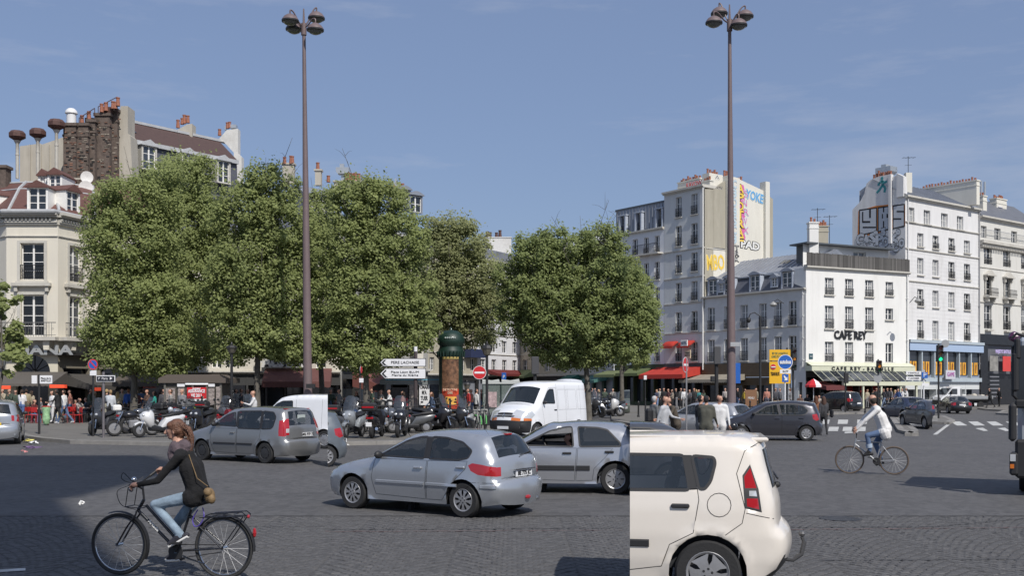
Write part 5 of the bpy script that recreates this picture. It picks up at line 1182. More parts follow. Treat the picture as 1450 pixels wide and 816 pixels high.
class Car:
 def __init__(s,sp):
  s.sp=sp;s.top=catmull(sp['top'],sp.get('n',4));s.rw=sp.get('rw',.3);s.ra=s.rw+sp.get('gap',.065);s.hw=sp.get('hw',.83);s.r=sp.get('r',.12);s.sill=sp.get('sill',.2);s.wb=sp['wb']
  lo=[]
  a0=s.top[-1];a1=s.top[0]
  def arch(xc):
   n=14;th=math.asin(max(-.95,min(.95,(s.sill-s.rw)/s.ra)))
   return[(xc-s.ra*math.cos(th+(math.pi-2*th)*k/n)*1.0,s.rw+s.ra*math.sin(th+(math.pi-2*th)*k/n))for k in range(n+1)]
  lo+=arch(0)
  for k in range(1,6):lo.append((s.ra*.9+(s.wb-1.8*s.ra)*k/6,s.sill))
  lo+=arch(s.wb)
  s.low=[a0]+lo+[a1]
  s.out=s.top+lo
  s.arr=np.array(s.top)
  s.tz=sp.get('tz',[(0,.90),(.25,.955),(.5,1.0),(.75,.995),(sp.get('belt',.95),.965),(sp['h'],sp.get('roofw',.74))])
  xs=[p[0]for p in s.top];s.xf,s.xr=max(xs),min(xs)
 def W(s,x,z):
  tz=s.tz;f=tz[-1][1]
  for(za,fa),(zb,fb)in zip(tz,tz[1:]):
   if z<=zb:t=max(0,(z-za)/(zb-za));f=fa+(fb-fa)*t;break
  w=s.hw*f
  tf=s.sp.get('tf',.16);tr=s.sp.get('tr',.10)
  u=(x-(s.xf-.9))/.9;w-=tf*max(0,u)**2.2
  u=((s.xr+.7)-x)/.7;w-=tr*max(0,u)**2.2
  # distance to the upper outline
  A=s.arr[:-1];B=s.arr[1:];d=B-A;p=np.array([x,z]);t=np.clip(((p-A)*d).sum(1)/np.maximum((d*d).sum(1),1e-9),0,1);q=A+d*t[:,None]-p
  dl=math.sqrt((q*q).sum(1).min());r=s.r
  if dl<r:w-=(r-math.sqrt(max(0,r*r-(r-dl)**2)))*s.sp.get('rk',.8)
  for xc in(0,s.wb):
   da=math.hypot(x-xc,z-s.rw)-s.ra
   if 0<=da<.09 and z>s.sill:w+=.018*(1-da/.09)
  return w
 def build(s,name,label,cat,paint,W,group=None,rim=None,extras=None,clip=None,glass=None,bumper=None):
  sp=s.sp;root=thing(name,label,cat,group=group);root.matrix_basis=W
  glass=glass or M_cglass
  mats={'body':paint,'glass':glass,'door':paint,'tail_light':M_tail,'indicator':M_tailo,'headlight':M_lampc,'bumper':bumper or paint,'black':M_trimb,'grille':M_trimb,'windshield':glass,'rear_window':glass,'tail_white':M_lampc}
  polys=[(k,rounded(p,.04)if k in('glass',)else p)for k,p in sp.get('side',[])]
  gs=sp.get('grid',.09)
  pts=[Vector(p)for p in s.out];n0=len(pts);edges=[(i,(i+1)%n0)for i in range(n0)]
  for k,p in polys:
   b0=len(pts)
   # clamp into outline by trusting the author; densify edges
   dp=[]
   for a,b in zip(p,p[1:]+p[:1]):
    m_=max(1,int(math.dist(a,b)/.12))
    for j in range(m_):dp.append((a[0]+(b[0]-a[0])*j/m_,a[1]+(b[1]-a[1])*j/m_))
   pts+=[Vector(q)for q in dp];edges+=[(b0+i,b0+(i+1)%len(dp))for i in range(len(dp))]
  x=s.xr
  while x<s.xf:
   z=s.sill
   while z<sp['h']:
    if in_poly(x,z,s.out):pts.append(Vector((x+random.uniform(-.004,.004),z+random.uniform(-.004,.004))))
    z+=gs
   x+=gs
  vs,es,fs,*_=delaunay_2d_cdt(pts,edges,[],0,1e-4)
  V=[];F=[];RG=[]
  wv=[s.W(v.x,v.y)for v in vs]
  for sgn in(1,-1):
   o=len(V);V+=[(v.x,sgn*w_,v.y)for v,w_ in zip(vs,wv)]
   for f in fs:
    cx=sum(vs[i].x for i in f)/len(f);cz=sum(vs[i].y for i in f)/len(f)
    if not in_poly(cx,cz,s.out):continue
    rg='body'
    for k,(kn,p)in enumerate(polys):
     if in_poly(cx,cz,p):rg=kn+('#%d#%d'%(k,sgn)if kn in('glass','door','black')else '#s%d'%sgn)
    F.append(tuple(i+o for i in(f if sgn<0 else f[::-1])));RG.append(rg)
  # strip across
  T=[-1,-.93,-.86,-.72,-.5,-.25,0,.25,.5,.72,.86,.93,1];m=len(T);o=len(V);top=s.top;k=len(top)
  for i,(x,z)in enumerate(top):
   a=top[max(i-1,0)];b=top[min(i+1,k-1)];dx,dz=b[0]-a[0],b[1]-a[1];L_=math.hypot(dx,dz)or 1;nx,nz_=-dz/L_,dx/L_   # travelling front->rear: outward
   if dx>0 and abs(dx)>abs(dz):pass
   nx,nz_=dz/L_,-dx/L_
   we=s.W(x,z);c=sp.get('crown',.03)+sp.get('endc',.085)*abs(nx)
   for t in T:g=(1-abs(t)**2.4)*c;V.append((x+nx*g,t*we,z+nz_*g))
  if V[o+m//2][2]<V[o][2]and False:pass
  for i in range(k-1):
   cx,cz=(top[i][0]+top[i+1][0])/2,(top[i][1]+top[i+1][1])/2
   for j in range(m-1):
    tc_=abs(T[j]+T[j+1])/2;rg='body'
    for(kn,x0,x1,z0,z1,t0,t1)in sp.get('strip',[]):
     if x0<=cx<=x1 and z0<=cz<=z1 and t0<=tc_<=t1:rg=kn+('#s%d'%(1 if T[j]+T[j+1]>0 else-1)if kn in('tail_light','tail_white','headlight','indicator')else '')
    F.append((o+i*m+j,o+i*m+j+1,o+(i+1)*m+j+1,o+(i+1)*m+j));RG.append(rg)
  # underside
  low=s.low;o=len(V)
  for x,z in low:
   we=s.W(x,z)-.004
   V+=[(x,-we,z),(x,we,z)]
  for i in range(len(low)-1):F.append((o+2*i,o+2*i+2,o+2*i+3,o+2*i+1));RG.append('under')
  mats['under']=M_under
  me=bpy.data.meshes.new('tmp');me.from_pydata(V,[],F);me.validate()
  bm=bmesh.new();bm.from_mesh(me);lay=bm.faces.layers.int.new('rg');names=sorted(set(RG));bm.faces.ensure_lookup_table()
  if len(bm.faces)==len(RG):
   for f,r_ in zip(bm.faces,RG):f[lay]=names.index(r_)
  bmesh.ops.remove_doubles(bm,verts=bm.verts,dist=.0015)
  bmesh.ops.recalc_face_normals(bm,faces=bm.faces)
  bm.normal_update();bm.verts.ensure_lookup_table()
  # edge-aware vertex normals kept across the split into parts
  parts={}
  for gi,nm in enumerate(names):
   base=nm.split('#')[0]
   fsel=[f for f in bm.faces if f[lay]==gi]
   if not fsel:continue
   idx={};vv=[];nn_=[];ff=[]
   for f in fsel:
    q=[]
    for v in f.verts:
     if v.index not in idx:idx[v.index]=len(vv);vv.append(tuple(v.co));nn_.append(tuple(v.normal))
     q.append(idx[v.index])
    ff.append(q)
   me2=bpy.data.meshes.new(base);me2.from_pydata(vv,[],ff);me2.materials.append(mats[base])
   me2.polygons.foreach_set('use_smooth',[True]*len(ff))
   if base!='under':me2.normals_split_custom_set_from_vertices(nn_)
   pname={'under':'underbody','black':'trim','glass':'side_window','tail_white':'reversing_light'}.get(base,base)
   ob=bpy.data.objects.new(pname,me2);COL.objects.link(ob);ob.parent=root
   parts.setdefault(base,[]).append(ob)
  bm.free();bpy.data.meshes.remove(me)
  s.root=root;s.parts=parts;body=parts['body'][0]
  # seams, window rubbers, mouldings on both flanks
  def ribbon(path,wd,off,m_,nm,par=root,closed=False,sg=(1,-1)):
   for sgn in sg:
    q=MB();P_=[];L=path+[path[0]]if closed else path
    d=[]
    for a,b in zip(L,L[1:]):
     m2=max(1,int(math.dist(a,b)/.06))
     for j in range(m2):d.append((a[0]+(b[0]-a[0])*j/m2,a[1]+(b[1]-a[1])*j/m2))
    d.append(L[-1])
    for i,p in enumerate(d):
     a=d[max(i-1,0)];b=d[min(i+1,len(d)-1)];dx,dz=b[0]-a[0],b[1]-a[1];l=math.hypot(dx,dz)or 1;nx,nz_=-dz/l*wd/2,dx/l*wd/2
     for e in(1,-1):x,z=p[0]+nx*e,p[1]+nz_*e;P_.append((x,sgn*(s.W(x,z)+off),z))
    q.add(P_,[(2*i,2*i+1,2*i+3,2*i+2)for i in range(len(d)-1)]);q.build(nm,m_,par)
  seamm=mat('panel_gap',(.012,.012,.012),.9)
  sq=[p for kn,p in polys if kn=='door']
  for i,p in enumerate(sq+sp.get('seams',[])):ribbon(p,.0065,.0022,seamm,'panel_gap',body,closed=i<len(sq))
  for kn,p in polys:
   if kn=='glass':ribbon(p,.03,.004,M_trimb,'window_rubber',body,closed=True)
  for p,col_ in sp.get('mould',[]):
   for sgn in(1,-1):
    q=MB();(x0,z0),(x1,z1)=p;n_=10;P_=[]
    for i in range(n_+1):
     x=x0+(x1-x0)*i/n_
     for z,e in((z0,.0),(z0+.012,.018),(z1-.012,.018),(z1,0)):P_.append((x,sgn*(s.W(x,z)+e),z))
    q.add(P_,[(4*i+j,4*i+4+j,4*i+5+j,4*i+1+j)for i in range(n_)for j in range(3)]+[(0,1,2,3),(4*n_,4*n_+1,4*n_+2,4*n_+3)])
    q.build('side_moulding',M_trimb if col_=='k' else paint,root,smooth=40)
  for(x,z)in sp.get('handles',[]):
   for sgn in(1,-1):q=MB();y=s.W(x,z);q.box(x-.09,x+.09,sgn*y-.03,sgn*y+.035,z-.02,z+.022,bev=.012);q.build('door_handle',M_trimb if sp.get('hk')else paint,body)
  # mirrors
  mx_,mz_=sp['mirror']
  for sgn in(1,-1):q=MB();y=sgn*(s.W(mx_,mz_)+.09);q.ball((mx_,y,mz_),(.06,.10,.07),10);q.tube([(mx_,sgn*s.W(mx_,mz_)-.02*sgn,mz_-.05),(mx_,y,mz_-.03)],.02,5);q.build('door_mirror',M_trimb,root,smooth=60)
  # wheels
  rim=rim or{}
  wy=s.hw-.11+sp.get('wy',0);ww=.10
  tm=MB();rw=s.rw;tm.lathe([(rw*.66,-ww),(rw*.93,-ww*1.02),(rw,-ww*.75),(rw,ww*.75),(rw*.93,ww*1.02),(rw*.66,ww),(rw*.64,ww*.8)],28);tmesh=tm.mesh('wheel',M_tyre,35)
  rm=MB();n_=rim.get('n',9);R_=rw*.66;m1=1 if rim.get('black')else 0
  rm.lathe([(R_,ww*.98),(R_*.97,ww*1.04),(R_*.87,ww*.9)],28,m=0);rm.lathe([(R_*.86,ww*.45),(.01,ww*.45)],28,m=1);rm.lathe([(R_*.30,ww*.78),(R_*.27,ww*1.0),(R_*.08,ww*1.02),(.001,ww*1.02)],16,m=0);rm.lathe([(R_*.88,ww*.9),(R_*.88,ww*.4)],24,m=1)
  sw=rim.get('w',.42)
  for i in range(n_):
   a=2*math.pi*i/n_;h_=math.pi/n_*sw;h2=h_*rim.get('f',1.4)
   def pp(r,th,z):return(r*math.cos(th),r*math.sin(th),z)
   rm.add([pp(R_*.26,a-h2*1.6,ww*.98),pp(R_*.26,a+h2*1.6,ww*.98),pp(R_*.6,a+h_,ww*.97),pp(R_*.6,a-h_,ww*.97),pp(R_*.92,a+h2,ww*.92),pp(R_*.92,a-h2,ww*.92)],[(0,3,2,1),(3,5,4,2)],m=0)
  for i in range(rim.get('nuts',4)):a=2*math.pi*(i+.5)/max(1,rim.get('nuts',4));rm.lathe([(.014,0),(.001,.001)],6,Matrix.Translation((R_*.2*math.cos(a),R_*.2*math.sin(a),ww*1.03)),m=1)
  rmesh=rm.mesh('rim',[M_rimd if rim.get('black')else M_rim,M_rimd],30)
  for x in(0,s.wb):
   for sgn in(1,-1):
    T_=Matrix.Translation((x,sgn*wy,rw))@Matrix.Rotation(-sgn*math.pi/2,4,'X')@Matrix.Rotation(random.uniform(0,6),4,'Z')
    o=bpy.data.objects.new('wheel',tmesh);COL.objects.link(o);o.parent=root;o.matrix_basis=T_
    r2=bpy.data.objects.new('rim',rmesh);COL.objects.link(r2);r2.parent=o
  # cabin
  c=sp.get('cabin')
  if c:
   x0,x1,zb=c;q=MB();q.box(x0,x1,-s.hw*.85,s.hw*.85,.35,zb-.35);q.box(x1-.25,x1+.15,-s.hw*.8,s.hw*.8,zb-.34,zb-.08,bev=.03);q.build('cabin_floor',M_seat,root)
   for xs_ in sp.get('seats',[1.05,.15]):
    for y in(-.36,.36):
     q=MB();T_=Matrix.Translation((xs_,y,zb-.4))@Matrix.Rotation(-.2,4,'Y');q.box(-.07,.07,-.24,.24,0,.56,M=T_,bev=.05);q.box(-.05,.05,-.12,.12,.60,.80,M=T_,bev=.045);q.box(0,.5,-.24,.24,-.1,.06,M=Matrix.Translation((xs_,y,zb-.4)),bev=.04)
     q.build('seat',M_seat,root,smooth=50)
   q=MB();a=[(.18*math.cos(t),.18*math.sin(t),0)for t in[k*math.pi/8 for k in range(16)]];T_=Matrix.Translation((x1-.42,.36,zb-.02))@Matrix.Rotation(-1.1,4,'Y');q.tube([T_@Vector(p)for p in a],.016,6,closed=True);q.build('steering_wheel',M_trimb,root)
  for(zp,w_,rear,yel,yo)in sp.get('plates',[]):
   # find outline x at zp
   cand=[p[0]for p in s.top if abs(p[1]-zp)<.07];x=(min(cand)if rear else max(cand))
   e=-1 if rear else 1;cc_=sp.get('crown',.03)+sp.get('endc',.085);q=MB();x+=e*(cc_+.008);q.box(x-.008,x+.008,yo-w_/2,yo+w_/2,zp-.055,zp+.055);po=q.build('number_plate',M_platey if yel else M_plate,root)
   if sp.get('ptext'):
    T_=Matrix.Translation((x+e*.012,yo,zp))@Matrix.Rotation(e*math.pi/2,4,'Z')
    me_=text_mesh(sp['ptext'],.1,extrude=.002,offset=.004);me_.materials.clear();me_.materials.append(M_ink);me_.transform(T_@Matrix.Rotation(math.pi/2,4,'X'));o=bpy.data.objects.new('plate_lettering',me_);COL.objects.link(o);o.parent=po
  if extras:extras(s,root,body)
  if clip:clip_tree(root,clip)
  return root
def clip_tree(root,clip):
 """clip = (world point, world normal): removes the side the normal points to"""
 def rec(o,M):
  if o.type=='MESH':
   me=o.data.copy();o.data=me;bm=bmesh.new();bm.from_mesh(me);I=M.inverted();co=I@clip[0];no=(M.to_3x3().transposed()@clip[1]).normalized()
   bmesh.ops.bisect_plane(bm,geom=bm.verts[:]+bm.edges[:]+bm.faces[:],dist=1e-5,plane_co=co,plane_no=no,clear_outer=True);bm.to_mesh(me);e=len(bm.faces);bm.free()
   if e==0:
    for k in list(o.children):rec(k,M@k.matrix_basis)
    if not any(True for _ in o.children):bpy.data.objects.remove(o)
    return
  for k in list(o.children):rec(k,M@k.matrix_basis)
 rec(root,root.matrix_basis)
def ray_clip(px,left=True):
 """vertical plane through the eye and pixel column px; drops what lies left (or right) of it"""
 d=Vector((px-725,FPX,0)).normalized();n=Vector((-d.y,d.x,0));return(Vector((0,0,0)),n if left else-n)
def place(rear,front,wb,ty,near='L',scale=None):
 Rr,Ff=G(*rear),G(*front);d=Ff-Rr;s_=scale or d.length/wb;d.normalize();left=Vector((-d.y,d.x,0))
 o=Rr-left*ty*s_*(1 if near=='L' else-1)
 return Matrix.Translation(o)@Matrix.Rotation(math.atan2(d.y,d.x),4,'Z')@Matrix.Scale(s_,4)
def place_d(px,y,ang,near='L',ty=.72,s=1.0):
 """wheel contact pixel of the near rear wheel and heading angle (degrees, 180 = facing left)"""
 Rr=G(px,y);a=math.radians(ang);d=Vector((math.cos(a),math.sin(a),0));left=Vector((-d.y,d.x,0));o=Rr-left*ty*s*(1 if near=='L' else-1)
 return Matrix.Translation(o)@Matrix.Rotation(a,4,'Z')@Matrix.Scale(s,4)
SP={}
SP['hatch']=dict(wb=2.44,h=1.43,hw=.82,rw=.293,roofw=.72,belt=.95,n=5,mirror=(1.80,1.0),cabin=(-.2,1.8,.95),seats=[.85,.0],
 top=[(3.10,.20),(3.17,.32),(3.18,.46),(3.14,.60),(2.98,.72),(2.6,.83),(2.15,.92),(1.98,.98),(1.35,1.30),(1.08,1.38),(.6,1.43),(.1,1.415),(-.22,1.36),(-.33,1.29),(-.50,1.02),(-.55,.93),(-.57,.80),(-.585,.65),(-.655,.60),(-.685,.50),(-.68,.40),(-.63,.24)],
 side=[('door',[(1.92,.93),(1.99,.6),(1.9,.30),(.8,.27),(.77,.935)]),('door',[(.745,.935),(.775,.27),(.45,.27),(.30,.45),(.16,.62),(-.05,.82),(-.08,.95)]),('glass',[(1.84,.985),(1.30,1.25),(1.02,1.325),(.86,1.335),(.83,.965)]),('glass',[(.73,.965),(.76,1.335),(.45,1.325),(.10,1.26),(-.13,1.12),(-.08,1.0),(.1,.965)]),
  ('black',[(.83,.965),(.86,1.335),(.76,1.335),(.73,.965)]),('tail_light',[(-.10,.88),(-.18,.92),(-.36,.90),(-.62,.85),(-.64,.76),(-.60,.70),(-.3,.73),(-.16,.79)])],
 strip=[('windshield',1.4,2.05,.985,1.33,0,.86),('rear_window',-.6,-.3,.985,1.31,0,.86),('tail_light',-.7,-.4,.71,.85,.86,1),('headlight',2.8,3.3,.58,.76,.5,1),('black',3.1,3.3,.3,.45,0,.7)],
 seams=[[(-.06,.50),(-.2,.60),(-.6,.60)]],mould=[(((.82,.50),(1.88,.56)),'b'),(((.12,.50),(.77,.56)),'b'),(((-.62,.50),(-.35,.565)),'b')],handles=[(.95,.80),(.05,.84)],plates=[(.735,.50,True,False,0)],ptext='BE 775 JC')
SP['xs']=dict(wb=2.54,h=1.40,hw=.85,rw=.30,roofw=.72,belt=.93,n=4,mirror=(1.83,.98),cabin=(-.2,1.8,.93),seats=[.85,.0],hk=1,
 top=[(3.28,.2),(3.36,.36),(3.36,.5),(3.3,.6),(3.0,.72),(2.4,.86),(2.05,.93),(1.35,1.30),(1.05,1.36),(.55,1.39),(.1,1.36),(-.15,1.30),(-.62,1.0),(-.72,.95),(-.78,.90),(-.8,.7),(-.86,.6),(-.86,.42),(-.8,.25)],
 side=[('door',[(1.92,.91),(1.98,.6),(1.92,.28),(.8,.26),(.76,.9)]),('door',[(.735,.9),(.775,.26),(.45,.27),(.42,.5),(.2,.72),(.05,.90)]),('glass',[(1.86,.95),(1.30,1.23),(1.0,1.305),(.86,1.315),(.82,.93)]),('glass',[(.70,.93),(.74,1.315),(.35,1.30),(.16,1.26),(-.10,1.0),(-.10,.94)]),('tail_light',[(-.55,.88),(-.74,.88),(-.78,.7),(-.6,.7)])],
 strip=[('windshield',1.4,2.1,.95,1.31,0,.86),('rear_window',-.65,-.15,1.0,1.29,0,.86),('tail_light',-.85,-.7,.7,.88,.72,1),('headlight',2.9,3.4,.55,.7,.5,1)],
 mould=[(((.80,.46),(1.9,.56)),'k'),(((.5,.46),(.77,.56)),'k')],handles=[(.95,.80),(.12,.83)],plates=[(.6,.5,True,False,0)])
SP['mpv']=dict(wb=2.62,h=1.61,hw=.84,rw=.30,roofw=.76,belt=1.0,n=4,mirror=(2.05,1.1),cabin=(-.3,2.0,1.05),seats=[1.2,.3],hk=0,
 top=[(3.36,.22),(3.46,.4),(3.47,.55),(3.40,.72),(3.2,.84),(2.65,.97),(2.38,1.06),(1.65,1.48),(1.3,1.56),(.6,1.60),(.0,1.585),(-.42,1.55),(-.53,1.48),(-.66,1.08),(-.68,.95),(-.70,.70),(-.77,.64),(-.79,.52),(-.78,.40),(-.72,.25)],
 side=[('door',[(2.2,.98),(2.25,.6),(2.1,.28),(1.17,.26),(1.15,.98)]),('door',[(1.125,.98),(1.145,.26),(.46,.27),(.40,.5),(.2,.72),(.17,.97)]),('glass',[(2.12,1.075),(1.68,1.36),(1.42,1.44),(1.32,1.455),(1.18,1.04)]),('glass',[(1.10,1.0),(1.19,1.49),(.26,1.505),(.21,.985)]),('glass',[(.13,.985),(.18,1.505),(-.22,1.475),(-.34,1.34),(-.30,1.06),(-.22,1.0)]),('black',[(1.18,1.04),(1.26,1.47),(1.19,1.49),(1.10,1.0)]),
  ('tail_light',[(-.48,1.24),(-.72,1.26),(-.78,.78),(-.52,.80)]),('black',[(.21,.985),(.26,1.505),(.18,1.505),(.13,.985)])],
 strip=[('windshield',1.6,2.5,1.07,1.5,0,.86),('rear_window',-.75,-.45,1.08,1.46,0,.86),('tail_light',-.8,-.5,.8,1.24,.86,1),('tail_white',-.8,-.6,.92,1.0,.86,1),('headlight',3.0,3.5,.62,.84,.5,1),('black',3.3,3.6,.3,.5,0,.7)],
 mould=[(((1.2,.52),(2.1,.57)),'k'),(((.5,.52),(1.12,.57)),'k')],handles=[(1.32,.86)],plates=[(.83,.42,True,False,-.1)],ptext='402 FTP 75')
SP['cube']=dict(wb=2.55,h=1.66,hw=.89,rw=.325,gap=.055,roofw=.80,belt=1.1,n=5,r=.12,tr=.12,endc=.06,mirror=(2.05,1.15),cabin=(-.3,2.0,1.1),seats=[1.1,.45],hk=1,grid=.05,tz=[(0,.88),(.25,.93),(.45,.98),(.7,1.0),(.95,.985),(1.12,.955),(1.66,.80)],
 top=[(3.35,.25),(3.42,.5),(3.4,.75),(3.2,.95),(2.5,1.08),(2.2,1.15),(1.5,1.56),(1.2,1.61),(.4,1.65),(-.2,1.655),(-.42,1.625),(-.51,1.55),(-.56,1.36),(-.63,1.10),(-.655,.98),(-.665,.80),(-.71,.75),(-.76,.68),(-.77,.55),(-.72,.40),(-.62,.28)],
 side=[('door',[(.10,1.15),(.085,1.04),(.14,.72),(.37,.60),(.45,.38),(1.2,.27),(1.22,1.14)]),('glass',[(1.18,1.13),(1.2,1.48),(.235,1.475),(.175,1.135)]),('black',[(.175,1.135),(.235,1.475),(.155,1.475),(.10,1.14)]),('glass',[(.155,1.47),(-.06,1.455),(-.075,1.40),(-.03,1.22),(.03,1.145),(.085,1.15)]),
  ('black',[(-.41,1.39),(-.335,1.28),(-.355,.965),(-.52,.925),(-.49,1.15)]),('tail_light',[(-.412,1.355),(-.352,1.27),(-.36,1.16),(-.47,1.16)]),('tail_white',[(-.40,1.135),(-.40,1.085),(-.475,1.08),(-.465,1.135)]),('tail_light',[(-.375,1.06),(-.378,.985),(-.495,.955),(-.482,1.06)]),('black',[(-.74,.50),(-.80,.5),(-.80,.30),(-.66,.24),(-.5,.26),(-.66,.36)])],
 strip=[('windshield',1.5,2.2,1.17,1.55,0,.86),('rear_window',-.65,-.5,1.14,1.53,0,.93),('black',-.9,-.5,.25,.46,0,1)],
 seams=[[(-.37,.92),(-.46,.90),(-.64,.86)],[(.085,1.04),(.14,.72)],[(-.36,.96),(-.33,.82),(-.12,.67)],[(-.36,.96),(-.28,1.3),(-.36,1.52),(-.5,1.6)],[(-.11+.115*math.cos(t*.3927),.995+.115*math.sin(t*.3927))for t in range(17)]],
 mould=[(((.57,.57),(1.3,.645)),'k')],handles=[(.265,.98)],plates=[])
SP['mini']=dict(wb=2.46,h=1.53,hw=.84,rw=.29,roofw=.74,belt=1.0,n=4,mirror=(2.0,1.05),cabin=(-.2,1.9,1.0),seats=[1.0,.1],
 top=[(3.0,.22),(3.1,.4),(3.1,.6),(3.0,.78),(2.7,.92),(2.4,1.0),(1.6,1.40),(1.3,1.48),(.7,1.53),(.1,1.50),(-.25,1.44),(-.34,1.38),(-.47,1.05),(-.5,.95),(-.52,.7),(-.58,.63),(-.6,.5),(-.6,.4),(-.55,.25)],
 side=[('door',[(2.05,.98),(2.1,.6),(1.95,.3),(.95,.28),(.93,.97)]),('door',[(.905,.97),(.925,.28),(.45,.28),(.38,.5),(.15,.75),(.05,.98)]),('glass',[(2.0,1.03),(1.5,1.34),(1.1,1.42),(1.02,1.0)]),('glass',[(.94,1.0),(1.02,1.425),(.4,1.42),(.1,1.36),(-.08,1.18),(.02,1.04),(.2,1.0)]),('tail_light',[(-.22,1.02),(-.40,1.05),(-.49,.82),(-.38,.78),(-.25,.85)])],
 strip=[('windshield',1.6,2.5,1.02,1.42,0,.86),('rear_window',-.6,-.3,1.04,1.37,0,.86),('tail_light',-.6,-.4,.8,1.02,.86,1),('headlight',2.6,3.2,.7,.9,.5,1)],
 handles=[(1.1,.86),(.2,.88)],plates=[(.68,.45,True,False,0)])
SP['wagon']=dict(wb=2.70,h=1.42,hw=.86,rw=.30,roofw=.74,belt=.93,n=4,mirror=(2.0,.98),cabin=(-.6,1.9,.93),seats=[1.0,.1],
 top=[(3.55,.2),(3.62,.4),(3.6,.55),(3.4,.68),(2.7,.84),(2.3,.92),(1.5,1.32),(1.2,1.39),(.6,1.42),(-.1,1.40),(-.52,1.35),(-.68,1.27),(-.90,.98),(-.95,.9),(-.97,.68),(-1.05,.62),(-1.06,.5),(-1.06,.4),(-1.0,.24)],
 side=[('door',[(2.05,.9),(2.1,.6),(1.95,.28),(.95,.26),(.93,.9)]),('door',[(.905,.9),(.925,.26),(.45,.27),(.38,.5),(.15,.72),(.0,.9)]),('glass',[(1.95,.96),(1.45,1.26),(1.1,1.33),(.98,.94)]),('glass',[(.9,.94),(1.0,1.335),(.2,1.33),(.1,.94)]),('glass',[(.04,.94),(.12,1.33),(-.4,1.29),(-.62,1.1),(-.6,.98)]),('tail_light',[(-.66,.9),(-.88,.92),(-.96,.72),(-.7,.7)]),('black',[(-.35,.48),(-1.05,.5),(-1.06,.42),(-.35,.40)])],
 strip=[('windshield',1.6,2.4,.94,1.34,0,.86),('rear_window',-.9,-.62,.99,1.28,0,.86),('tail_light',-1,-.8,.7,.9,.72,1),('headlight',3.2,3.7,.52,.68,.5,1),('black',-1.2,-1,.4,.5,0,1)],
 handles=[(1.1,.78),(.15,.8)],plates=[(.76,.45,True,True,0)])
SP['sedan']=dict(wb=2.7,h=1.43,hw=.87,rw=.31,roofw=.72,belt=.93,n=4,mirror=(2.05,1.0),cabin=(-.1,1.9,.95),seats=[1.0,.1],
 top=[(3.5,.2),(3.58,.4),(3.56,.58),(3.3,.7),(2.7,.84),(2.35,.92),(1.55,1.34),(1.25,1.41),(.75,1.43),(.3,1.39),(.05,1.32),(-.45,1.02),(-.9,.97),(-1.0,.9),(-1.03,.7),(-1.1,.6),(-1.1,.4),(-1.02,.25)],
 side=[('door',[(2.1,.9),(2.15,.6),(2.0,.28),(1.0,.26),(.98,.9)]),('door',[(.95,.9),(.97,.26),(.46,.27),(.40,.5),(.15,.72),(.05,.9)]),('glass',[(2.0,.96),(1.5,1.27),(1.1,1.34),(1.0,.95)]),('glass',[(.92,.95),(1.02,1.345),(.4,1.31),(.1,1.15),(.0,.97)]),('tail_light',[(-.8,.9),(-.98,.9),(-1.02,.68),(-.85,.68)])],
 strip=[('windshield',1.6,2.4,.95,1.36,0,.86),('rear_window',-.45,0,1.03,1.31,0,.86),('tail_light',-1.1,-.95,.68,.9,.72,1),('headlight',3.2,3.7,.52,.7,.5,1)],
 handles=[(1.15,.8),(.15,.82)],plates=[(.74,.5,True,False,0)])
SP['van']=dict(wb=2.69,h=1.83,hw=.86,rw=.31,roofw=.88,belt=1.05,n=4,r=.14,mirror=(2.3,1.2),cabin=(1.0,2.3,1.1),seats=[1.5],hk=1,
 top=[(3.40,.25),(3.45,.5),(3.43,.75),(3.25,.92),(2.75,1.08),(2.5,1.16),(1.95,1.64),(1.7,1.76),(1.2,1.82),(.2,1.83),(-.5,1.81),(-.68,1.76),(-.72,1.2),(-.73,.7),(-.78,.6),(-.78,.4),(-.72,.28)],
 side=[('door',[(2.3,1.1),(2.38,.6),(2.2,.3),(1.2,.28),(1.2,1.15)]),('glass',[(2.32,1.2),(1.95,1.52),(1.7,1.62),(1.3,1.63),(1.28,1.18)]),('black',[(-.4,.62),(-.75,.62),(-.75,.42),(-.4,.42)])],
 strip=[('windshield',1.9,2.6,1.18,1.68,0,.86),('headlight',2.9,3.5,.75,1.0,.6,1)],seams=[[(1.15,.3),(1.15,1.68)],[(.1,.3),(.1,1.68)]],handles=[(1.35,.95)],plates=[])
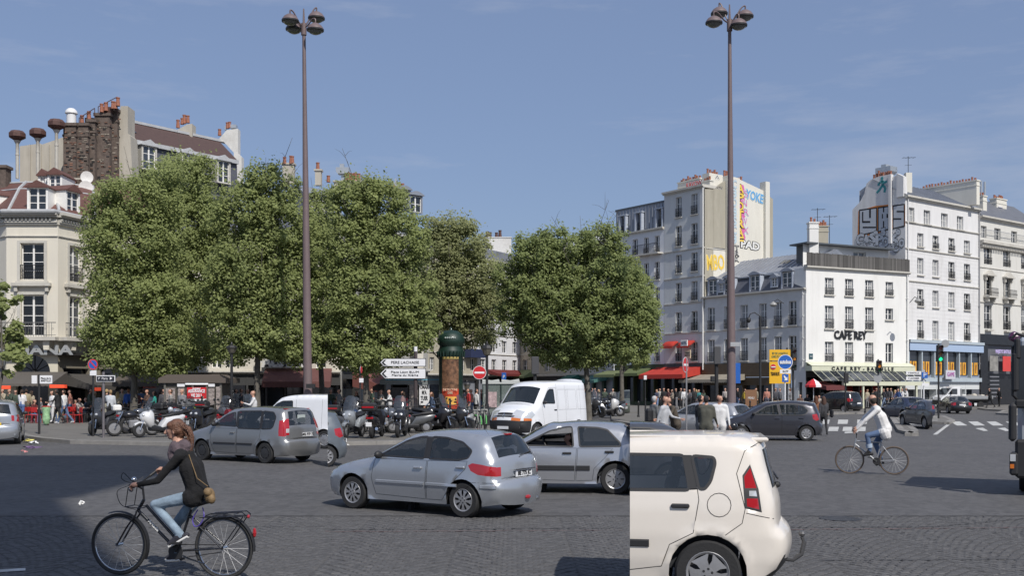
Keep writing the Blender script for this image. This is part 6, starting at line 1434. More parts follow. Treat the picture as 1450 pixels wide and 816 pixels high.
SP['bigvan']=dict(wb=3.08,h=2.27,hw=.98,rw=.33,roofw=.86,belt=1.3,n=4,r=.16,tf=.2,endc=.16,mirror=(2.62,1.45),cabin=(1.3,2.7,1.3),seats=[1.7],hk=1,
 top=[(3.70,.28),(3.80,.42),(3.83,.58),(3.80,.80),(3.72,.98),(3.5,1.14),(3.1,1.30),(2.98,1.37),(2.42,1.98),(2.2,2.14),(1.85,2.23),(1.0,2.27),(-.6,2.27),(-.83,2.22),(-.88,1.2),(-.9,.7),(-.95,.6),(-.95,.4),(-.88,.3)],
 side=[('door',[(2.72,1.36),(2.62,.8),(2.55,.34),(1.62,.32),(1.62,2.02),(2.15,2.02)]),('glass',[(2.68,1.42),(2.28,1.86),(2.1,1.96),(1.80,1.96),(1.76,1.40)]),('headlight',[(3.35,1.13),(3.62,1.03),(3.74,.86),(3.42,.84),(3.22,.98)]),('indicator',[(3.42,.84),(3.74,.86),(3.76,.76),(3.40,.76)]),('black',[(3.42,.76),(3.85,.76),(3.8,.3),(3.5,.3)])],
 strip=[('windshield',2.35,3.0,1.38,2.0,0,.93),('headlight',3.3,3.9,.85,1.1,.6,1),('indicator',3.6,3.9,.77,.86,.6,1),('black',3.5,3.95,.25,.77,0,1),('grille',3.6,3.9,.86,.97,0,.5)],
 seams=[[(1.58,.34),(1.58,2.2)],[(.95,.34),(.95,2.12)],[(-.2,.34),(-.2,2.12)]]+[[(a,1.15),(a,1.95),(a-.75,1.95),(a-.75,1.15),(a,1.15)]for a in(1.5,.86,-.0)],handles=[(1.75,1.15)],plates=[(.5,.5,False,False,0)])
P_silver=paint_mat('silver_blue',(.43,.45,.48),.6,.26);P_grey=paint_mat('steel_grey',(.26,.265,.27),.55,.28);P_sil2=paint_mat('silver_lilac',(.44,.455,.49),.6,.26);P_cream=paint_mat('cream',(.70,.65,.585),0,.3);P_white=paint_mat('white',(.76,.77,.79),0,.35);P_char=paint_mat('charcoal',(.05,.05,.06),.5,.3);P_black=paint_mat('black',(.016,.017,.02),.2,.25);P_dkgrey=paint_mat('dark_grey',(.085,.088,.10),.4,.3);P_red=paint_mat('dark_red',(.22,.012,.018),.1,.35);P_green=paint_mat('grey_green',(.10,.115,.10),.2,.4);P_slvw=paint_mat('silver_plain',(.42,.43,.45),.55,.28)
def ex_hatch(s,root,body):
 q=MB();q.tube([(-.66,-.42,.27),(-.74,-.42,.27)],.03,8);q.build('exhaust_pipe',M_chrome,root)
 q=MB();q.box(-.40,-.28,-.09,.09,1.375,1.40);q.build('brake_light',M_tail,root)
 q=MB();q.tube([(-.63,.05,1.0),(-.60,-.15,1.03),(-.57,-.4,1.06)],.011,5);q.tube([(-.615,.0,1.03),(-.58,-.4,1.08)],.008,4);q.build('rear_wiper',M_trimb,root)
 q=MB();q.box(-.735,-.70,-.31,.31,.795,.815);q.build('chrome_strip',M_chrome,root)
 q=MB();q.ball((-.79,0,.33),(.02,.09,.035),8);q.build('fog_light',M_tail,root)
 q=MB();q.tube([(.1,0,1.43),(-.05,0,1.75)],.006,4);q.ball((.1,0,1.44),.03,6);q.build('aerial',M_trimb,root)
R206=dict(n=9,w=.5,f=1.5,nuts=4)
Car(SP['hatch']).build('parked_car','silver blue hatchback in the centre foreground with red tail lamps and grille hubcaps','car',P_silver,place((660,733),(490,719),2.44,.71,scale=.955),rim=R206,extras=ex_hatch)
def ex_open(s,root,body):
 # front window on the near side is wound down
 o=[g for g in s.parts['glass']if max(v.co.x for v in g.data.vertices)>1.5 and g.data.vertices[0].co.y>0]
 for g in o:s.parts['glass'].remove(g);bpy.data.objects.remove(g)
Car(SP['xs']).build('car','pale silver liftback with open front window behind the cream car','car',P_sil2,place((871.5,700),(690,698),2.54,.74),rim=dict(n=7,w=.8,f=1.1,nuts=4),clip=ray_clip(892,False),extras=ex_open)
Car(SP['xs']).build('car','dark grey car whose roof end shows above the cream car roof','car',P_dkgrey,place_d(946,702,194,'L',.74,1.0),rim=R206,clip=ray_clip(892,True))
def ex_roof(s,root,body):
 q=MB();q.box(-.5,-.42,-.5,.5,1.56,1.58);q.build('brake_light',M_tail,root)
 q=MB();q.tube([(-.70,.3,1.12),(-.68,-.1,1.14)],.012,5);q.build('rear_wiper',M_trimb,root)
 q=MB();q.box(-.705,-.70,-.1,.22,1.18,1.40);q.build('window_sticker',mat('pale_sticker',(.4,.45,.43),.6),root)
Car(SP['mpv']).build('car','steel grey high roofed car with black steel wheels beside the cyclist in black','car',P_grey,place((378,656.6),(283,651.5),2.62,.73,scale=.95),rim=dict(n=8,w=1.2,black=1,nuts=4),extras=ex_roof)
def ex_cube(s,root,body):
 q=MB();q.tube([(-.6,.1,.38),(-.88,.1,.36),(-.96,.1,.42),(-.99,.1,.55),(-.97,.1,.60)],.025,7);q.ball((-.965,.1,.63),.035,8);q.build('tow_bar',mat('grey_tow_bar',(.12,.12,.125),.4,metal=.5),root)
 q=MB()
 for y in(.60,-.60):q.tube([(-.25,y,1.63),(-.1,y,1.655),(1.2,y,1.65),(1.35,y,1.6)],.014,6)
 q.build('roof_rail',paint_mat('cream',(.70,.645,.56)),root)
 q=MB();q.box(-.60,-.42,-.55,.55,1.60,1.645,bev=.015);q.build('rear_spoiler',MATS['paint_cream'],root)
 q=MB();q.tube([(-.72,.1,1.2),(-.70,-.3,1.24)],.012,5);q.ball((-.70,.35,1.16),.035,6);q.build('rear_wiper',M_trimb,root)
 q=MB();q.ball((-.735,.66,.62),(.02,.07,.05),8);q.build('fog_light',M_tail,root)
Car(SP['cube']).build('car','cream boxy car with tow bar cut off by the picture seam at lower right','car',P_cream,place_d(1002,857,170,'L',.79,.975),rim=dict(n=5,w=.72,f=1.15,nuts=5),extras=ex_cube,clip=ray_clip(892,True))
Car(SP['van']).build('van','small white panel van behind the steel grey car','van',P_white,place((461,635.8),(350,633),2.69,.75,scale=.99),rim=dict(n=8,w=1.0),clip=ray_clip(464,False),bumper=M_trimb)
Car(SP['mini']).build('car','grey blue car showing only its rear end left of the silver blue hatchback','car',paint_mat('blue_grey',(.14,.16,.18)),place_d(461,661.5,203,'L',.73,.97),rim=dict(n=9,w=.6),clip=ray_clip(464,True))
SP['hatch3']=dict(SP['mini'],plates=[(.72,.5,True,True,0)])
Car(SP['hatch3']).build('car','pale silver blue hatchback driving away at the left picture edge with yellow number plate','car',P_silver,place_d(25,629,112,'R',.73,1.04),rim=dict(n=9,w=.6))
Car(SP['wagon']).build('car','silver estate car with black bumper strip behind the group of standing people','car',P_slvw,place((1014,619.5),(938,616.5),2.70,.76,scale=1.0),rim=dict(n=7,w=.6))
Car(SP['mini']).build('car','dark charcoal grey small hatchback with silver hubcaps right of the estate car','car',P_char,place_d(1141.5,624.8,172,'L',.73,1.0),rim=dict(n=7,w=.75,f=1.2))
Car(SP['mini']).build('car','black tall compact car parked facing away left of the cafe door','car',P_black,place_d(1196,584.8,128,'L',.73,1.12),rim=dict(n=7,w=.75))
Car(SP['sedan']).build('car','dark blue saloon waiting at the crossing seen from behind','car',paint_mat('dark_blue',(.04,.05,.09),.4),place_d(1281,594.5,97,'L',.74,1.0),rim=dict(n=7,w=.75))
Car(SP['sedan']).build('car','dark car cut by the picture seam right behind the dark blue saloon','car',P_dkgrey,place_d(1312,608,92,'L',.74,1.0),rim=dict(n=7,w=.75),clip=ray_clip(1320,False))
Car(SP['sedan']).build('car','low black saloon in front of the white flatbed truck','car',P_black,place_d(1343.5,586,84,'L',.74,.95),rim=dict(n=7,w=.75))
Car(SP['mini']).build('car','dark red car parked on the pavement edge under the green awnings','car',P_red,place_d(917,574.5,165,'L',.73,1.25),rim=dict(n=7,w=.75))
Car(SP['bigvan']).build('van','big white panel van with dark bumper and open side window in the centre','van',P_white,place_d(816,619.5,236,'L',.87,1.02),rim=dict(n=6,w=.9),bumper=M_trimb)
Car(SP['van']).build('van','grey green van facing the viewer right of the parked scooters','van',P_green,place_d(905,586.5,262,'L',.75,1.0),rim=dict(n=7,w=.75),clip=ray_clip(892,False))
# emblem and badges of the big van
# flatbed truck
def flatbed():
 W=place_d(1388,578.5,187,'L',.8,1.0);root=thing('flatbed_truck','small white flatbed truck with loaded open bed in front of the GAME shop','truck');root.matrix_basis=W
 def cabpart():
  sp=dict(SP['bigvan']);sp['n']=3
  c=Car(sp);return c
 q=MB();prof=[(2.1,.55),(4.05,.55),(4.15,.85),(4.0,1.1),(3.55,1.32),(3.0,2.0),(2.75,2.12),(2.15,2.12)]
 q.prism(prof,-.93,.93);q.build('cab',P_white,root)
 q=MB();q.prism([(3.55,1.36),(3.05,1.95),(3.02,1.95),(3.52,1.36)],-.8,.8,Matrix.Translation((.03,0,.02)));q.build('windshield',M_glassd,root)
 for sgn in(1,-1):
  q=MB();q.prism([(3.4,1.38),(2.98,1.9),(2.45,1.9),(2.45,1.36)],sgn*.935-.01,sgn*.935+.01);q.build('side_window',M_glassd,root)
  q=MB();q.prism([(3.5,1.25),(3.45,.6),(2.4,.6),(2.35,1.3),(2.36,1.3),(2.42,.63),(3.42,.63),(3.47,1.24)],sgn*.935-.005,sgn*.935+.005);q.build('panel_gap',M_trimb,root)
  q=MB();q.box(3.05,3.15,sgn*1.05-.1,sgn*1.05+.1,1.35,1.7,bev=.03);q.build('door_mirror',M_trimb,root)
  q=MB();q.box(4.02,4.16,sgn*.72-.17,sgn*.72+.17,.85,1.05,bev=.03);q.build('headlight',M_lampc,root)
 q=MB();q.box(4.0,4.2,-.93,.93,.35,.78,bev=.05);q.build('bumper',M_trimb,root)
 q=MB();q.box(-1.2,2.05,-.98,.98,.78,.9);q.box(-1.2,2.9,-.4,.4,.5,.77);q.build('chassis',M_trimb,root)
 sl_=MB();sl_.box(-1.2,2.05,.96,1.0,.91,1.22);sl_.box(-1.2,2.05,-1.0,-.96,.91,1.22);sl_.box(-1.22,-1.18,-1,1,.91,1.22);sl_.box(2.03,2.08,-1,1,.91,1.9);sl_.build('side_board',mat('grey_board',(.32,.33,.34),.5,metal=.3),root)
 t=MB();t.lathe([(.2,-.1),(.31,-.1),(.33,-.06),(.33,.06),(.31,.1),(.2,.1),(.01,.07)],20);tm=t.mesh('wheel',M_tyre,40)
 for x in(0,3.3):
  for y in(.83,-.83):mk('wheel',tm,root,W@Matrix.Translation((x,y,.33))@Matrix.Rotation(-math.copysign(math.pi/2,y),4,'X'))
 rng=random.Random(4)
 for i in range(7):
  q=MB();c=W@Vector((-.8+i*.42,rng.uniform(-.5,.6),1.15));q.ball(c,(.33,.3,rng.uniform(.18,.34)),8);tag(q.build('rubble_sack',mat('sack_%d'%(i%3),((.45,.42,.36),(.2,.19,.18),(.55,.55,.54))[i%3],.9,bump=.5,bscale=6),None,smooth=60),['sack nearest the tail of the flatbed truck load','second sack from the tail of the flatbed truck','third sack from the tail of the flatbed truck','middle sack of the flatbed truck load','third sack behind the flatbed truck cab','second sack behind the flatbed truck cab','sack right behind the flatbed truck cab'][i],'sack','sacks on the flatbed truck')
flatbed()
# heavy lorry at the right edge, seen from its front left
def lorry():
 d=20.6;X0=(1441-725)/FPX*d;root=thing('lorry','dark fronted heavy lorry cab with big black mirrors entering at the right edge','lorry',(X0,d,0),-.46);
 PX=lambda x:(x-1441)/FPX*d;PZ=lambda y:EYE-(y-HOR)/FPX*d
 q=MB();q.box(PX(1441),PX(1441)+2.4,-.1,1.9,PZ(668),PZ(478),bev=.08);q.build('cab',mat('lorry_grey',(.35,.38,.42),.4,metal=.2,coat=.5),root)
 q=MB();q.box(PX(1438),PX(1438)+2.6,-.35,.1,PZ(676),PZ(622),bev=.05);q.build('bumper',M_trimb,root)
 q=MB();q.box(PX(1440),PX(1440)+.9,-.14,-.105,PZ(566),PZ(490));q.build('windshield',M_glassd,root);q=MB();q.box(PX(1438),PX(1450)+2,-.3,-.1,PZ(578),PZ(566),bev=.03);q.build('wiper_panel',M_trimb,root)
 q=MB();q.box(PX(1434),PX(1434)+.12,-.5,-.2,PZ(555),PZ(500),bev=.04);q.box(PX(1430),PX(1440),-.55,-.25,PZ(624),PZ(571),bev=.05);q.tube([(PX(1440),-.2,PZ(488)),(PX(1435),-.35,PZ(492)),(PX(1435),-.35,PZ(560)),(PX(1440),-.2,PZ(565))],.025,6);q.build('door_mirror',M_trimb,root)
 q=MB();q.box(PX(1437),PX(1445),-.5,-.2,PZ(510),PZ(480),bev=.04);q.tube([(PX(1434),-.4,PZ(480)),(PX(1440),-.4,PZ(474)),(PX(1452),-.3,PZ(478))],.03,6);q.build('wide_mirror',M_trimb,root)
 q=MB();q.box(PX(1431),PX(1442),-.4,.1,PZ(672),PZ(640),bev=.04);q.build('fog_lamp_housing',M_trimb,root);q=MB();q.box(PX(1432),PX(1439),-.42,-.40,PZ(652),PZ(642));q.build('headlight',M_lampc,root);q=MB();q.box(PX(1432),PX(1437),-.42,-.40,PZ(662),PZ(656));q.build('indicator',M_tailo,root)
 t=MB();t.lathe([(.3,-.15),(.5,-.15),(.52,-.1),(.52,.1),(.5,.15),(.3,.15),(.01,.1)],24);tm=t.mesh('wheel',M_tyre,40)
 for yy in(.9,):mk('wheel',tm,root,wmat(root)@Matrix.Translation((PX(1446)+.1,yy,.52))@Matrix.Rotation(-math.pi/2,4,'Y'));mk('wheel',tm,root,wmat(root)@Matrix.Translation((PX(1446)+2.2,yy,.52))@Matrix.Rotation(math.pi/2,4,'Y'))
 q=MB();q.tube([(PX(1436),.3,PZ(480)),(PX(1436),.3,PZ(474))],.1,8);q.ball((PX(1436),.3,PZ(476)),.11,8);q.build('beacon',mat('purple_glass',(.10,.03,.08),.2),root)
lorry()
# ================================================================= people
def cone_pts(q,a,b,ra,rb,n=10):
 a,b=Vector(a),Vector(b);d=b-a;L_=max(d.length,1e-4)
 q.tube([a-d/L_*ra*.85,a-d/L_*ra*.5,a,b,b+d/L_*rb*.5,b+d/L_*rb*.85],[ra*.4,ra*.85,ra,rb,rb*.85,rb*.4],n)
SLOT=dict(skin=0,top=1,bottom=2,shoe=3,hair=4,extra=5)
def body_mesh(J,voxel=.022,fat=1.0,hair='short',sleeve=True,shorts=False,coat=0,legs=True,scarf=False,smooth=2,name='body'):
 """J: joints by name (Vector), x forward of the head given by J['face']"""
 pr=[]   # (kind, a, b, ra, rb, slot)
 def C(a,b,ra,rb,sl):pr.append((Vector(J[a])if isinstance(a,str)else Vector(a),Vector(J[b])if isinstance(b,str)else Vector(b),ra,rb,SLOT[sl]))
 pel,che=Vector(J['pelvis']),Vector(J['chest']);hl,hr,sl_,sr=[Vector(J[k])for k in('hipL','hipR','shL','shR')]
 f=fat;up=(che-pel).normalized();fw=Vector(J['face']).normalized();lat=(sl_-sr).normalized()
 C(hl,hr,.115*f,.115*f,'bottom');C(pel,pel.lerp(che,.35),.13*f,.125*f,'bottom' if not coat else 'top')
 for sgn in(1,-1):C(pel+lat*.05*sgn+up*.06,che+lat*.07*sgn,.115*f+coat*.01,.13*f,'top')
 C(sl_.lerp(sr,.12),sr.lerp(sl_,.12),.075*f+coat*.01,.075*f+coat*.01,'top');C(che,che+up*.12,.12*f,.09*f,'top')
 if coat:ch=.118+.03*min(coat,1);C(pel-up*.02+lat*.05,che,ch*f,.12*f,'top');C(pel-up*.02-lat*.05,che,ch*f,.12*f,'top');C(hl,hl-up*.06*coat,ch*f-.01,.12*f,'top');C(hr,hr-up*.06*coat,ch*f-.01,.12*f,'top')
 H=Vector(J['head']);nk=Vector(J['neck']);C(nk-up*.03,H-Vector((0,0,.05)),.055,.05,'skin')
 if scarf:
  C(nk+lat*.055+fw*.035,nk-lat*.055+fw*.035,.072,.072,'extra');C(nk+fw*.10-up*.07,nk+fw*.06+up*.02,.075,.07,'extra');C(nk-fw*.05+lat*.05+up*.03,nk-fw*.05-lat*.05+up*.03,.075,.075,'extra');C(nk+fw*.11-up*.10+lat*.03,nk+fw*.09-up*.09-lat*.04,.055,.06,'extra')
 hu=Vector(J.get('headup',(0,0,1))).normalized()
 C(H+hu*.035-fw*.02,H+hu*.03+fw*.012,.088,.085,'skin');C(H-hu*.06+fw*.035,H+fw*.035,.045,.068,'skin');C(H-hu*.075+fw*.062,H-hu*.06+fw*.058,.022,.024,'skin')
 C(H+hu*.018+fw*.088,H-hu*.026+fw*.112,.013,.018,'skin')
 for sgn in(1,-1):C(H+lat*.078*sgn-fw*.005+hu*.01,H+lat*.082*sgn-fw*.008-hu*.02,.016,.012,'skin')
 if hair!='bald':
  C(H+hu*.045-fw*.03,H+hu*.055+fw*.014,.083,.064,'hair');C(H-fw*.045-hu*.02,H+hu*.03-fw*.045,.072,.080,'hair')
  if hair=='long':
   C(H-fw*.07,nk-fw*.07-up*.06,.07,.06,'hair')
   for sgn in(1,-1):C(H+lat*.06*sgn-fw*.03,nk+lat*.07*sgn-fw*.04-up*.03,.045,.04,'hair')
  if hair=='pony':C(H+hu*.075-fw*.03,H+hu*.068+fw*.05,.066,.042,'hair');C(H+lat*.032+hu*.062-fw*.01,H-lat*.032+hu*.062-fw*.01,.074,.074,'hair');C(H+lat*.035+hu*.065+fw*.04,H+lat*.05+hu*.01-fw*.04,.048,.052,'hair');C(H-lat*.035+hu*.065+fw*.04,H-lat*.05+hu*.01-fw*.04,.048,.052,'hair');C(H-fw*.08+hu*.03,H-fw*.14+hu*.02,.04,.034,'hair');C(H-fw*.08-hu*.0,H-fw*.145-hu*.04,.034,.036,'hair');C(H-fw*.14+hu*.02,H-fw*.165-hu*.07,.034,.038,'hair');C(H-fw*.165-hu*.07,H-fw*.17-hu*.18,.038,.026,'hair');C(H-fw*.17-hu*.18,H-fw*.15-hu*.26,.026,.010,'hair')
 else:
  C(H-fw*.05-hu*.03,H-fw*.04+hu*.01,.07,.076,'hair');C(H+lat*.05-hu*.01-fw*.02,H-lat*.05-hu*.01-fw*.02,.062,.062,'hair')
 for s_ in 'LR':
  C('sh'+s_,'el'+s_,.056*f,.046*f,'top');C('el'+s_,'wr'+s_,.043*f,.031,'top' if sleeve else 'skin');w_=Vector(J['wr'+s_]);h_=Vector(J['ha'+s_]);C(w_,w_.lerp(h_,.5),.026,.03,'skin');C(w_.lerp(h_,.5),h_,.030,.028,'skin')
  if legs:
   C('hip'+s_,'kn'+s_,.092*f,.064*f,'bottom');C('kn'+s_,'an'+s_,.060*f,.046,'bottom' if not shorts else 'skin')
   a,t=Vector(J['an'+s_]),Vector(J['to'+s_]);d=(t-a);
   C(a,a.lerp(t,.3),.044,.045,'shoe');C(a.lerp(t,.1),t,.042,.034,'shoe')
   he=Vector(J.get('he'+s_,a-Vector((d.x,d.y,0))*.28-Vector((0,0,.05))));C(he,t.lerp(a,.15),.034,.036,'shoe')
 q=MB()
 for a,b,ra,rb,sl in pr:cone_pts(q,a,b,ra,rb)
 me=q.mesh('tmp',M_dark);ob=bpy.data.objects.new('tmp',me);COL.objects.link(ob)
 md=ob.modifiers.new('r','REMESH');md.mode='VOXEL';md.voxel_size=voxel;md.use_smooth_shade=True
 ms=ob.modifiers.new('s','SMOOTH');ms.factor=.5;ms.iterations=smooth
 dg=bpy.context.evaluated_depsgraph_get();out=bpy.data.meshes.new_from_object(ob.evaluated_get(dg));bpy.data.objects.remove(ob);out.name=name
 n=len(out.polygons);cen=np.zeros(n*3);out.polygons.foreach_get('center',cen);cen=cen.reshape(-1,3);best=np.full(n,1e9);slot=np.zeros(n,int)
 for a,b,ra,rb,sl in pr:
  A=np.array(a);d=np.array(b)-A;L2=max((d*d).sum(),1e-9);t=np.clip(((cen-A)@d)/L2,0,1);dist=np.linalg.norm(cen-(A+t[:,None]*d),axis=1)-(ra+(rb-ra)*t)
  if sl==SLOT['hair']:dist-=.004
  m_=dist<best;best[m_]=dist[m_];slot[m_]=sl
 out.materials.clear()
 for _ in range(6):out.materials.append(M_dark)
 out.polygons.foreach_set('material_index',slot.astype(np.int32));out.polygons.foreach_set('use_smooth',[True]*n)
 return out
M_skin=mat('skin',(.50,.28,.20),.55,var=.06,vscale=12);M_skin2=mat('skin_dark',(.16,.085,.055),.55)
def hands_face(J,root,skin,curl=.5):
 fw=Vector(J['face']).normalized();hu=Vector(J.get('headup',(0,0,1))).normalized();H=Vector(J['head']);lat=(Vector(J['shL'])-Vector(J['shR']));lat=(lat-fw*lat.dot(fw));lat.normalize()
 for s_ in 'LR':
  q=MB();w_,h_=Vector(J['wr'+s_]),Vector(J['ha'+s_]);d=(h_-w_).normalized();side=J.get('palm'+s_);side=Vector(side)if side else lat.cross(d)
  if side.length<.1:side=Vector((0,0,1)).cross(d)
  side=(side-d*side.dot(d)).normalized();cd=Vector(J.get('curl'+s_,d.cross(side))).normalized()   # side: row of knuckles, cd: direction the fingers close to
  for i,ln in enumerate((.070,.080,.076,.060)):
   b=h_+side*(.026-.0175*i)+d*.01;m1=b+(d*(1-curl*.5)+cd*curl*.55)*ln*.5;e=m1+(d*(1-curl*1.5)+cd*curl*1.15).normalized()*ln*.5;q.tube([b-d*.015,b,m1,e],[.0095,.0095,.0085,.006],6)
  tb=w_.lerp(h_,.45)+side*.026;q.tube([tb,tb+side*.022+d*.025,tb+side*.018+d*.052+cd*.016*curl],[.012,.0105,.0075],6);q.build('hand_fingers',skin,root,smooth=60)
 e=MB()
 for sgn in(1,-1):c=H+hu*.012+fw*.081+lat*.032*sgn;e.ball(c,.012,6);e.tube([c+hu*.018-lat*.014+fw*.004,c+hu*.022+lat*.014+fw*.003],.004,4)
 e.build('eyes',mat('eye_dark',(.05,.035,.03),.3),root);m_=MB();c=H-hu*.046+fw*.088;m_.tube([c-lat*.022-fw*.008,c,c+lat*.022-fw*.008],[.004,.0065,.004],5);m_.build('mouth',mat('lips',(.42,.16,.13),.5),root)
def pose(h=1.7,lean=0,thL=0,thR=0,knL=0,knR=0,arL=(0,.15,.2),arR=(0,.15,.2),sit=0,turn=0,female=False):
 """angles in degrees. th: thigh forward; kn: knee bend; ar=(forward, out, elbow)"""
 s=h/1.7;R_=math.radians;J={}
 hipz=.90*s;pel=Vector((0,0,hipz+.06*s));ln=R_(lean);up=Vector((math.sin(ln),0,math.cos(ln)))
 che=pel+up*.36*s;J['pelvis']=pel;J['chest']=che;J['neck']=pel+up*.55*s;J['head']=J['neck']+(up*.5+Vector((0,0,.5)))*.15*s+Vector((.02,0,0));t=R_(turn);J['face']=Vector((math.cos(t),math.sin(t),0));sw=(.165 if female else .19)*s
 for s_,y,th,kn,ar in(('L',1,thL,knL,arL),('R',-1,thR,knR,arR)):
  J['sh'+s_]=pel+up*.475*s+Vector((0,y*sw,0));J['hip'+s_]=Vector((0,y*.085*s,hipz));a=R_(th);k=J['hip'+s_]+Vector((math.sin(a),0,-math.cos(a)))*.43*s;J['kn'+s_]=k;b=a-R_(kn);an=k+Vector((math.sin(b),0,-math.cos(b)))*.42*s;J['an'+s_]=an;c=b*.6 if not sit else 0;J['to'+s_]=an+Vector((math.cos(c)*.17,y*.02,-.045+math.sin(c)*.12))*s
  f_,o_,e_=[R_(v)if abs(v)>1.6 else v for v in ar];d=Vector((math.sin(f_),y*math.sin(o_),-math.cos(f_)*math.cos(o_))).normalized();el=J['sh'+s_]+d*.28*s;J['el'+s_]=el;d2=Vector((math.sin(f_+e_),y*math.sin(o_)*(.4 if e_>.6 else 1),-math.cos(f_+e_))).normalized();wr=el+d2*.25*s;J['wr'+s_]=wr;J['ha'+s_]=wr+d2*.08*s
 mz=min(J['anL'].z,J['anR'].z)-.075*s
 for k in J:
  if k not in('face',):J[k]=Vector(J[k])-Vector((0,0,mz if not sit else 0))
 return J
PM={}
def person_kind(key):
 if key in PM:return PM[key]
 K_=dict(stand=(pose(1.75,1,3,-3,2,2),dict()),stand2=(pose(1.72,3,6,-4,8,2,arL=(35,.1,75),arR=(5,.12,15),turn=25),dict()),fstand=(pose(1.64,1,4,-4,4,2,arL=(20,.1,60),arR=(0,.12,10),female=True),dict(fat=.88,hair='long')),
  walk=(pose(1.76,3,26,-20,8,22,arL=(-22,.1,15),arR=(24,.1,25)),dict()),fwalk=(pose(1.65,3,24,-20,6,24,arL=(-20,.1,15),arR=(20,.1,30),female=True),dict(fat=.88,hair='long')),walk2=(pose(1.78,5,-18,22,25,6,arL=(28,.1,50),arR=(-20,.1,10),turn=-15),dict(coat=1)),
  shorts=(pose(1.7,1,3,-3,2,2,arL=(15,.1,50),arR=(10,.1,60)),dict(shorts=True,sleeve=False,hair='pony',fat=.9)),sit=(pose(1.7,-4,85,80,85,88,arL=(35,.1,60),arR=(30,.1,70),sit=1),dict(sleeve=True)),fsit=(pose(1.62,8,82,86,80,92,arL=(40,.1,55),arR=(25,.1,80),sit=1,female=True),dict(fat=.88,hair='long',sleeve=False)),
  phone=(pose(1.75,2,4,-4,2,2,arL=(30,.1,110),arR=(10,.15,30)),dict(coat=1)),bend=(pose(1.72,22,6,-6,8,4,arL=(30,.1,40),arR=(25,.1,45)),dict(coat=1)),coat=(pose(1.76,1,4,-5,3,2,arL=(5,.2,15),arR=(8,.2,20),turn=60),dict(coat=1,fat=1.06)))
 J,kw=K_[key];me=body_mesh(J,voxel=.026,**kw);PM[key]=(J,me,kw);return PM[key]
CL={}
def cloth(c):
 k='cloth_%d_%d_%d'%tuple(int(v*100)for v in c)
 return mat(k,c,.85,var=.12,vscale=7,bump=.35,bscale=9)
BLK=(.018,.018,.02);WHT=(.66,.66,.66);JEAN=(.09,.14,.25);GRY=(.2,.2,.21);HB=(.035,.022,.015);HBL=(.35,.25,.12);HGR=(.4,.4,.4)
def person(key,loc,face_deg,label,top=GRY,bottom=JEAN,shoe=BLK,hair=HB,skin=None,sc=1.0,group=None,extra=None):
 J,me,kw=person_kind(key);root=thing('person',label,'person',loc,math.radians(face_deg),group,sc)
 o=bpy.data.objects.new('body',me);COL.objects.link(o);o.parent=root;sk=skin or M_skin
 for i,m_ in enumerate((sk,cloth(top),cloth(bottom),cloth(shoe),cloth(hair),cloth(extra or top))):o.material_slots[i].link='OBJECT';o.material_slots[i].material=m_
 hk='hf_'+key
 if hk not in PM:
  n0=set(COL.objects);hands_face(J,None,M_skin);PM[hk]=[(x.name.split('.')[0],x.data)for x in COL.objects if x not in n0]
  for x in[x for x in COL.objects if x not in n0]:bpy.data.objects.remove(x)
 for nm,d in PM[hk]:x=bpy.data.objects.new(nm,d);COL.objects.link(x);x.parent=root;
 return root
def at_px(x,hy,d,h=.13):p=XD(x,d);return(p.x,p.y,h)
def ped(key,x,d,face,label,z=.13,**kw):p=XD(x,d);return person(key,(p.x,p.y,z),face,label,**kw)
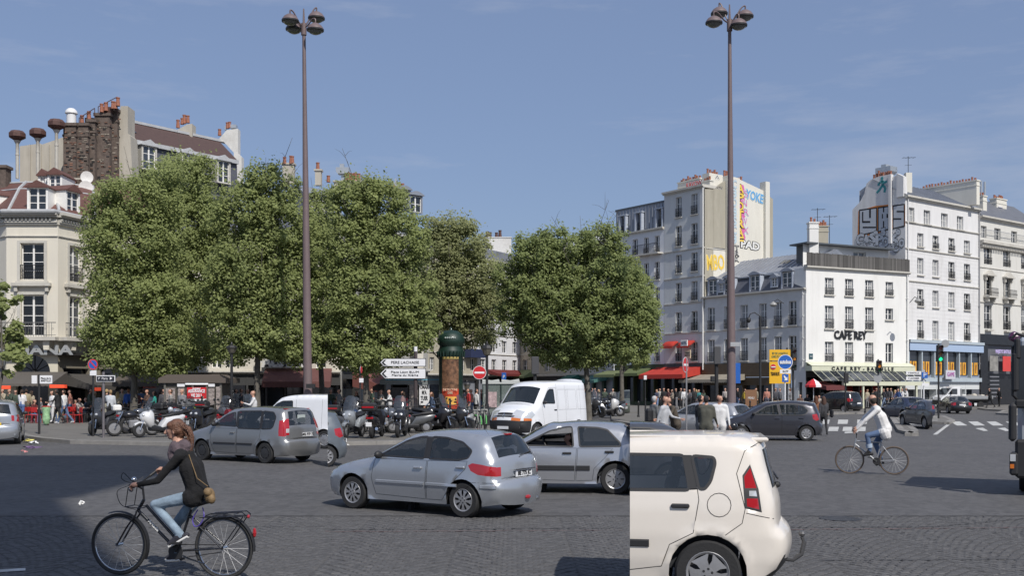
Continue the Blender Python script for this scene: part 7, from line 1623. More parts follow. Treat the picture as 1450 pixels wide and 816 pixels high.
# --- cyclist helpers
def bicycle(F,R_,fc,rc,label,pts,col_,tyre,rack=False,fender=False,name='bicycle'):
 """F: plane of the bicycle; fc, rc wheel contact pixels; pts: traced frame joints in pixels"""
 root=thing(name,label,'bicycle',F.at(F.u(fc),0));W=F.W
 def p(k,y=0):u_,z_=F.pt(*pts[k])if isinstance(k,str)else F.pt(*k);return Vector((u_,y,z_))
 for i,x in enumerate((fc,rc)):
  c=Vector((F.u(x),0,R_));T_=Matrix.Translation(c)@Matrix.Rotation(math.pi/2,4,'X')
  q=MB();n=40;q.tube([(math.cos(2*math.pi*k/n)*(R_-.018),math.sin(2*math.pi*k/n)*(R_-.018),0)for k in range(n)],.018,8,closed=True);w_=q.build('wheel',tyre,root,smooth=60,W=W@T_)
  q=MB();q.tube([(math.cos(2*math.pi*k/n)*(R_-.045),math.sin(2*math.pi*k/n)*(R_-.045),0)for k in range(n)],.011,6,closed=True);q.build('rim',M_chrome,w_,smooth=60,W=W@T_)
  q=MB()
  for k in range(18):
   a=2*math.pi*k/18;b=a+(.35 if k%2 else-.35);q.tube([(math.cos(b)*.02,math.sin(b)*.02,.03*(-1)**k),(math.cos(a)*(R_-.05),math.sin(a)*(R_-.05),0)],.0022,3)
  q.build('spokes',mat('spoke_steel',(.5,.5,.5),.5),w_,W=W@T_);q=MB();q.lathe([(.001,-.05),(.02,-.05),(.02,.05),(.001,.05)],10);q.build('hub',M_chrome,w_,W=W@T_)
 q=MB();hf=Vector((F.u(fc),0,R_));hr_=Vector((F.u(rc),0,R_));r=.0165
 q.tube([p('ht'),p('hb')],.02,8);q.tube([p('hb'),p('bb')],r*1.1,8);q.tube([p('tt'),p('tb')],r,8);q.tube([p('bb'),p('st')],r,8)
 for y in(.05,-.05):q.tube([p('bb',y*.6),hr_+Vector((0,y*1.2,0))],.010,6);q.tube([p('ss',y*.4),hr_+Vector((0,y*1.2,0))],.009,6)
 q.build('frame',col_,root,smooth=60,W=W)
 q=MB()
 for y in(.045,-.045):q.tube([p('hb',y*.7),p('hb',y)+Vector((0,0,-.04)),(hf+p('hb')).lerp(hf+p('hb'),0)*.5+Vector((0,y,0)),hf+Vector((0,y,0))],.011,6)
 q.build('fork',pts.get('forkm',col_),root,smooth=60,W=W)
 q=MB();b0=p('bar');q.tube([p('ht'),p('stem')],.012,6);g1,g2=p('gripN',-.24),p('gripF',.24);q.tube([g1,b0+Vector((0,-.12,0)),p('stem'),b0+Vector((0,.12,0)),g2],.011,6);q.build('handlebar',pts.get('barm',M_trimb),root,smooth=60,W=W)
 q=MB()
 for g,t_ in((g1,b0+Vector((0,-.12,0))),(g2,b0+Vector((0,.12,0)))):d=(g-t_).normalized();q.tube([g-d*.11,g+d*.01],.017,8);q.tube([g-d*.12,g-d*.13+Vector((-.03,0,-.01)),g-d*.02+Vector((-.045,0,-.02))],.005,4)
 q.build('grips',M_trimb,root,smooth=60,W=W)
 q=MB();s_=p('seat');q.ball(s_+Vector((.03,0,0)),(.13,.085,.03),12);q.ball(s_+Vector((-.09,0,.0)),(.09,.03,.025),10);q.build('saddle',M_trimb,root,smooth=70,W=W)
 q=MB();q.tube([p('st'),s_],.012,6);q.build('seat_post',M_chrome,root,W=W)
 q=MB();bb=p('bb');T_=Matrix.Translation(bb+Vector((0,-.05,0)))@Matrix.Rotation(math.pi/2,4,'X');q.lathe([(.02,-.003),(.085,-.003),(.088,0),(.085,.003),(.02,.003)],20,T_)
 n=p('pedN',-.11);f_=p('pedF',.11);q.tube([bb+Vector((0,-.06,0)),n+Vector((0,.03,0))],.011,6);q.tube([bb+Vector((0,.06,0)),f_-Vector((0,.03,0))],.011,6)
 q.cbox(n+Vector((0,-.03,0)),(.09,.09,.02));q.cbox(f_+Vector((0,.03,0)),(.09,.09,.02));q.build('crank',M_trimb,root,W=W)
 q=MB();q.tube([bb+Vector((0,-.055,.08)),hr_+Vector((0,-.055,.04))],.005,4);q.tube([bb+Vector((0,-.055,-.08)),hr_+Vector((0,-.055,-.04))],.005,4);q.build('chain',M_trimb,root,W=W)
 if fender:
  for c,a0,a1,nm in((hf,60,200-360+330,'front'),(hr_,0,160,'rear')):
   aa=(-25,110)if nm=='front' else(-5,150);q=MB();m_=16;V_=[]
   for k in range(m_+1):
    a=math.radians(aa[0]+(aa[1]-aa[0])*k/m_)
    for y,rr in((-.032,R_+.012),(0,R_+.028),(.032,R_+.012)):V_.append((c.x+math.cos(a)*rr,y,c.z+math.sin(a)*rr))
   q.add(V_,[(3*k+j,3*k+3+j,3*k+4+j,3*k+1+j)for k in range(m_)for j in range(2)]);q.build('mudguard',M_trimb,root,smooth=60,W=W)
 return root,p
# ---------------------------------------------------------------- woman on the black bicycle
FW=Fac(G(169,815),G(317,821));M_bkb=mat('bike_black',(.015,.015,.018),.25,coat=.5);M_tyb=mat('bike_tyre',(.03,.03,.03),.8)
ptsW=dict(ht=(204,708),hb=(195.5,723),bb=(252,781),tt=(207,716),tb=(247,761),st=(270.5,722),ss=(268,730),seat=(281,711),stem=(202.5,693),bar=(194,683),gripN=(206,687),gripF=(207,668),pedN=(259,767),pedF=(245,795))
bw,pw_=bicycle(FW,.345,169,317,'black town bicycle with rear rack ridden by the woman in black',ptsW,M_bkb,M_tyb,fender=True)
q=MB();pk=lambda x,y,l=0:pw_((x,y),l)
for l in(.06,-.06):q.tube([pk(295,730,l),pk(302,727.5,l),pk(346,725,l),pk(351,729,l),pk(350,733,l)],.007,5);q.tube([pk(348,731,l),pk(317,777,l)],.007,5);q.tube([pk(303,729,l),pk(317,777,l)],.0,4)if False else None;q.tube([pk(286,733,l),pk(348,731,l)],.006,5)
for x in(305,320,335):q.tube([pk(x,728,.06),pk(x,728,-.06)],.005,4)
q.build('rear_rack',M_bkb,bw,W=FW.W)
q=MB();q.ball(pk(360.5,755),(.022,.025,.055),8);q.ball(pk(352,732),(.015,.03,.022),8);q.build('rear_light',M_tail,bw,W=FW.W)
q=MB();q.ball(pk(186,693),(.03,.03,.035),10);q.ball(pk(190,680),(.03,.035,.035),10);q.build('bicycle_lamp',M_chrome,bw,smooth=60,W=FW.W)
q=MB()
for l in(.09,-.09):q.tube([pk(188,690,l),pk(184,717,l),pk(205,719,l)],.006,5)
for y_,a in((717,184),(719,205),(690,188)):q.tube([pk(a,y_,.09),pk(a,y_,-.09)],.006,5)
q.build('front_carrier',M_bkb,bw,W=FW.W)
q=MB();q.tube([Vector(v)for v in catmull([tuple(pk(*c))for c in((190,681,-.05),(182,669,-.1),(180,678,-.1),(188,684,0),(197,676,.1),(185,687,0),(171,694,-.05),(167,706,0),(174,717,0),(192,722,0))],4)],.004,4);q.build('brake_cable',M_trimb,bw,W=FW.W)
q=MB();q.tube([Vector(v)for v in catmull([tuple(pk(*c))for c in((289,719,-.03),(292,731,-.05),(286,743,-.05),(278,745,-.04),(275,735,-.03),(282,722,-.03))],4)],.007,5);q.build('lock_cable',mat('lock_purple',(.10,.07,.35),.4),bw,W=FW.W)
q=MB();q.tube([pk(262,786,-.06),pk(271,790,-.08),pk(296,797,-.1)],.009,5);q.build('kickstand',M_chrome,bw,W=FW.W)
me_=text_mesh('Arcade',.055,extrude=.001,offset=.002);me_.materials.clear();me_.materials.append(M_white);a_,b_=pk(212,737),pk(226,752);ang=math.atan2(b_.z-a_.z,b_.x-a_.x)
mk('frame_lettering',me_,bw,FW.W@Matrix.Translation(a_.lerp(b_,.5)+Vector((0,-.022,0)))@Matrix.Rotation(-ang,4,'Y')@Matrix.Rotation(math.pi/2,4,'X')@Matrix.Scale(1.0,4))
def traced(F,T_,lat_near=-1):
 """T_: name -> (px, py, lateral offset, near side negative)"""
 J={k:F.at(F.pt(v[0],v[1])[0],F.pt(v[0],v[1])[1],v[2])for k,v in T_.items()};J['face']=-F.d;return J
JW=traced(FW,dict(pelvis=(280,694,0),chest=(271,662,0),neck=(257.5,635,0),head=(248.5,610.5,0),hipL=(277,703,-.085),hipR=(277,703,.085),shL=(264,645,-.165),shR=(257,641,.165),elL=(238,679,-.22),elR=(231,664,.2),wrL=(213,684,-.23),haL=(205,684.5,-.24),wrR=(218,667,.22),haR=(210.5,667,.24),
 knL=(226,714,-.10),anL=(262,757,-.09),toL=(247.5,769.5,-.10),heL=(270.5,756.5,-.09),knR=(243,744,.10),anR=(244.5,786,.10),toR=(230.5,793.5,.10),heR=(247.5,792.5,.10)))
JW['face']=(-FW.d*.94+Vector((0,-.34,0))).normalized();JW['curlL']=Vector((0,0,-1));JW['curlR']=Vector((0,0,-1));JW['palmL']=-FW.d*0+Vector((0,1,0));JW['palmR']=Vector((0,-1,0))
def hero(J,label,mats_,F,**kw):
 me=body_mesh(J,voxel=.0105,smooth=3,**kw)
 c=Vector((J['pelvis'].x,J['pelvis'].y,0));root=thing('person',label,'person',c)
 me.transform(Matrix.Translation(-c));o=bpy.data.objects.new('body',me);COL.objects.link(o);o.parent=root
 for i,m_ in enumerate(mats_):me.materials[i]=m_
 hands_face({k:(Vector(v)-c if k[:4]not in('face','curl','palm','head')or k=='head' else v)for k,v in J.items()},root,mats_[0],curl=1.0)
 return root,c
M_knit=mat('black_knit',(.008,.008,.009),.95,bump=.6,bscale=26,var=.2,vscale=14);M_jeans=mat('light_jeans',(.22,.29,.36),.9,var=.35,vscale=9,bump=.6,bscale=11);M_hairb=mat('brown_hair',(.13,.06,.035),.55,var=.5,vscale=30,bump=.8,bscale=60);M_scarf=mat('mauve_scarf',(.10,.075,.085),.95,var=.3,vscale=14,bump=.9,bscale=22);M_canv=mat('canvas_shoe',(.03,.03,.04),.8)
wom,cW=hero(JW,'woman with brown ponytail in black jumper, mauve scarf and light jeans riding the black bicycle',(M_skin,M_knit,M_jeans,M_canv,M_hairb,M_scarf),FW,hair='pony',fat=.88,scarf=True,coat=.45)
# loose strands round the ponytail
q=MB();rgh=random.Random(5);Hw=JW['head'];fww=-FW.d;latw=Vector((0,1,0))
for k in range(36):
 a0=Hw-fww*(.05+rgh.random()*.06)+Vector((0,0,.03+rgh.random()*.06))+latw*rgh.uniform(-.07,.07);e=Hw-fww*rgh.uniform(.13,.20)+Vector((0,0,-rgh.uniform(.10,.30)))+latw*rgh.uniform(-.035,.035);m1=a0.lerp(e,.5)-fww*rgh.uniform(.02,.06)+Vector((0,0,.03));q.tube([a0-cW,m1-cW,e-cW],[.003,.004,.0012],4)
q.build('hair_strands',M_hairb,wom)
# white soles and laces
q=MB()
for a,b,l in(((246,773),(272.5,758.5),-.095),((229,796.5),(248.5,795.5),.10)):
 A,B=FW.at(*[FW.pt(*a)[0]],FW.pt(*a)[1],l),FW.at(FW.pt(*b)[0],FW.pt(*b)[1],l);d=(B-A).normalized()
 for w_ in(-.02,0,.02):o_=Vector((0,w_,0));q.tube([A+o_,A.lerp(B,.5)+o_,B+o_],[.014,.016,.015],6)
 q.ball(A+Vector((0,0,.014))+d*.01,(.03,.038,.022),8)
q.M=Matrix.Identity(4);q.v=[(v[0]-cW.x,v[1]-cW.y,v[2])for v in q.v];q.build('shoe_sole',M_white,wom,smooth=60)
bg_=FW.at(FW.pt(303,701)[0],FW.pt(303,701)[1],-.1);q=MB();q.ball(bg_,(.06,.055,.085),12);q.ball(bg_+Vector((.03,-.03,-.035)),(.045,.045,.055),10);q.ball(bg_+Vector((-.01,-.03,.04)),(.05,.05,.05),10);q.tube([bg_+Vector((-.02,0,.1)),FW.at(FW.pt(290,676)[0],FW.pt(290,676)[1],-.17),FW.at(FW.pt(281,656)[0],FW.pt(281,656)[1],-.14),FW.at(FW.pt(268,640)[0],FW.pt(268,640)[1],-.03)],.005,5)
tag(q.build('handbag',mat('tan_bag',(.19,.125,.06),.7,var=.3,vscale=14,bump=.5,bscale=14),None,smooth=60),'small tan shoulder bag hanging behind the hip of the woman cyclist','handbag')
# ---------------------------------------------------------------- man in white jacket
FMn=Fac(G(1203,671.3),G(1266,672.7));M_sbike=mat('bike_silver',(.45,.46,.48),.3,metal=.6);M_tan=mat('tan_tyre',(.12,.09,.07),.7)
ptsM=dict(ht=(1212.5,621),hb=(1210.8,629),bb=(1241,653.5),tt=(1213,625),tb=(1247.5,627),st=(1248.5,625),ss=(1247.5,629),seat=(1253,615),stem=(1213,614),bar=(1210,612),gripN=(1208,609.5),gripF=(1210,608),pedN=(1231,647.5),pedF=(1248,660.5))
bm_,_p=bicycle(FMn,.34,1203,1266,'silver bicycle with tan tyres ridden by the man in the white jacket',ptsM,M_sbike,M_tan)
JM=traced(FMn,dict(pelvis=(1252.5,607,0),chest=(1246,590,0),neck=(1239.5,575.5,0),head=(1235,566.5,0),hipL=(1252,612,-.09),hipR=(1252,612,.09),shL=(1242,580.5,-.19),shR=(1239,579,.19),elL=(1224,596,-.24),elR=(1224,593,.24),wrL=(1213.5,607,-.25),haL=(1209.5,609.5,-.25),wrR=(1214,605.5,.25),haR=(1210.5,608,.25),
 knL=(1228,617,-.12),anL=(1231.5,638,-.11),toL=(1223.5,645,-.12),heL=(1235,643,-.11),knR=(1240,629,.11),anR=(1248,650,.11),toR=(1241.5,659,.11),heR=(1251,656.5,.11)))
JM['face']=(-FMn.d*.45+Vector((0,.9,0)));JM['curlL']=JM['curlR']=Vector((0,0,-1))
man,cM=hero(JM,'balding man in white jacket and rolled blue jeans riding the silver bicycle',(M_skin,mat('white_jacket',(.70,.69,.68),.8,var=.08,vscale=9,bump=.7,bscale=10),cloth(JEAN),cloth(BLK),cloth((.04,.03,.025)),M_white),FMn,hair='bald',fat=1.08,coat=1.6)
q=MB();a,b=Vector(JM['knL']),Vector(JM['anL']);q.tube([a.lerp(b,.55),a.lerp(b,.82)],[.078,.076],12,caps=False);q.v=[(v[0]-cM.x,v[1]-cM.y,v[2])for v in q.v];q.build('trouser_cuff',mat('pale_denim',(.35,.42,.52),.9),man,smooth=60)
# ---------------------------------------------------------------- the people standing on the road
gp='people talking beside the silver estate car'
ped('coat',1019,31,250,'man in white sweater and black trousers standing right of the woman with dark hair',z=0,top=WHT,bottom=BLK,hair=(.06,.035,.02),group=gp)
ped('phone',1000,30.3,70,'person with long dark hair in olive jacket and jeans seen from behind',z=0,top=(.075,.075,.06),bottom=(.2,.27,.36),hair=BLK,group=gp)
ped('stand',991.5,31.5,20,'person in black standing left of the olive jacket',z=0,top=BLK,bottom=(.16,.16,.17),hair=BLK,group=gp)
ped('walk2',939,31.0,-30,'man in pale grey hooded top walking between the cars',z=0,top=(.42,.43,.45),bottom=(.05,.06,.08),hair=(.09,.05,.03),group=gp)
ped('stand2',925,33.2,20,'grey haired person in dark grey jacket with black backpack',z=0,top=(.12,.125,.13),bottom=GRY,hair=HGR,group=gp)
ped('bend',957,33.0,200,'man in brown jacket leaning forward behind the silver estate car',z=0,top=(.075,.06,.045),bottom=BLK,hair=(.05,.03,.02),group=gp)
q=MB();p_=XD(920,32.9);q.cbox((p_.x-.02,p_.y-.0,1.2),(.24,.3,.45),bev=.07);tag(q.build('backpack',mat('black_nylon',(.015,.015,.017),.6,bump=.4,bscale=12),None),'black backpack worn by the grey haired person','backpack')
q=MB();p_=XD(1038.5,30.8);q.ball((p_.x,p_.y,.93),(.14,.08,.13),12);tag(q.build('helmet',mat('black_gloss',(.012,.012,.014),.2,coat=.6),None,smooth=60),'black helmet held by the man in the white sweater','helmet')
ped('fwalk',1166.5,45.5,80,'woman in black leather jacket and black trousers walking away behind the charcoal hatchback',z=0,top=(.045,.045,.05),bottom=BLK,hair=(.07,.035,.025))
ped('fwalk',1155.5,47,85,'woman in rust brown jacket walking beside the woman in black leather',z=0,top=(.20,.085,.04),bottom=(.1,.06,.05),hair=(.10,.04,.02))
q=MB();p_=XD(1177.5,45.4);q.cbox((p_.x,p_.y,.95),(.12,.3,.34),bev=.05);tag(q.build('handbag',MATS['black_nylon'],None),'black handbag on the arm of the woman in black leather jacket','handbag')
# rows of passers-by
G1='people on the cafe terrace at the left'
for a in[('shorts',31,58,85,'woman in white shirt and blue shorts standing with her back to the viewer',WHT,(.08,.14,.3),WHT,HB,None),('stand',37,58.6,110,'person in khaki top close behind the woman in blue shorts',(.3,.26,.17),(.1,.09,.07),BLK,HB,None),('walk2',82,56.5,190,'person in long black jacket walking left past the terrace',BLK,BLK,BLK,BLK,M_skin2),
  ('walk',91.5,56.6,172,'man in loose white shirt and blue jeans striding past the terrace',WHT,JEAN,WHT,HB,None),('fstand',74,59,240,'woman in white dress near the green rubbish bag',WHT,WHT,WHT,HB,None),('stand2',156,52,100,'person in pale grey shirt bending over the white headed motorcycle',(.45,.47,.5),BLK,BLK,(.3,.2,.1),None),('stand',151,54,80,'person with fair hair in black left of the pale grey shirt',BLK,(.3,.28,.22),BLK,HBL,None),
  ('stand',182,58.5,120,'person in bright blue T-shirt in front of the first tree trunk',(.03,.10,.38),BLK,BLK,(.2,.08,.03),None),('stand2',209,56,230,'person in brown top above the white scooter',(.10,.055,.04),BLK,BLK,(.2,.09,.04),None),('fstand',219,57,200,'woman in turquoise top right of the white scooter windscreen',(.03,.30,.25),BLK,BLK,HB,None),('stand',286,52,70,'person in black jacket standing among the parked motorcycles by the kiosk',BLK,BLK,BLK,BLK,None),
  ('stand2',360,42,200,'man in white shirt standing beyond the steel grey car',(.6,.6,.6),BLK,BLK,(.15,.09,.05),None),('fstand',313,60,250,'person in pale beige top right of the news kiosk',(.35,.33,.3),GRY,BLK,HB,None),('fstand',601.5,53,95,'woman in black top and white trousers beside the direction sign post',BLK,WHT,(.4,.2,.15),HB,None),('stand',663.5,62,200,'person in red top left of the first no entry sign',(.4,.03,.03),GRY,BLK,HB,None),
  ('stand',674,58,30,'person in white shirt and black waistcoat behind the no entry sign pole',WHT,BLK,BLK,BLK,None),('walk',657,66,120,'distant passer-by in grey beyond the advertising column',GRY,BLK,BLK,HB,None),('stand',527,64,200,'person in dark green top beside the second tree trunk',(.05,.08,.06),BLK,BLK,HB,None),('stand2',830,88,180,'person in pale blue shirt beyond the right end of the white van',(.12,.2,.4),BLK,BLK,HB,None),('stand',843,92,200,'person in pinkish top under the turquoise awning',(.4,.25,.2),BLK,BLK,HB,None)]:
 ped(a[0],a[1],a[2]if a[1]!=601.5 else 58,a[3],a[4],top=a[5],bottom=a[6],shoe=a[7],hair=a[8],skin=a[9],group='people along the pavement',sc=.85 if a[1]==601.5 else .82 if a[1]==286 else 1)
for a in[('fstand',930,92,240,'fair haired woman in dark coat and jeans left under the red awning',(.05,.06,.1),(.2,.3,.5),HBL),('stand',940,93,250,'person in black under the left half of the red awning',BLK,BLK,HB),('fstand',952,90,200,'woman in patterned beige top under the red awning',(.3,.25,.2),BLK,HB),('stand',964,92,300,'person in black with pale bag just left of the white shirt',(.06,.06,.06),BLK,HB),('stand2',969,88,270,'man in bright white shirt at the second no entry sign pole',WHT,(.25,.25,.25),HB),
  ('fstand',976.5,89,250,'woman in grey with a red bag under the red awning',(.08,.08,.09),BLK,HB),('stand',983,90,240,'person in black beside the woman in teal',(.03,.03,.03),BLK,HB),('fstand',989.5,91,230,'woman in teal top at the right end of the red awning',(.05,.25,.25),GRY,HB),('stand',1027,92,240,'person in pale top beside the right tall lamp post',(.4,.36,.34),BLK,HB),('stand',1045,90,200,'person in dark top under the beige awning',BLK,JEAN,HB),('walk',1054,88,10,'person in yellow jacket under the beige awning',(.5,.35,.04),BLK,HB),('stand',1105,84,200,'person in grey shirt standing beneath the yellow road signs',(.2,.2,.21),BLK,HB),
  ('stand',1241,94,270,'person in dark clothes by the traffic light pole in front of the cafe',BLK,BLK,HB),('walk',1252,95,190,'person in black top and jeans walking in front of the cafe',(.06,.06,.07),(.15,.2,.3),HB),('fwalk',1267,94,0,'woman in pink and white top walking right before the cafe',(.55,.4,.38),(.3,.3,.35),HBL),('walk',1272.5,93.5,200,'man in blue shirt and white trousers before the cafe',(.05,.1,.25),WHT,HB),('stand2',1278,94.5,180,'man in white shirt and jeans at the right end of the cafe',WHT,JEAN,HB),('stand',1262,96,180,'person in grey behind the woman in pink before the cafe',GRY,BLK,HB),
  ('walk2',1402,98,190,'person in black coat walking behind the flatbed truck',BLK,BLK,BLK),('stand',1415,104,200,'person in black standing before the cinema posters',BLK,BLK,HB)]:
 ped(a[0],a[1],a[2],a[3],a[4],top=a[5],bottom=a[6],hair=a[7],group='passers-by on the far pavement')
# seated guests, red chairs and round tables
def chair(loc,rz,label,c=(.42,.02,.02)):
 r=thing('cafe_chair',label,'chair',loc,rz,'cafe chairs on the terrace');m_=mat('chair_red' if c[0]>.3 else 'chair_grey',c,.5)
 q=MB();q.box(-.2,.2,-.2,.2,.43,.46,bev=.01);q.build('seat',m_,r);q=MB();q.box(-.22,-.19,-.19,.19,.6,.86,bev=.01);q.build('backrest',m_,r)
 for x in(-.19,.18):
  for y in(-.18,.18):q=MB();q.tube([(x*1.1,y*1.05,0),(x,y,.43)]+([(x-.02,y,.85)]if x<0 else[]),.012,5);q.build('leg',m_,r)
 return r
k=0
SE=[(47,58,'fsit',(.1,.02,.02),'leftmost seated guest in dark red on the terrace'),(57,60,'sit',GRY,'seated guest in grey behind the leftmost signboard pole'),(70,60,'fsit',WHT,'seated guest in white left of the walking couple'),(105,58.5,'fsit',(.3,.05,.05),'seated guest in red nearest the dark scooter'),(113,58,'sit',(.35,.3,.28),'seated guest in beige right of the walking man'),(121,60,'sit',(.05,.07,.1),'seated guest in navy behind the dark scooter'),(139,60,'sit',BLK,'seated guest in black behind the taxi sign pole'),
 (476,60,'sit',(.2,.05,.05),'seated guest in red brown left of the silver scooter windscreen'),(488,62,'sit',BLK,'seated guest in black above the silver scooter'),(497,61,'fsit',(.45,.42,.4),'seated guest in white top under the wine awning'),(508,62,'sit',(.4,.25,.12),'seated guest in tan left of the tree trunk'),(533,60,'fsit',(.1,.16,.15),'seated guest in teal right of the tree trunk'),(1133,84,'sit',(.1,.05,.04),'seated guest in brown left of the red parasol'),(1143,85,'sit',BLK,'seated guest in black under the red parasol'),(1160,86,'fsit',(.4,.35,.3),'seated guest in pale top right of the red parasol')]
for x,d,key,c,lab in SE:
 p_=XD(x,d);a=random.choice((200,340,250));person(key,(p_.x,p_.y,.13-.42),a,lab,top=c,bottom=random.choice((BLK,JEAN,GRY)),hair=random.choice((HB,BLK,HBL)),group='seated guests')
 chair((p_.x-.02,p_.y,.13),math.radians(a),lab.replace('seated guest','cafe chair under the guest'))
for i,(x,d,lab)in enumerate(((43,57.5,'empty red chair at the far left of the terrace'),(52,57,'empty red chair beside the signboard pole'),(96,58,'empty red chair behind the striding man'),(109,56.8,'empty red chair nearest the dark scooter on the left'))):
 p_=XD(x,d);chair((p_.x,p_.y,.13),i*1.3,lab)
for x,d,lab in((51,59.5,'small round cafe table left of the green rubbish bag'),(109,59,'small round cafe table behind the striding man'),(118,61,'small round cafe table behind the dark scooter'),(492,60.5,'small round cafe table under the wine awning'),(1150,84,'small round cafe table below the red parasol')):
 p_=XD(x,d);r=thing('cafe_table',lab,'table',(p_.x,p_.y,.13));q=MB();q.lathe([(.01,.74),(.32,.74),(.33,.72),(.32,.70),(.01,.70)],16);q.build('table_top',mat('table_top',(.2,.18,.16),.4),r);q=MB();q.lathe([(.22,0),(.2,.03),(.03,.06),(.03,.7)],10);q.build('pedestal',M_iron,r)
# drivers
def driver(W,x,y,z,label,top,arm=False):
 J=pose(1.7,-8,80,80,70,70,arL=(45,.1,40),arR=(50,.1,35),sit=1,female=False)
 if arm:J['elL']=Vector((.25,.36,1.3));J['wrL']=Vector((.05+.3,.42,1.44));J['haL']=Vector((.37,.43,1.5))
 key='drv'+('a' if arm else '')
 if key not in PM:PM[key]=(J,body_mesh(J,voxel=.026,sleeve=not arm),{})
 p_=W@Vector((x,y,z));PM.setdefault('hf_'+key,[]);return person_fix(key,p_,W,label,top)
def person_fix(key,p_,W,label,top):
 e=W.to_euler().z;return person(key,tuple(p_),math.degrees(e),label,top=top,bottom=BLK,sc=.94)
W206=place((660,733),(490,719),2.44,.71,scale=.955);WX=place((871.5,700),(690,698),2.54,.74)
driver(W206,.95,.34,-.5,'driver in blue top at the wheel of the silver blue hatchback',(.03,.10,.35));driver(WX,1.0,.34,-.5,'driver with bare arm at the open window of the pale silver liftback',BLK,True)
driver(place_d(816,619.5,236,'L',.87,1.02),1.85,.45,-.15,'driver in dark top in the cab of the big white van',BLK)
# ================================================================= scooters and motorcycles
def scooter(label,W,c,seat=(.02,.02,.022),screen=True,box=False,big=1.0,group='parked scooters and motorcycles',cat='scooter'):
 root=thing('motor_scooter',label,cat,group=group);root.matrix_basis=W;P_=mat('scoot_%d_%d'%(int(c[0]*100),int(c[2]*100)),c,.3,coat=.7,metal=.2)
 M_s=mat('seat_vinyl',(.018,.018,.02),.55)
 def Wm(M_):return W@M_
 t=MB();t.lathe([(.15,-.06),(.22,-.065),(.255,-.04),(.265,0),(.255,.04),(.22,.065),(.15,.06)],20);r=MB();r.lathe([(.16,.03),(.05,.045),(.01,.045),(.01,-.045),(.05,-.045),(.16,-.03)],14)
 for x in(0,1.42):
  T_=Wm(Matrix.Translation((x,0,.265))@Matrix.Rotation(math.pi/2,4,'X'));o=t.build('wheel',M_tyre,root,smooth=40,W=T_);r.build('rim',M_rimd if c[0]<.1 else M_rim,o,smooth=40,W=T_)
 def loft(name,secs,m_,sm=40):
  # secs: (x, zlow, zhigh, halfwidth)
  q=MB();n=10;V_=[]
  for x,z0,z1,hw in secs:
   for k in range(n):a=2*math.pi*k/n;V_.append((x,hw*math.copysign(abs(math.cos(a))**.7,math.cos(a)),(z0+z1)/2+(z1-z0)/2*math.copysign(abs(math.sin(a))**.8,math.sin(a))))
  F_=[(i*n+j,i*n+(j+1)%n,(i+1)*n+(j+1)%n,(i+1)*n+j)for i in range(len(secs)-1)for j in range(n)]+[tuple(range(n-1,-1,-1)),tuple((len(secs)-1)*n+j for j in range(n))]
  q.add(V_,F_);return q.build(name,m_,root,smooth=sm)
 loft('rear_body',[(-.38,.68,.78,.05),(-.25,.55,.82,.12),(.1,.38,.78,.17),(.45,.28,.72,.17),(.65,.22,.4,.16)],P_)
 loft('floor_board',[(.3,.2,.42,.17),(.7,.2,.40,.18),(1.0,.22,.48,.17)],mat('scooter_black',(.02,.02,.022),.4))
 loft('front_fairing',[(.92,.32,.95,.16),(1.02,.34,1.0,.22),(1.15,.42,.98,.21),(1.28,.58,.90,.15),(1.36,.66,.80,.07)],P_)
 loft('front_mudguard',[(1.12,.42,.5,.07),(1.25,.48,.56,.085),(1.45,.50,.58,.085),(1.62,.40,.5,.07)],P_)
 loft('seat',[(-.28,.80,.92,.08),(-.1,.78,.92,.15),(.2,.76,.88,.16),(.32,.74,.82,.15),(.6,.70,.80,.12)],M_s)
 q=MB();q.tube([(1.18,.05,.85),(1.42,.08,.27)],.025,6);q.tube([(1.18,-.05,.85),(1.42,-.08,.27)],.025,6);q.build('fork',M_chrome,root)
 q=MB();q.tube([(.95,.36,1.05),(1.02,.2,1.08),(1.02,-.2,1.08),(.95,-.36,1.05)],.018,6);q.tube([(1.0,.2,1.07),(1.02,.30,1.25)],.008,4);q.tube([(1.0,-.2,1.07),(1.02,-.30,1.25)],.008,4);q.build('handlebar',M_trimb,root)
 for y in(.33,-.33):q=MB();q.ball((1.02,y,1.27),(.015,.07,.045),8);q.build('mirror',M_trimb,root)
 for y in((.09,-.09)if big>=1 else(0,)):q=MB();q.ball((1.31,y,.80),(.05,.065,.05),10);q.build('headlight',M_lampc,root,smooth=60)
 if screen:
  q=MB();V_=[];n=6
  for i,(x,z,hw)in enumerate(((1.22,.95,.2),(1.12,1.18,.22),(1.0,1.40,.17),(.97,1.45,.08))):
   for k in range(n+1):y=-hw+2*hw*k/n;V_.append((x-(y/.22)**2*.08,y,z))
  q.add(V_,[(i*(n+1)+k,i*(n+1)+k+1,(i+1)*(n+1)+k+1,(i+1)*(n+1)+k)for i in range(3)for k in range(n)]);q.build('windscreen',mat('smoked_screen',(.06,.07,.085),.05,alpha=.6,spec=.8),root,smooth=60)
 if box:q=MB();q.box(-.62,-.2,-.24,.24,.92,1.22,bev=.06);q.build('top_box',M_trimb,root);q=MB();q.box(-.635,-.62,-.2,.2,1.04,1.1);q.build('box_reflector',M_tail,root)
 q=MB();q.box(-.42,-.36,-.13,.13,.66,.74,bev=.02);q.build('tail_light',M_tail,root);q=MB();q.box(-.50,-.49,-.1,.1,.42,.56);q.build('number_plate',M_plate,root);q=MB();q.tube([(.1,-.2,.25),(-.3,-.22,.34)],[.04,.055],8);q.build('exhaust',M_chrome,root);q=MB();q.tube([(.55,.12,.25),(.5,.28,.01)],.012,5);q.build('stand',M_iron,root)
 return root
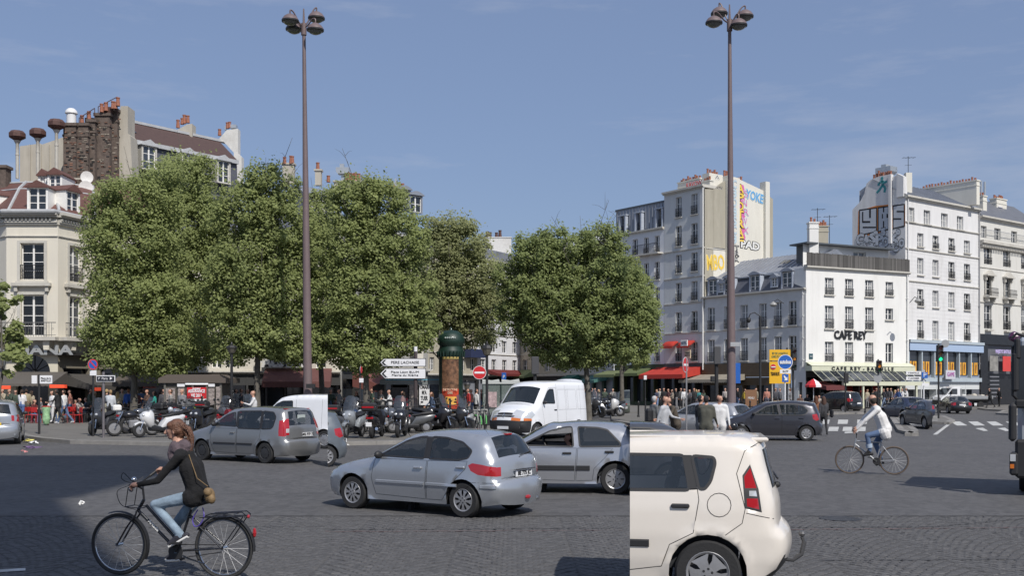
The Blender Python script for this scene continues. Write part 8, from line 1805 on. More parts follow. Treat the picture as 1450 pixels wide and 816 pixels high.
def moto(label,W,c,lamp_white=False):
 root=thing('motorcycle',label,'motorcycle',group='parked scooters and motorcycles');root.matrix_basis=W;P_=mat('scoot_%d_%d'%(int(c[0]*100),int(c[2]*100)),c,.3,coat=.7,metal=.2)
 t=MB();t.lathe([(.22,-.05),(.28,-.055),(.31,-.03),(.318,0),(.31,.03),(.28,.055),(.22,.05)],24);r=MB();r.lathe([(.23,.02),(.05,.03),(.01,.03),(.01,-.03),(.05,-.03),(.23,-.02)],14)
 for x in(0,1.42):T_=W@Matrix.Translation((x,0,.318))@Matrix.Rotation(math.pi/2,4,'X');o=t.build('wheel',M_tyre,root,smooth=40,W=T_);r.build('rim',M_rim,o,smooth=40,W=T_)
 q=MB();q.ball((.85,0,.82),(.30,.16,.14),12);q.build('fuel_tank',P_,root,smooth=60);q=MB();q.ball((.3,0,.8),(.42,.14,.08),12);q.ball((-.1,0,.84),(.2,.11,.08),10);q.build('seat',mat('seat_vinyl',(.018,.018,.02),.55),root,smooth=60)
 q=MB();q.box(.5,.9,-.15,.15,.3,.62,bev=.05);q.lathe([(.06,-.2),(.1,-.18),(.1,.18),(.06,.2)],12,Matrix.Translation((.6,0,.38))@Matrix.Rotation(math.pi/2,4,'X'));q.build('engine',M_rim,root)
 q=MB();q.tube([(1.42,.09,.31),(1.12,.09,.95)],.026,6);q.tube([(1.42,-.09,.31),(1.12,-.09,.95)],.026,6);q.build('fork',M_chrome,root);q=MB();q.tube([(1.1,0,.85),(.6,0,.7),(0,0,.32)],.03,6);q.tube([(1.05,0,.75),(.85,0,.3),(.45,0,.3)],.025,6);q.tube([(.5,.1,.7),(-.2,.1,.78)],.02,6);q.build('frame',M_iron,root)
 q=MB();q.tube([(.95,.38,1.08),(1.1,.2,1.1),(1.1,-.2,1.1),(.95,-.38,1.08)],.016,6);q.build('handlebar',M_iron,root);q=MB();q.ball((1.26,0,.92),(.10,.1,.1),12);q.build('headlight',M_lampc,root,smooth=60)
 for y in(.3,-.3):q=MB();q.tube([(1.0,y*.9,1.09),(1.0,y,1.22)],.007,4);q.ball((1.0,y,1.26),(.012,.06,.04),8);q.build('mirror',M_trimb,root)
 q=MB();q.tube([(.7,-.16,.3),(0,-.18,.33),(-.3,-.18,.42)],[.03,.045,.045],8);q.build('exhaust',M_chrome,root);q=MB();q.box(1.15,1.62,-.06,.06,.63,.655,bev=.01);q.build('mudguard',P_,root);q=MB();q.box(-.38,-.05,-.07,.07,.70,.78,bev=.02);q.build('mudguard',P_,root);q=MB();q.box(-.42,-.38,-.08,.08,.68,.75);q.build('tail_light',M_tail,root)
 if lamp_white:q=MB();q.box(1.18,1.5,-.2,.2,.98,1.22,bev=.05);q.build('front_box',M_white,root)
 return root
def wp(px,y,deg,sc=1.0,z=.136,fx=1.42):
 """front wheel contact pixel + heading"""
 g=G(px,y);d=FPX*(EYE-.13)/(y-HOR);g=XD(px,d);a=math.radians(deg);o=g-Vector((math.cos(a),math.sin(a),0))*fx*sc
 return Matrix.Translation((o.x,o.y,z))@Matrix.Rotation(a,4,'Z')@Matrix.Rotation(.0,4,'X')@Matrix.Scale(sc,4)
SB=(.02,.02,.024)
scooter('dark grey maxi scooter facing the viewer behind the parking sign pole',wp(131,617.5,263,1.05),(.05,.052,.06))
moto('black motorcycle with white front box right of the taxi sign pole',wp(162,618.5,212,1.02),SB,True)
scooter('white and black maxi scooter with tall smoked windscreen left of the cyclist',wp(197,620.5,228,1.08),(.70,.70,.70))
moto('silver headed motorcycle half hidden right of the white scooter',wp(238,615,255,1.1),(.25,.26,.28))
scooter('black scooter with big top box behind the cyclist head',wp(255,611,80,1.0,fx=0),SB,box=True)
scooter('black scooter with silver chevrons on its nose behind the woman cyclist',wp(272,617.5,258,1.1),SB,screen=False)
scooter('black and red scooter next to the steel grey car bonnet',wp(303,613,70,1.0,fx=0),(.2,.02,.03),box=False)
scooter('silver maxi scooter facing the viewer right of the white panel van',wp(489,622,256,1.12),(.28,.30,.32))
moto('black motorcycle behind the thin pole left of the tree',wp(506,616,235,1.0),SB)
scooter('black scooter seen from behind with red lamps and top box',wp(527,621.5,84,1.12,fx=0),SB,box=True,screen=False)
scooter('grey scooter seen from the side between two black ones',wp(556,614,185,1.0),(.10,.105,.11),screen=False)
scooter('black maxi scooter with twin silver head lamps facing the viewer by the sign post',wp(563.5,620.5,266,1.12),SB)
scooter('black scooter with leaning clear windscreen below the advertising column',wp(640,613,-25,1.15),SB)
scooter('second black scooter with windscreen right of the advertising column base',wp(664,613,-28,1.12),(.03,.03,.034))
scooter('low black scooter right of the sign post above the hatchback roof',wp(598,612,190,1.1),SB,screen=False)
scooter('dark scooter with white nose right of the big white van',wp(852,592,-40,1.25),(.05,.05,.055))
scooter('black scooter with orange trim behind the white nosed one',wp(862,589,-60,1.2),SB,screen=False)
scooter('silver white scooter parked beside the grey green van',wp(878,590,5,1.2),(.6,.6,.6),screen=False)
moto('dark motorcycle farthest right behind the white van',wp(845,588,-50,1.2),SB)
# green hire bicycles
def hire(px,y,deg,label):
 W=wp(px,y,deg,1.0,fx=0);r=thing('hire_bicycle',label,'bicycle',group='green hire bicycles');r.matrix_basis=W;g=mat('hire_green',(.12,.42,.12),.5);gr=mat('hire_grey',(.3,.3,.28),.5)
 for x in(0,1.08):
  q=MB();n=24;q.tube([(x+math.cos(2*math.pi*k/n)*.31,0,.33+math.sin(2*math.pi*k/n)*.31)for k in range(n)],.02,6,closed=True);w_=q.build('wheel',M_tyre,r);q=MB()
  for k in range(10):q.tube([(x,0,.33),(x+math.cos(k*.628)*.3,0,.33+math.sin(k*.628)*.3)],.002,3)
  q.build('spokes',M_chrome,w_)
 q=MB();q.tube([(0,0,.33),(.42,0,.3),(.9,0,.75),(1.08,0,.33)],.025,6);q.tube([(.42,0,.3),(.3,0,.85)],.02,6);q.tube([(.9,0,.75),(.86,0,1.05)],.02,6);q.build('frame',gr,r);q=MB();q.tube([(.75,.28,1.05),(.86,.1,1.06),(.86,-.1,1.06),(.75,-.28,1.05)],.014,6);q.build('handlebar',M_iron,r);q=MB();q.ball((.27,0,.88),(.13,.08,.035),8);q.build('saddle',M_iron,r)
 q=MB();q.box(1.0,1.25,-.16,.16,.72,.95,bev=.03);q.build('basket',gr,r);q=MB();n=12;q.tube([(math.cos(math.pi*k/n)*.36,0,.33+math.sin(math.pi*k/n)*.36)for k in range(n+1)],.03,5);q.build('mudguard',g,r)
hire(680,612,100,'green hire bicycle right behind the no entry sign pole');hire(688,611,95,'green hire bicycle beside the nose of the big white van');hire(672,609,120,'green hire bicycle left of the no entry sign pole')
# ================================================================= street furniture
M_mauve=mat('mauve_lamp_paint',(.155,.115,.115),.5,var=.08,dirt=.2)
def tall_lamp(xt,xb,yt,d,label,heads):
 b=XD(xb,d);r=thing('street_lamp',label,'street lamp',(b.x,b.y,0),group='tall four headed street lamps');s=d/FPX;top=P(xt,yt,d)-b;q=MB();H_=top.z
 f=lambda t:top*t;q.tube([f(0),f(.02),f(.3),f(.55),f(.78),f(.94),f(1)],[.26,.21,.19,.145,.10,.08,.03],14);q.build('pole',M_mauve,r,smooth=50)
 q=MB();q.tube([f(.965)-Vector((0,0,.55)),f(.965)],.13,12);q.build('collar',M_mauve,r,smooth=50)
 for hx,hy,hd in heads:
  c=P(hx,hy,d+hd)-b;bw_=Vector((0,0,0));a0=P(xt,yt+27,d)-b;q=MB();q.tube([Vector(v)for v in catmull([tuple(a0),tuple(a0.lerp(c,.35)+Vector((0,0,.15))),tuple(a0.lerp(c,.75)+Vector((0,0,.48))),tuple(c+Vector((0,0,.50))),tuple(c+Vector((0,0,.28)))],4)],.035,6);q.build('arm',M_mauve,r,smooth=60)
  q=MB();q.lathe([(.01,.31),(.15,.295),(.29,.2),(.37,.09),(.40,.02)],20,Matrix.Translation(c));h=q.build('lamp_shade',M_mauve,r,smooth=50)
  q=MB();q.lathe([(.405,.02),(.40,-.05),(.33,-.07)],20,Matrix.Translation(c));q.build('lamp_rim',M_iron,h,smooth=30);q=MB();q.lathe([(.33,-.07),(.25,-.16),(.12,-.215),(.01,-.225)],20,Matrix.Translation(c));q.build('lamp_glass',mat('lamp_bowl',(.10,.105,.10),.15,spec=.8),h,smooth=60)
 return r
tall_lamp(430,436.5,12,50,'tall mauve brown street lamp at left with its four heads level',[(411,29,-.35),(448,25.5,.35),(416.5,41,.35),(446.5,42,-.35)])
tall_lamp(1033,1036,6,50,'tall mauve brown street lamp at right with uneven heads',[(1018.5,19,.35),(1055,23,.3),(1011,32,-.35),(1046,35.5,-.3)])
q=MB();g=P(440,547,49.5);q.box(g.x-.2,g.x+.2,g.y-.1,g.y+.1,g.z-.1,g.z+.1);
tag(q.build('camera_box',M_trimb,None),'small dark camera box strapped to the left tall lamp pole','camera')
def post(x,y0,d,label,cat='sign post',r=.045,m=None,z1=None,name='sign_post',group=None):
 b=XD(x,d);h_=P(x,y0,d).z;root=thing(name,label,cat,(b.x,b.y,.13 if d>39 else 0),group=group);z0=.13 if d>39 else 0
 q=MB();q.tube([(0,0,0),(0,0,h_-z0)],r,8);q.build('pole',m or M_trimb,root,smooth=60);return root,b,z0
def disc(root,b,z0,x,y,d,rpx,cols,rz=0,dy=-.07,name='sign_disc',sx=1):
 c=P(x,y,d)-b-Vector((0,0,z0));T_=Matrix.Translation((c.x,dy,c.z))@Matrix.Rotation(rz,4,'Z')@Matrix.Rotation(math.pi/2,4,'X');R_=rpx*d/FPX
 q=MB();q.lathe([(.001,-.02),(R_,-.02),(R_,0),(.001,0)],28,T_);o=q.build(name,mat('sign_grey',(.35,.36,.37),.5),root);k=0
 for f_,m_ in cols:k+=1;q=MB();q.lathe([(.001,0),(R_*f_,0)],28,T_@Matrix.Translation((0,0,.002*k)));q.build('sign_face',m_,o)
 return T_,R_,o
M_sred=mat('sign_red',(.55,.025,.03),.35);M_swh=mat('sign_white',(.75,.75,.76),.35);M_sbl=mat('sign_blue',(.02,.11,.42),.35);M_syl=mat('sign_yellow',(.75,.42,.02),.4)
for x,y,d,rp,rz,lb in((679,528,50.5,9.7,0,'round no entry sign on a pole right of the green advertising column'),(970.5,517,43.5,11,1.05,'round no entry sign turned sideways in front of the red hotel awning')):
 r_,b,z0=post(x+(1.5 if rz else 0),y-10,d,lb,'traffic sign',.035,mat('pole_grey',(.22,.22,.23),.5));T_,R_,o=disc(r_,b,z0,x,y,d,rp,[(.99,M_swh),(.93,M_sred)],rz);q=MB();q.box(-R_*.72,R_*.72,-R_*.14,R_*.14,.007,.012,M=T_);q.build('white_bar',M_swh,o)
r_,b,z0=post(132,509,42,'pole with blue and red no parking disc behind the dark grey scooter','traffic sign',.04);T_,R_,o=disc(r_,b,z0,132.5,516.5,42,7.6,[(.98,M_sred),(.78,M_sbl)],.9);q=MB();q.box(-R_*.8,R_*.8,-.025,.025,.007,.01,M=T_@Matrix.Rotation(-.78,4,'Z'));q.build('red_bar',M_sred,o)
c=P(133,528.5,42)-b-Vector((0,0,z0));q=MB();q.box(c.x-.13,c.x+.13,-.08,-.06,c.z-.1,c.z+.1);q.build('sign_plate',M_swh,r_)
# taxi pole with black direction board
def boardpx(root,b,z0,x0,x1,y0,y1,d,m,name='sign_board',dy=-.08,th=.03,txt=None,tm=None,point=0,ts=.75,tw=.8,bev=0):
 a,c=P(x0,y1,d)-b-Vector((0,0,z0)),P(x1,y0,d)-b-Vector((0,0,z0));q=MB()
 if point:hh=(c.z-a.z)/2;q.prism([(a.x,a.z+hh),(a.x+hh,a.z),(c.x,a.z),(c.x,c.z),(a.x+hh,c.z)],dy,dy+th)
 else:q.box(a.x,c.x,dy,dy+th,a.z,c.z,bev=bev)
 o=q.build(name,m,root)
 if txt:text(txt,(c.z-a.z)*ts,wmat(root)@Matrix.Translation(((a.x+c.x)/2+(.1 if point else 0),dy-.006,(a.z+c.z)/2)),o,tm or M_ink,width=(c.x-a.x)*tw)
 return o
r_,b,z0=post(146.5,527,41,'banded pole with a black and white street direction board right of the no parking sign','direction sign',.05,mat('pole_banded',(.14,.13,.14),.6,var=.6,vscale=1.2));boardpx(r_,b,z0,137.5,164,532,541,41,M_swh);boardpx(r_,b,z0,138.5,163,533.2,539.8,41,mat('sign_black_face',(.02,.022,.03),.4),dy=-.1,txt='P  Paris  ►',tm=M_swh)
r_,b,z0=post(55.5,531,44,'dark pole with two pale information panels at the left','sign post',.05);boardpx(r_,b,z0,46,53.5,532,543.5,44,M_swh);boardpx(r_,b,z0,57.5,75,532,543.5,44,M_swh,txt='Place de la\nBASTILLE',ts=.3)
r_,b,z0=post(588.5,498,50,'brown pole with two white arrow signs to PERE LACHAISE and Place Leon BLUM','direction sign',.09,mat('brown_pole',(.06,.045,.045),.6));q=MB();h_=P(588,498,50).z;q.tube([(0,0,h_-.6),(0,0,h_+.1)],.085,10);q.build('pole_top',M_swh,r_)
for x0,x1,y0,y1,t_,ts in((538.5,603.5,508,519.5,'PERE LACHAISE',.55),(538.5,603.5,522,537,'Place Léon BLUM\nMairie du XIème',.33)):
 o=boardpx(r_,b,z0,x0,x1,y0,y1,50,M_ink,'sign_board',point=1,th=.05,dy=-.14);boardpx(r_,b,z0,x0+.8,x1-.8,y0+.8,y1-.8,50,M_swh,'sign_face',point=1,th=.01,dy=-.152,txt=t_,ts=ts,tw=.62);boardpx(r_,b,z0,x0+2.5,x0+9,y0+2,y1-2,50,M_ink,'arrow',point=1,th=.01,dy=-.166);boardpx(r_,b,z0,x0+5.5,x0+11,y0+2,y1-2,50,M_swh,'arrow_inset',point=1,th=.008,dy=-.178)
r_,b,z0=post(510,520,44,'thin dark pole with a small red and white disc left of the tree trunk','traffic sign',.035);disc(r_,b,z0,512,524,44,5,[(.98,M_sred)],1.4);boardpx(r_,b,z0,509,515,536,542,44,M_swh)
# yellow works boards, blue disc, arrow
r_,b,z0=post(1092,496,60,'pair of yellow diversion boards beside the blue disc','direction sign',.05);q=MB();c=P(1115,540,60)-b;q.tube([(c.x,.08,0),(c.x,.08,P(0,496,60).z)],.05,8);q.build('pole',M_trimb,r_)
boardpx(r_,b,z0,1089,1118.7,495.5,511,60,M_syl,txt='BD DE LA BASTILLE\nGARE DE LYON  RER',tm=mat('works_green',(.05,.16,.1),.5),ts=.3,tw=.8);boardpx(r_,b,z0,1089,1118.7,512.5,543.5,60,M_syl);disc(r_,b,z0,1094.3,520,60,4,[(.95,M_sred)],0,-.1);boardpx(r_,b,z0,1091.3,1097.3,519.3,520.8,60,M_swh,dy=-.14);text('TRAVAUX',.3,Matrix.Translation(b+Vector((.2,-.1,P(0,530,60).z))),r_,M_ink,width=.5)
r_,b,z0=post(1111.5,503,58,'round blue sign with white lettering over a blue arrow plate','traffic sign',.04,M_swh);disc(r_,b,z0,1111.5,513,58,10.6,[(.99,M_swh),(.92,M_sbl)]);text('autobus',.3,Matrix.Translation(b+Vector((0,-.1,P(0,513,58).z))),r_,M_swh,width=.62,offset=.012)
boardpx(r_,b,z0,1104,1119.5,523.7,529.3,58,M_swh,txt='RATP',tw=.5);boardpx(r_,b,z0,1107,1116,530.2,541.5,58,M_sbl);q=MB();c=P(1111.5,536,58)-b;q.prism([(c.x-.1,c.z-z0+.12),(c.x-.06,c.z-z0+.16),(c.x+.06,c.z-z0+.02),(c.x+.11,c.z-z0+.07),(c.x+.11,c.z-z0-.12),(c.x-.08,c.z-z0-.12),(c.x-.02,c.z-z0-.06)],-.1,-.09);q.build('arrow',M_swh,r_)
# traffic lights
def tlight(x,y0,y1,d,label,face=True,lit=None,wpx=7,disc_=None,ybase=None,rz=0):
 r_,b,z0=post(x,y0-2,d,label,'traffic light',.06,name='traffic_light');s=d/FPX;a=P(x,y1,d).z-z0;c=P(x,y0,d).z-z0;hw=wpx*s/2
 q=MB();q.box(-hw,hw,-.32,-.06,a,c,bev=.03);h=q.build('signal_head',M_trimb,r_);cols=((.09,.012,.01),(.12,.05,.01),(.01,.07,.03));n=3;hh=(c-a)/3
 if face:
  for i in range(3):
   zc=c-hh*(i+.5);on=lit==i;col_=((1,.08,.03),(1,.35,.04),(.02,.9,.35))[i]if on else cols[i];q=MB();q.lathe([(.001,.02),(hw*.5,.01),(hw*.62,0)],16,Matrix.Translation((0,-.325,zc))@Matrix.Rotation(math.pi/2,4,'X'));q.build('lens',mat('lens_%d%s'%(i,'on' if on else ''),col_,.3,emit=(.25 if i==1 else 1.3)if on else 0),h)
   q=MB();q.lathe([(hw*.7,0),(hw*.72,.16)],14,Matrix.Translation((0,-.32,zc))@Matrix.Rotation(math.pi/2,4,'X'),arc=(0,math.pi));q.build('visor',M_trimb,h)
 if disc_:disc(r_,b,z0,disc_[0],disc_[1],d,disc_[2],[(.97,mat('disc_back',(.28,.29,.3),.5))])
 return r_
tlight(1243.5,511,527,80,'traffic light with amber tint in front of the pale cafe fascia',True,1,7,(1242.5,536.5,6));tlight(1329,489,513,66,'traffic light showing green at the right before the blue shop',True,2,8.5,(1338,487,5.5));tlight(1197,528.5,543,82,'small black traffic light left of the cafe doorway',False,None,6)
tlight(1123,493,525,62,'traffic light with orange lens right of the yellow boards',True,1,6.5)
for x,x0,x1,y0,y1,d,lb in((1014.5,1010,1019.5,491,516.5,50,'back of a tall dark signal board on a pole left of the right lamp post'),(757.5,752.5,763,505.5,530.5,56,'back of a dark signal board rising behind the big white van')):
 r_,b,z0=post(x,y0,d,lb,'traffic light',.09,name='signal_board');boardpx(r_,b,z0,x0,x1,y0,y1,d,mat('signal_back',(.06,.06,.065),.6),dy=-.2,th=.12,bev=.03)
 if x>1000:boardpx(r_,b,z0,1005,1011,533,541,d,M_trimb,'pedestrian_signal',dy=-.3,th=.2,bev=.03)
r_,b,z0=post(1308,524,74,'pole with blue parking P sign and white direction boards right of the cafe','direction sign',.05,M_swh);boardpx(r_,b,z0,1304.3,1312.6,527.5,536,74,M_sbl,txt='P',tm=M_swh,ts=1.0,tw=.5,dy=-.14)
for y0 in(526,533.7):boardpx(r_,b,z0,1282.5,1303.8,y0,y0+5,74,M_swh,txt='P BASTILLE' if y0<530 else 'P LAVOISIER',ts=.6,tw=.7)
boardpx(r_,b,z0,1304.5,1315,543,547,74,M_swh)
# wall and post lanterns
r_,b,z0=post(1076.5,448,70,'slim dark street lamp post with a bent arm left of the yellow boards','street lamp',.075,name='street_lamp');z_=P(0,448,70).z-z0;a=(1060-1076.5)*70/FPX;q=MB();q.tube([(0,0,z_),(a*.5,0,z_+.25),(a*.85,0,z_+.15),(a,0,z_-.1)],.035,6);q.build('arm',M_iron,r_);q=MB();q.ball((a,0,z_-.25),(.16,.16,.2),10);q.build('lamp_head',M_iron,r_,smooth=60)
def bracket(x0,y0,x1,y1,d,label):
 a=P(x0,y0,d);c=P(x1,y1,d);r=thing('wall_lamp',label,'wall lamp',a);q=MB();v=c-a;q.tube([(0,0,0),tuple(v*.6+Vector((0,0,.3))),tuple(v)],.035,6);q.build('bracket',M_iron,r);q=MB();q.lathe([(.05,.25),(.3,.05),(.34,-.05),(.2,-.2),(.01,-.25)],14,Matrix.Translation(v-Vector((0,.0,.2))));q.build('lamp_head',mat('pale_lamp',(.3,.3,.29),.4),r,smooth=60)
bracket(1110,430,1095,428,95,'bracket lamp fixed to the grey side of the cafe building');bracket(1288,429,1300,423,98,'bracket lamp at the joint between the cafe and the tall white block')
def lantern(x,yt,yb,d,label):
 r_,b,z0=post(x,yb,d,label,'street lamp',.07,name='street_lamp',m=M_iron);zt_=P(x,yb,d).z-z0;h_=(yb-yt)*d/FPX;q=MB();q.lathe([(.1,0),(.16,.05),(.27,h_*.55),(.27,h_*.58)],8,Matrix.Translation((0,0,zt_)));q.build('lantern_glass',mat('lantern_glass',(.12,.11,.09),.2),r_);q=MB();q.lathe([(.31,h_*.58),(.22,h_*.8),(.06,h_*.9),(.06,h_),(.01,h_+.1)],8,Matrix.Translation((0,0,zt_)));q.build('lantern_cap',M_iron,r_)
 q=MB();q.lathe([(.2,0),(.2,.5),(.12,.7),(.1,1.1)],10);q.build('base',M_iron,r_)
lantern(328,487,501,52,'old fashioned black lantern post left of the forked tree');lantern(689.5,486,504,54,'old fashioned lantern post right of the green advertising column');lantern(661,540,552,80,'small globe lantern beyond the advertising column')
# advertising column
d=56;b=XD(638.5,d);s=d/FPX;r=thing('advertising_column','dark green advertising column with domed top and an orange film poster','advertising column',(b.x,b.y,.13));M_gr=mat('column_green',(.007,.026,.018),.5,var=.1,coat=.1)
Zc=lambda y:P(0,y,d).z-.13
q=MB();q.lathe([(.68,0),(.68,.5),(.64,.6),(.64,Zc(505)),(.68,Zc(503))],24);q.build('drum',M_gr,r,smooth=40)
q=MB();q.lathe([(.66,Zc(505)),(.70,Zc(500)),(.67,Zc(496)),(.60,Zc(492)),(.60,Zc(490)),(.72,Zc(487)),(.73,Zc(481)),(.62,Zc(474)),(.36,Zc(469)),(.1,Zc(468)),(.06,Zc(465)),(.01,Zc(463))],24);q.build('dome',M_gr,r,smooth=50)
q=MB()
for k in range(24):a=2*math.pi*k/24;q.tube([(.70*math.cos(a),.70*math.sin(a),Zc(506)),(.735*math.cos(a),.735*math.sin(a),Zc(498))],.035,4)
q.build('frieze',M_gr,r);q=MB()
for k in range(6):a=-math.pi/2-.35+k*.14;q.ball((.735*math.cos(a),.735*math.sin(a),Zc(479.5)),.045,6)
q.build('emblem',mat('column_silver',(.4,.45,.42),.5),r)
def curved(y0,y1,a0,a1,rr,m,name):
 q=MB();n=10;V_=[]
 for k in range(n+1):a=a0+(a1-a0)*k/n;V_+=[(rr*math.cos(a),rr*math.sin(a),Zc(y1)),(rr*math.cos(a),rr*math.sin(a),Zc(y0))]
 q.add(V_,[(2*k,2*k+2,2*k+3,2*k+1)for k in range(n)]);return q.build(name,m,r)
A0,A1=-math.pi/2-.72,-math.pi/2+.72
M_pst=mat('poster_orange_dark',(.15,.075,.04),.5,var=1.0,vscale=5);M_pr=mat('poster_red',(.42,.045,.015),.5,var=.5,vscale=3);M_pyel=mat('poster_yellow',(.75,.42,.08),.5,var=.4,vscale=4)
curved(510,551,A0,A1,.655,M_pst,'poster');curved(551,579,A0,A1,.656,M_pr,'poster');curved(562,573,A0+.3,A1-.2,.658,M_pyel,'poster_glow');curved(506,509,A0,A1,.658,mat('gold_letters',(.4,.3,.1),.4),'heading_band')
q=MB();q.add([(-.06,-.67,Zc(579)),(.06,-.67,Zc(579)),(.05,-.67,Zc(568)),(0,-.67,Zc(565)),(-.05,-.67,Zc(568))],[(0,1,2,3,4)]);q.build('poster_figure',M_ink,r);W_=wmat(r);text('DETECTIVE\nDEE',.16,W_@Matrix.Translation((0,-.68,Zc(554.5))),r,mat('poster_cream',(.8,.7,.5),.5),width=.75)
# news kiosks
def kiosk(label,x0,x1,yt,d,panels,roofc,txts=()):
 b=XD(x0,d);w_=(x1-x0)*d/FPX;r=thing('news_kiosk',label,'kiosk',(b.x,b.y,.13));zt_=P(0,yt,d).z-.13;px=lambda x:(x-x0)*d/FPX;pz=lambda y:P(0,y,d).z-.13
 q=MB();q.box(0,w_,0,2.2,0,zt_-.35);q.build('cabin',mat('kiosk_body',(.07,.065,.055),.6,var=.1),r)
 q=MB();q.box(-.3,w_+.3,-.16,2.5,zt_-.34,zt_-.1);q.prism([(-.3,zt_-.098),(w_+.3,zt_-.098),(w_-.1,zt_+.08),(.1,zt_+.08)],-.1,2.3);q.build('kiosk_roof',roofc,r)
 for i in range(5):q=MB();x=w_*i/4;q.box(x-.05,x+.05,-.07,-.005,0,zt_-.35);q.build('corner_post',mat('kiosk_post',(.13,.125,.11),.5),r)
 for(a,c,y0,y1,m_)in panels:q=MB();q.box(px(a),px(c),-.13,-.075,pz(y1),pz(y0));q.build('panel',m_,r)
 for(t_,x,y,wd,ts,m_)in txts:text(t_,ts,wmat(r)@Matrix.Translation((px(x),-.14,pz(y))),r,m_,width=wd,offset=.008)
 return r
mp_=mat('poster_pale',(.55,.55,.53),.5,var=.2,vscale=5);mg_=mat('poster_lime',(.40,.55,.10),.5);mags=mat('magazine_rack',(.28,.24,.22),.5,var=.8,vscale=9)
kiosk('brown news kiosk with a red ASSURANCE VIE 2011 poster behind the scooters',234,313,533,53,[(263.5,295.5,540.5,545,mat('header_added_glow',(.9,.9,.9),.4,emit=.35)),(266,293,549,565,M_sred),(266,293,565.2,575,M_swh),(266,293,575.2,584,mg_),(252,262.5,544,548,M_swh),(296,305,544,548,M_swh),(253,262,550,574,mags),(296,304.5,550,574,mags),(236,249,550,580,mags),(307,313,548,585,mags)],mat('kiosk_roof_m',(.11,.09,.075),.7),  # white kiosk header given an added glow to brighten it
 [('ASSURANCE\nVIE 2011',279.5,557.5,.85,.22,M_swh),('LE POINT',279.5,551,.4,.1,M_swh),('placement sur',279.5,569,.6,.07,M_ink)])
M_jack=mat('poster_flag',(.35,.06,.08),.5,var=.6,vscale=4)
kiosk('glazed poster kiosk with OMAR M A TUER film poster left of the advertising column',546,626,536,57,[(546,626,537.5,540.5,mat('kiosk_blue',(.12,.4,.55),.5)),(555,578,542,564,mat('poster_black',(.03,.025,.025),.4,var=.8,vscale=6)),(556,577,542.5,549,M_sred),(555,578,564.2,576,M_jack),(594,608.5,541.5,574,M_swh),(610,621,541.5,574,mat('poster_dark_blue',(.05,.06,.08),.4,var=.7,vscale=8)),(580,592,545,580,mags),(547,554,542,575,M_glassd)],mat('kiosk_roof_g',(.18,.2,.2),.5),
 [('OMAR\nM\'A\nTUER',601,556.5,.45,.3,mat('poster_ink',(.03,.03,.03),.5))])
kiosk('tall magazine stand with pale covers right of the wine awning',536,544,545,58,[(536.5,543.5,550,575,mags)],M_iron)
# glazed bus shelter between sign and big van
b=XD(683,55);r=thing('bus_shelter','glazed shelter with scalloped pale roof left of the big white van','shelter',(b.x,b.y,.13));q=MB();q.box(0,1.95,0,1.4,2.12,2.2);q.prism([(0,2.21),(.9,2.21),(.85,2.36),(.5,2.3),(0,2.36)],0,1.3);q.prism([(1.0,2.21),(1.95,2.21),(1.9,2.38),(1.45,2.3),(1.0,2.36)],0,1.3);q.build('shelter_roof',mat('shelter_roof',(.5,.52,.5),.5),r)
for x in(0,.95,1.9):q=MB();q.box(x,x+.05,0,.05,0,2.12);q.build('shelter_post',M_gr,r)
q=MB();q.box(.06,1.9,.06,.08,.3,2.1);q.build('glass_panel',mat('shelter_glass',(.2,.24,.22),.1,alpha=.5),r);q=MB();q.box(.2,.75,-.02,.04,.9,1.7);q.build('poster',mat('poster_grey_red',(.4,.3,.3),.5,var=.6,vscale=6),r)
# red and white parasol
b=XD(1152,84);r=thing('parasol','red and white parasol on the cafe terrace left of the black compact car','parasol',(b.x,b.y,.13));zp=P(0,546,84).z-.13;zt_=P(0,536.5,84).z-.13;R_=12*84/FPX
for k in range(8):
 a,c=2*math.pi*k/8,2*math.pi*(k+1)/8;q=MB();q.add([(0,0,zt_),(R_*.6*math.cos(a),R_*.6*math.sin(a),zp+(zt_-zp)*.55),(R_*.6*math.cos(c),R_*.6*math.sin(c),zp+(zt_-zp)*.55),(R_*math.cos(a),R_*math.sin(a),zp),(R_*math.cos(c),R_*math.sin(c),zp),(R_*math.cos(a),R_*math.sin(a),zp-.15),(R_*math.cos(c),R_*math.sin(c),zp-.15)],[(0,1,2),(1,3,4,2),(3,5,6,4)]);q.build('canopy_segment',M_sred if k%3 else M_swh,r)
q=MB();q.tube([(0,0,0),(0,0,zt_)],.03,6);q.build('pole',M_swh,r)
# rubbish bag on its hoop, bollards, small stands
b=XD(65.5,54);r=thing('litter_bin','green and clear plastic rubbish bag hanging on a hoop stand at the left pavement','litter bin',(b.x,b.y,.13));q=MB();q.lathe([(.06,.03),(.16,.1),(.19,.35),(.17,.6),(.21,.85),(.22,.95)],14);o=q.build('rubbish_bag',mat('bag_green',(.30,.5,.28),.3,var=.6,vscale=6,bump=.9,bscale=9),r,smooth=60);q=MB();q.tube([(.22*math.cos(k*.628),.22*math.sin(k*.628),.96)for k in range(10)],.02,5,closed=True);q.tube([(0,.22,0),(0,.24,1.0)],.025,6);q.build('hoop',M_sred,r)
for i,(x,y)in enumerate(((904,591),(914,582.5),(1026,590),(1062,589),(1133,588),(1225,585))):
 d_=FPX*(EYE-.13)/(y-HOR);b=XD(x,d_);r=thing('bollard',['leftmost dark bollard nearest the red car','dark bollard right below the red car','dark bollard beside the right lamp post','dark bollard under the beige awning','dark bollard left of the parasol','dark bollard right of the black compact car'][i],'bollard',(b.x,b.y,.13),group='bollards on the right pavement');q=MB();q.lathe([(.06,0),(.05,.9),(.07,.93),(.05,1.02),(.01,1.05)],10);q.build('shaft',M_iron,r,smooth=50);q=MB();q.lathe([(.09,0),(.08,.12),(.055,.14)],10);q.build('foot',M_iron,r)
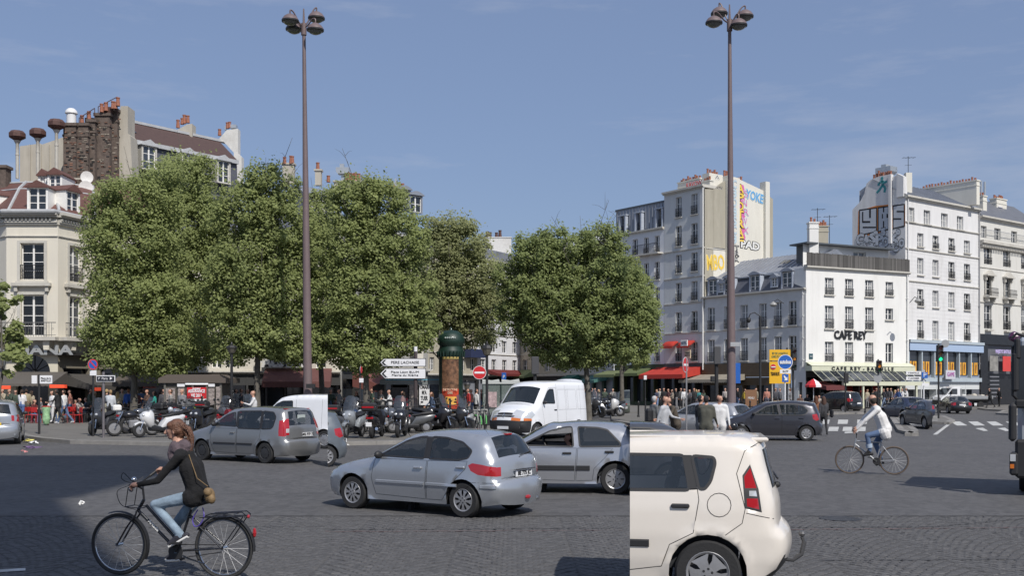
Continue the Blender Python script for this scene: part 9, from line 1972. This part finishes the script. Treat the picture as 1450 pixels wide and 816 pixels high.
r_,b,z0=post(913.5,534,60,'thin pole with a small pale plate left of the red awning','sign post',.03);boardpx(r_,b,z0,911.5,915.5,532,538,60,M_swh)
board('menu_stand',Matrix.Translation(tuple(XD(1063.5,84)+Vector((0,0,1.2)))),.9,1.3,'brown framed menu board on the pavement under the beige awning','sign',mat('menu_brown',(.2,.1,.05),.6),'MENU',M_swh,ts=.25,tw=.5)
board('street_plate',FD.M(FD.u(1148),FD.z(1148,505),-.05),.45,.5,'small dark street name plate near the corner of the cafe building','sign',mat('plate_blue',(.03,.08,.1),.5),'RUE',M_swh,ts=.15,d=.04)
board('street_sign',Matrix.Translation(tuple(P(1041,488,49.6))),.45,.2,'small pale plate strapped to the right tall lamp pole','sign',mat('sign_grey',(.35,.36,.37),.5),d=.04)
board('information_sign',Matrix.Translation(tuple(P(1043.5,529,52))),.35,1.0,'narrow blue and white upright sign right behind the right lamp pole','sign',M_sbl,d=.05)
board('parking_sign',Matrix.Translation(tuple(P(713.5,534,70))),.3,.55,'small blue and white P sign above the shelter','sign',M_sbl,'P',M_swh,ts=.3,d=.04)
# ================================================================= more of the crowd along the pavements
M_s1,M_s2,M_s3,M_s4=[mat('scoot_x%d'%i,c,.3,coat=.7,metal=.2)for i,c in enumerate(((.10,.11,.13),(.22,.015,.02),(.03,.05,.10),(.42,.43,.45)))]
allo=list(COL.objects)
src_s=[o for o in allo if o.name.split('.')[0]=='motor_scooter' and 'twin silver head lamps' in o['label']][0]
src_b=[o for o in allo if o.name.split('.')[0]=='motor_scooter' and 'seen from behind with red lamps' in o['label']][0]
src_m=[o for o in allo if o.name.split('.')[0]=='motorcycle' and 'behind the thin pole' in o['label']][0]
for k,(px,y,deg,s_,m_,lab)in enumerate(((178,615,70,'m',M_s1,'dark motorcycle parked right behind the white front box machine'),(186,614,250,'b',M_s3,'navy scooter wedged between the white boxed motorcycle and the white scooter'),(212,612,262,'b',M_s1,'charcoal scooter with top box directly behind the white maxi scooter'),(229,613.5,82,'s',M_s2,'dark red scooter standing right of the white maxi scooter'),(246,613,260,'m',M_s4,'light grey motorcycle in front of the kiosk left poster rack'),
  (262,610,95,'s',M_s3,'navy scooter below the left edge of the red kiosk poster'),(287,610.5,255,'m',M_s1,'dark motorcycle below the lime green strip of the kiosk poster'),(295,612,75,'b',M_s1,'charcoal top boxed scooter right of the kiosk poster'),(314,610,262,'s',M_s4,'pale grey scooter beyond the bonnet of the steel grey car'),
  (478,616,80,'b',M_s1,'charcoal scooter against the right side of the white panel van'),(498,613,262,'s',M_s3,'navy scooter behind the silver maxi scooter'),(517,613,258,'m',M_s1,'dark motorcycle between the thin pole and the red lamped scooter'),(540,615,88,'m',M_s1,'dark motorcycle right of the red lamped scooter'),(551,612.5,262,'b',M_s1,'charcoal scooter left of the twin lamped maxi scooter'),(578,613,80,'s',M_s1,'charcoal scooter left of the brown sign post'),(612,611,70,'s',M_s1,'charcoal scooter under the poster with handwriting'),(624,611,250,'m',M_s1,'dark motorcycle at the foot of the advertising column'),(650,611,252,'s',M_s4,'pale grey scooter between the two clear windscreens'),
  (840,591,265,'s',M_s1,'charcoal scooter touching the rear of the big white van'),(857,585,250,'b',M_s3,'navy top boxed scooter behind the orange trimmed one'),(870,585,85,'m',M_s1,'dark motorcycle in the back row beside the grey green van'),(868,590,240,'s',M_s1,'charcoal scooter in front of the silver white one'))):
 so_={'s':src_s,'b':src_b,'m':src_m}[s_];copy_tree(so_,wp(px,y,deg,random.uniform(.98,1.12),fx=1.42 if 180<deg else 0),lab,'parked scooters and motorcycles',swap={'scoot_2_2':m_})
TOPS=[BLK,(.06,.06,.07),WHT,(.3,.29,.27),(.12,.05,.05),(.08,.12,.2),(.2,.2,.21),(.35,.3,.22),(.05,.07,.05),(.45,.2,.15)]
KEYS=['stand','stand2','fstand','walk','fwalk','walk2','phone'];rg=random.Random(11)
CN=['black','charcoal','white','stone grey','maroon','denim blue','grey','sand coloured','bottle green','terracotta']
WH={0:'left of the first tree trunk',1:'between first trunk and news kiosk',2:'under the dark wine awning',3:'before the glazed poster kiosk',4:'beyond the glazed shelter',5:'beneath the wide right hand tree',6:'under the red hotel awning',7:'under the cafe glass canopy',8:'below the yellow boards'}
SPOT=[(0,4,61),(0,14,59),(0,22,60),(0,44,60.5),(0,100,61),(0,127,59),(0,133,61),(0,166,57),(1,173,60),(1,194,58),(1,200,61),(1,227,59),(1,232,56),(1,242,51.5),(1,258,51.5),(2,322,60),(2,333,58),(2,341,61),(2,352,59),(2,468,60),(2,481,57),(2,505,58.5),(3,541,56),(3,552,55),(3,571,56),(3,583,57),(3,612,56),(4,668,64),(4,682,66),(4,690,60),(4,650,70),(5,838,90),(5,848,94),(5,856,88),(5,868,92),
  (6,934,96),(6,947,91),(6,958,95),(6,986,93),(6,996,95),(7,1228,96),(7,1236,97),(7,1247,97),(7,1257,95),(7,1284,95),(8,1071,88),(8,1086,86),(8,1098,90),(8,1120,88)]
used={}
for w_,x,d in SPOT:
 for _ in range(40):
  i=rg.randrange(10);kx=rg.choice(KEYS)
  if(w_,i,kx)not in used:break
 used[(w_,i,kx)]=1;fem=kx[0]=='f'
 lab='%s in %s top %s %s'%('woman' if fem else 'man',CN[i],{'w':'walking','s':'standing','p':'holding a phone'}[kx.lstrip('f')[0]],WH[w_])
 if kx=='stand2':lab+=', arm bent'
 if kx=='walk2':lab+=', long jacket'
 ped(kx,x,d,rg.choice((20,90,170,200,250,290)),lab,top=TOPS[i],bottom=rg.choice((BLK,JEAN,GRY,(.1,.1,.13))),hair=rg.choice((HB,BLK,HBL,(.08,.04,.02))),group='passers-by in the background')
# emblem on the big van, manhole covers, tar joints
r=[o for o in COL.objects if o.name.split('.')[0]=='van' and 'big white' in o['label']][0]
q=MB();q.tube([(3.93,0,1.06),(3.96,.05,.96),(3.97,0,.86),(3.96,-.05,.96)],.013,5,closed=True);q.build('emblem',M_chrome,r);q=MB();q.box(3.86,3.95,-.45,.45,.965,.985);q.build('grille_bar',P_white,r)
for i,(x,y)in enumerate(((1190,735),)):
 g=G(x,y);q=MB();q.lathe([(.001,.004),(.33,.004)],28,Matrix.Translation(g));o=struct(q.build('manhole_cover',mat('cast_iron',(.06,.058,.056),.5,metal=.4,bump=.8,bscale=40,var=.3)))
M_tar=mat('tar_joint',(.035,.034,.035),.7);rg=random.Random(2)
def joint(pts,wd,m=M_tar):
 V_=[];
 P_=[]
 for a,b in zip(pts,pts[1:]):
  n=50
  for k in range(n):P_.append(a.lerp(b,k/n)+Vector((0,rg.uniform(-.035,.035),0)))
 q=MB()
 for p in P_:w2=wd*rg.uniform(.1,1.1)*.5;V_+=[(p.x,p.y-w2,.0065),(p.x,p.y+w2,.0065)]
 q.add(V_,[(2*i,2*i+2,2*i+3,2*i+1)for i in range(len(P_)-1)]);struct(q.build('road_crack',m))
joint([G(30,745),G(120,748),G(470,746)],.03);joint([G(460,751),G(890,749)],.04);joint([G(1120,748),G(1320,747),G(1460,735)],.045);joint([G(1140,795),G(1460,793)],.035);joint([G(460,716),G(892,706)],.03)
joint([G(1120,751),G(1460,748)],.05,mat('red_line_wear',(.16,.10,.095),.8));joint([G(460,754),G(890,752)],.04,MATS['red_line_wear'])
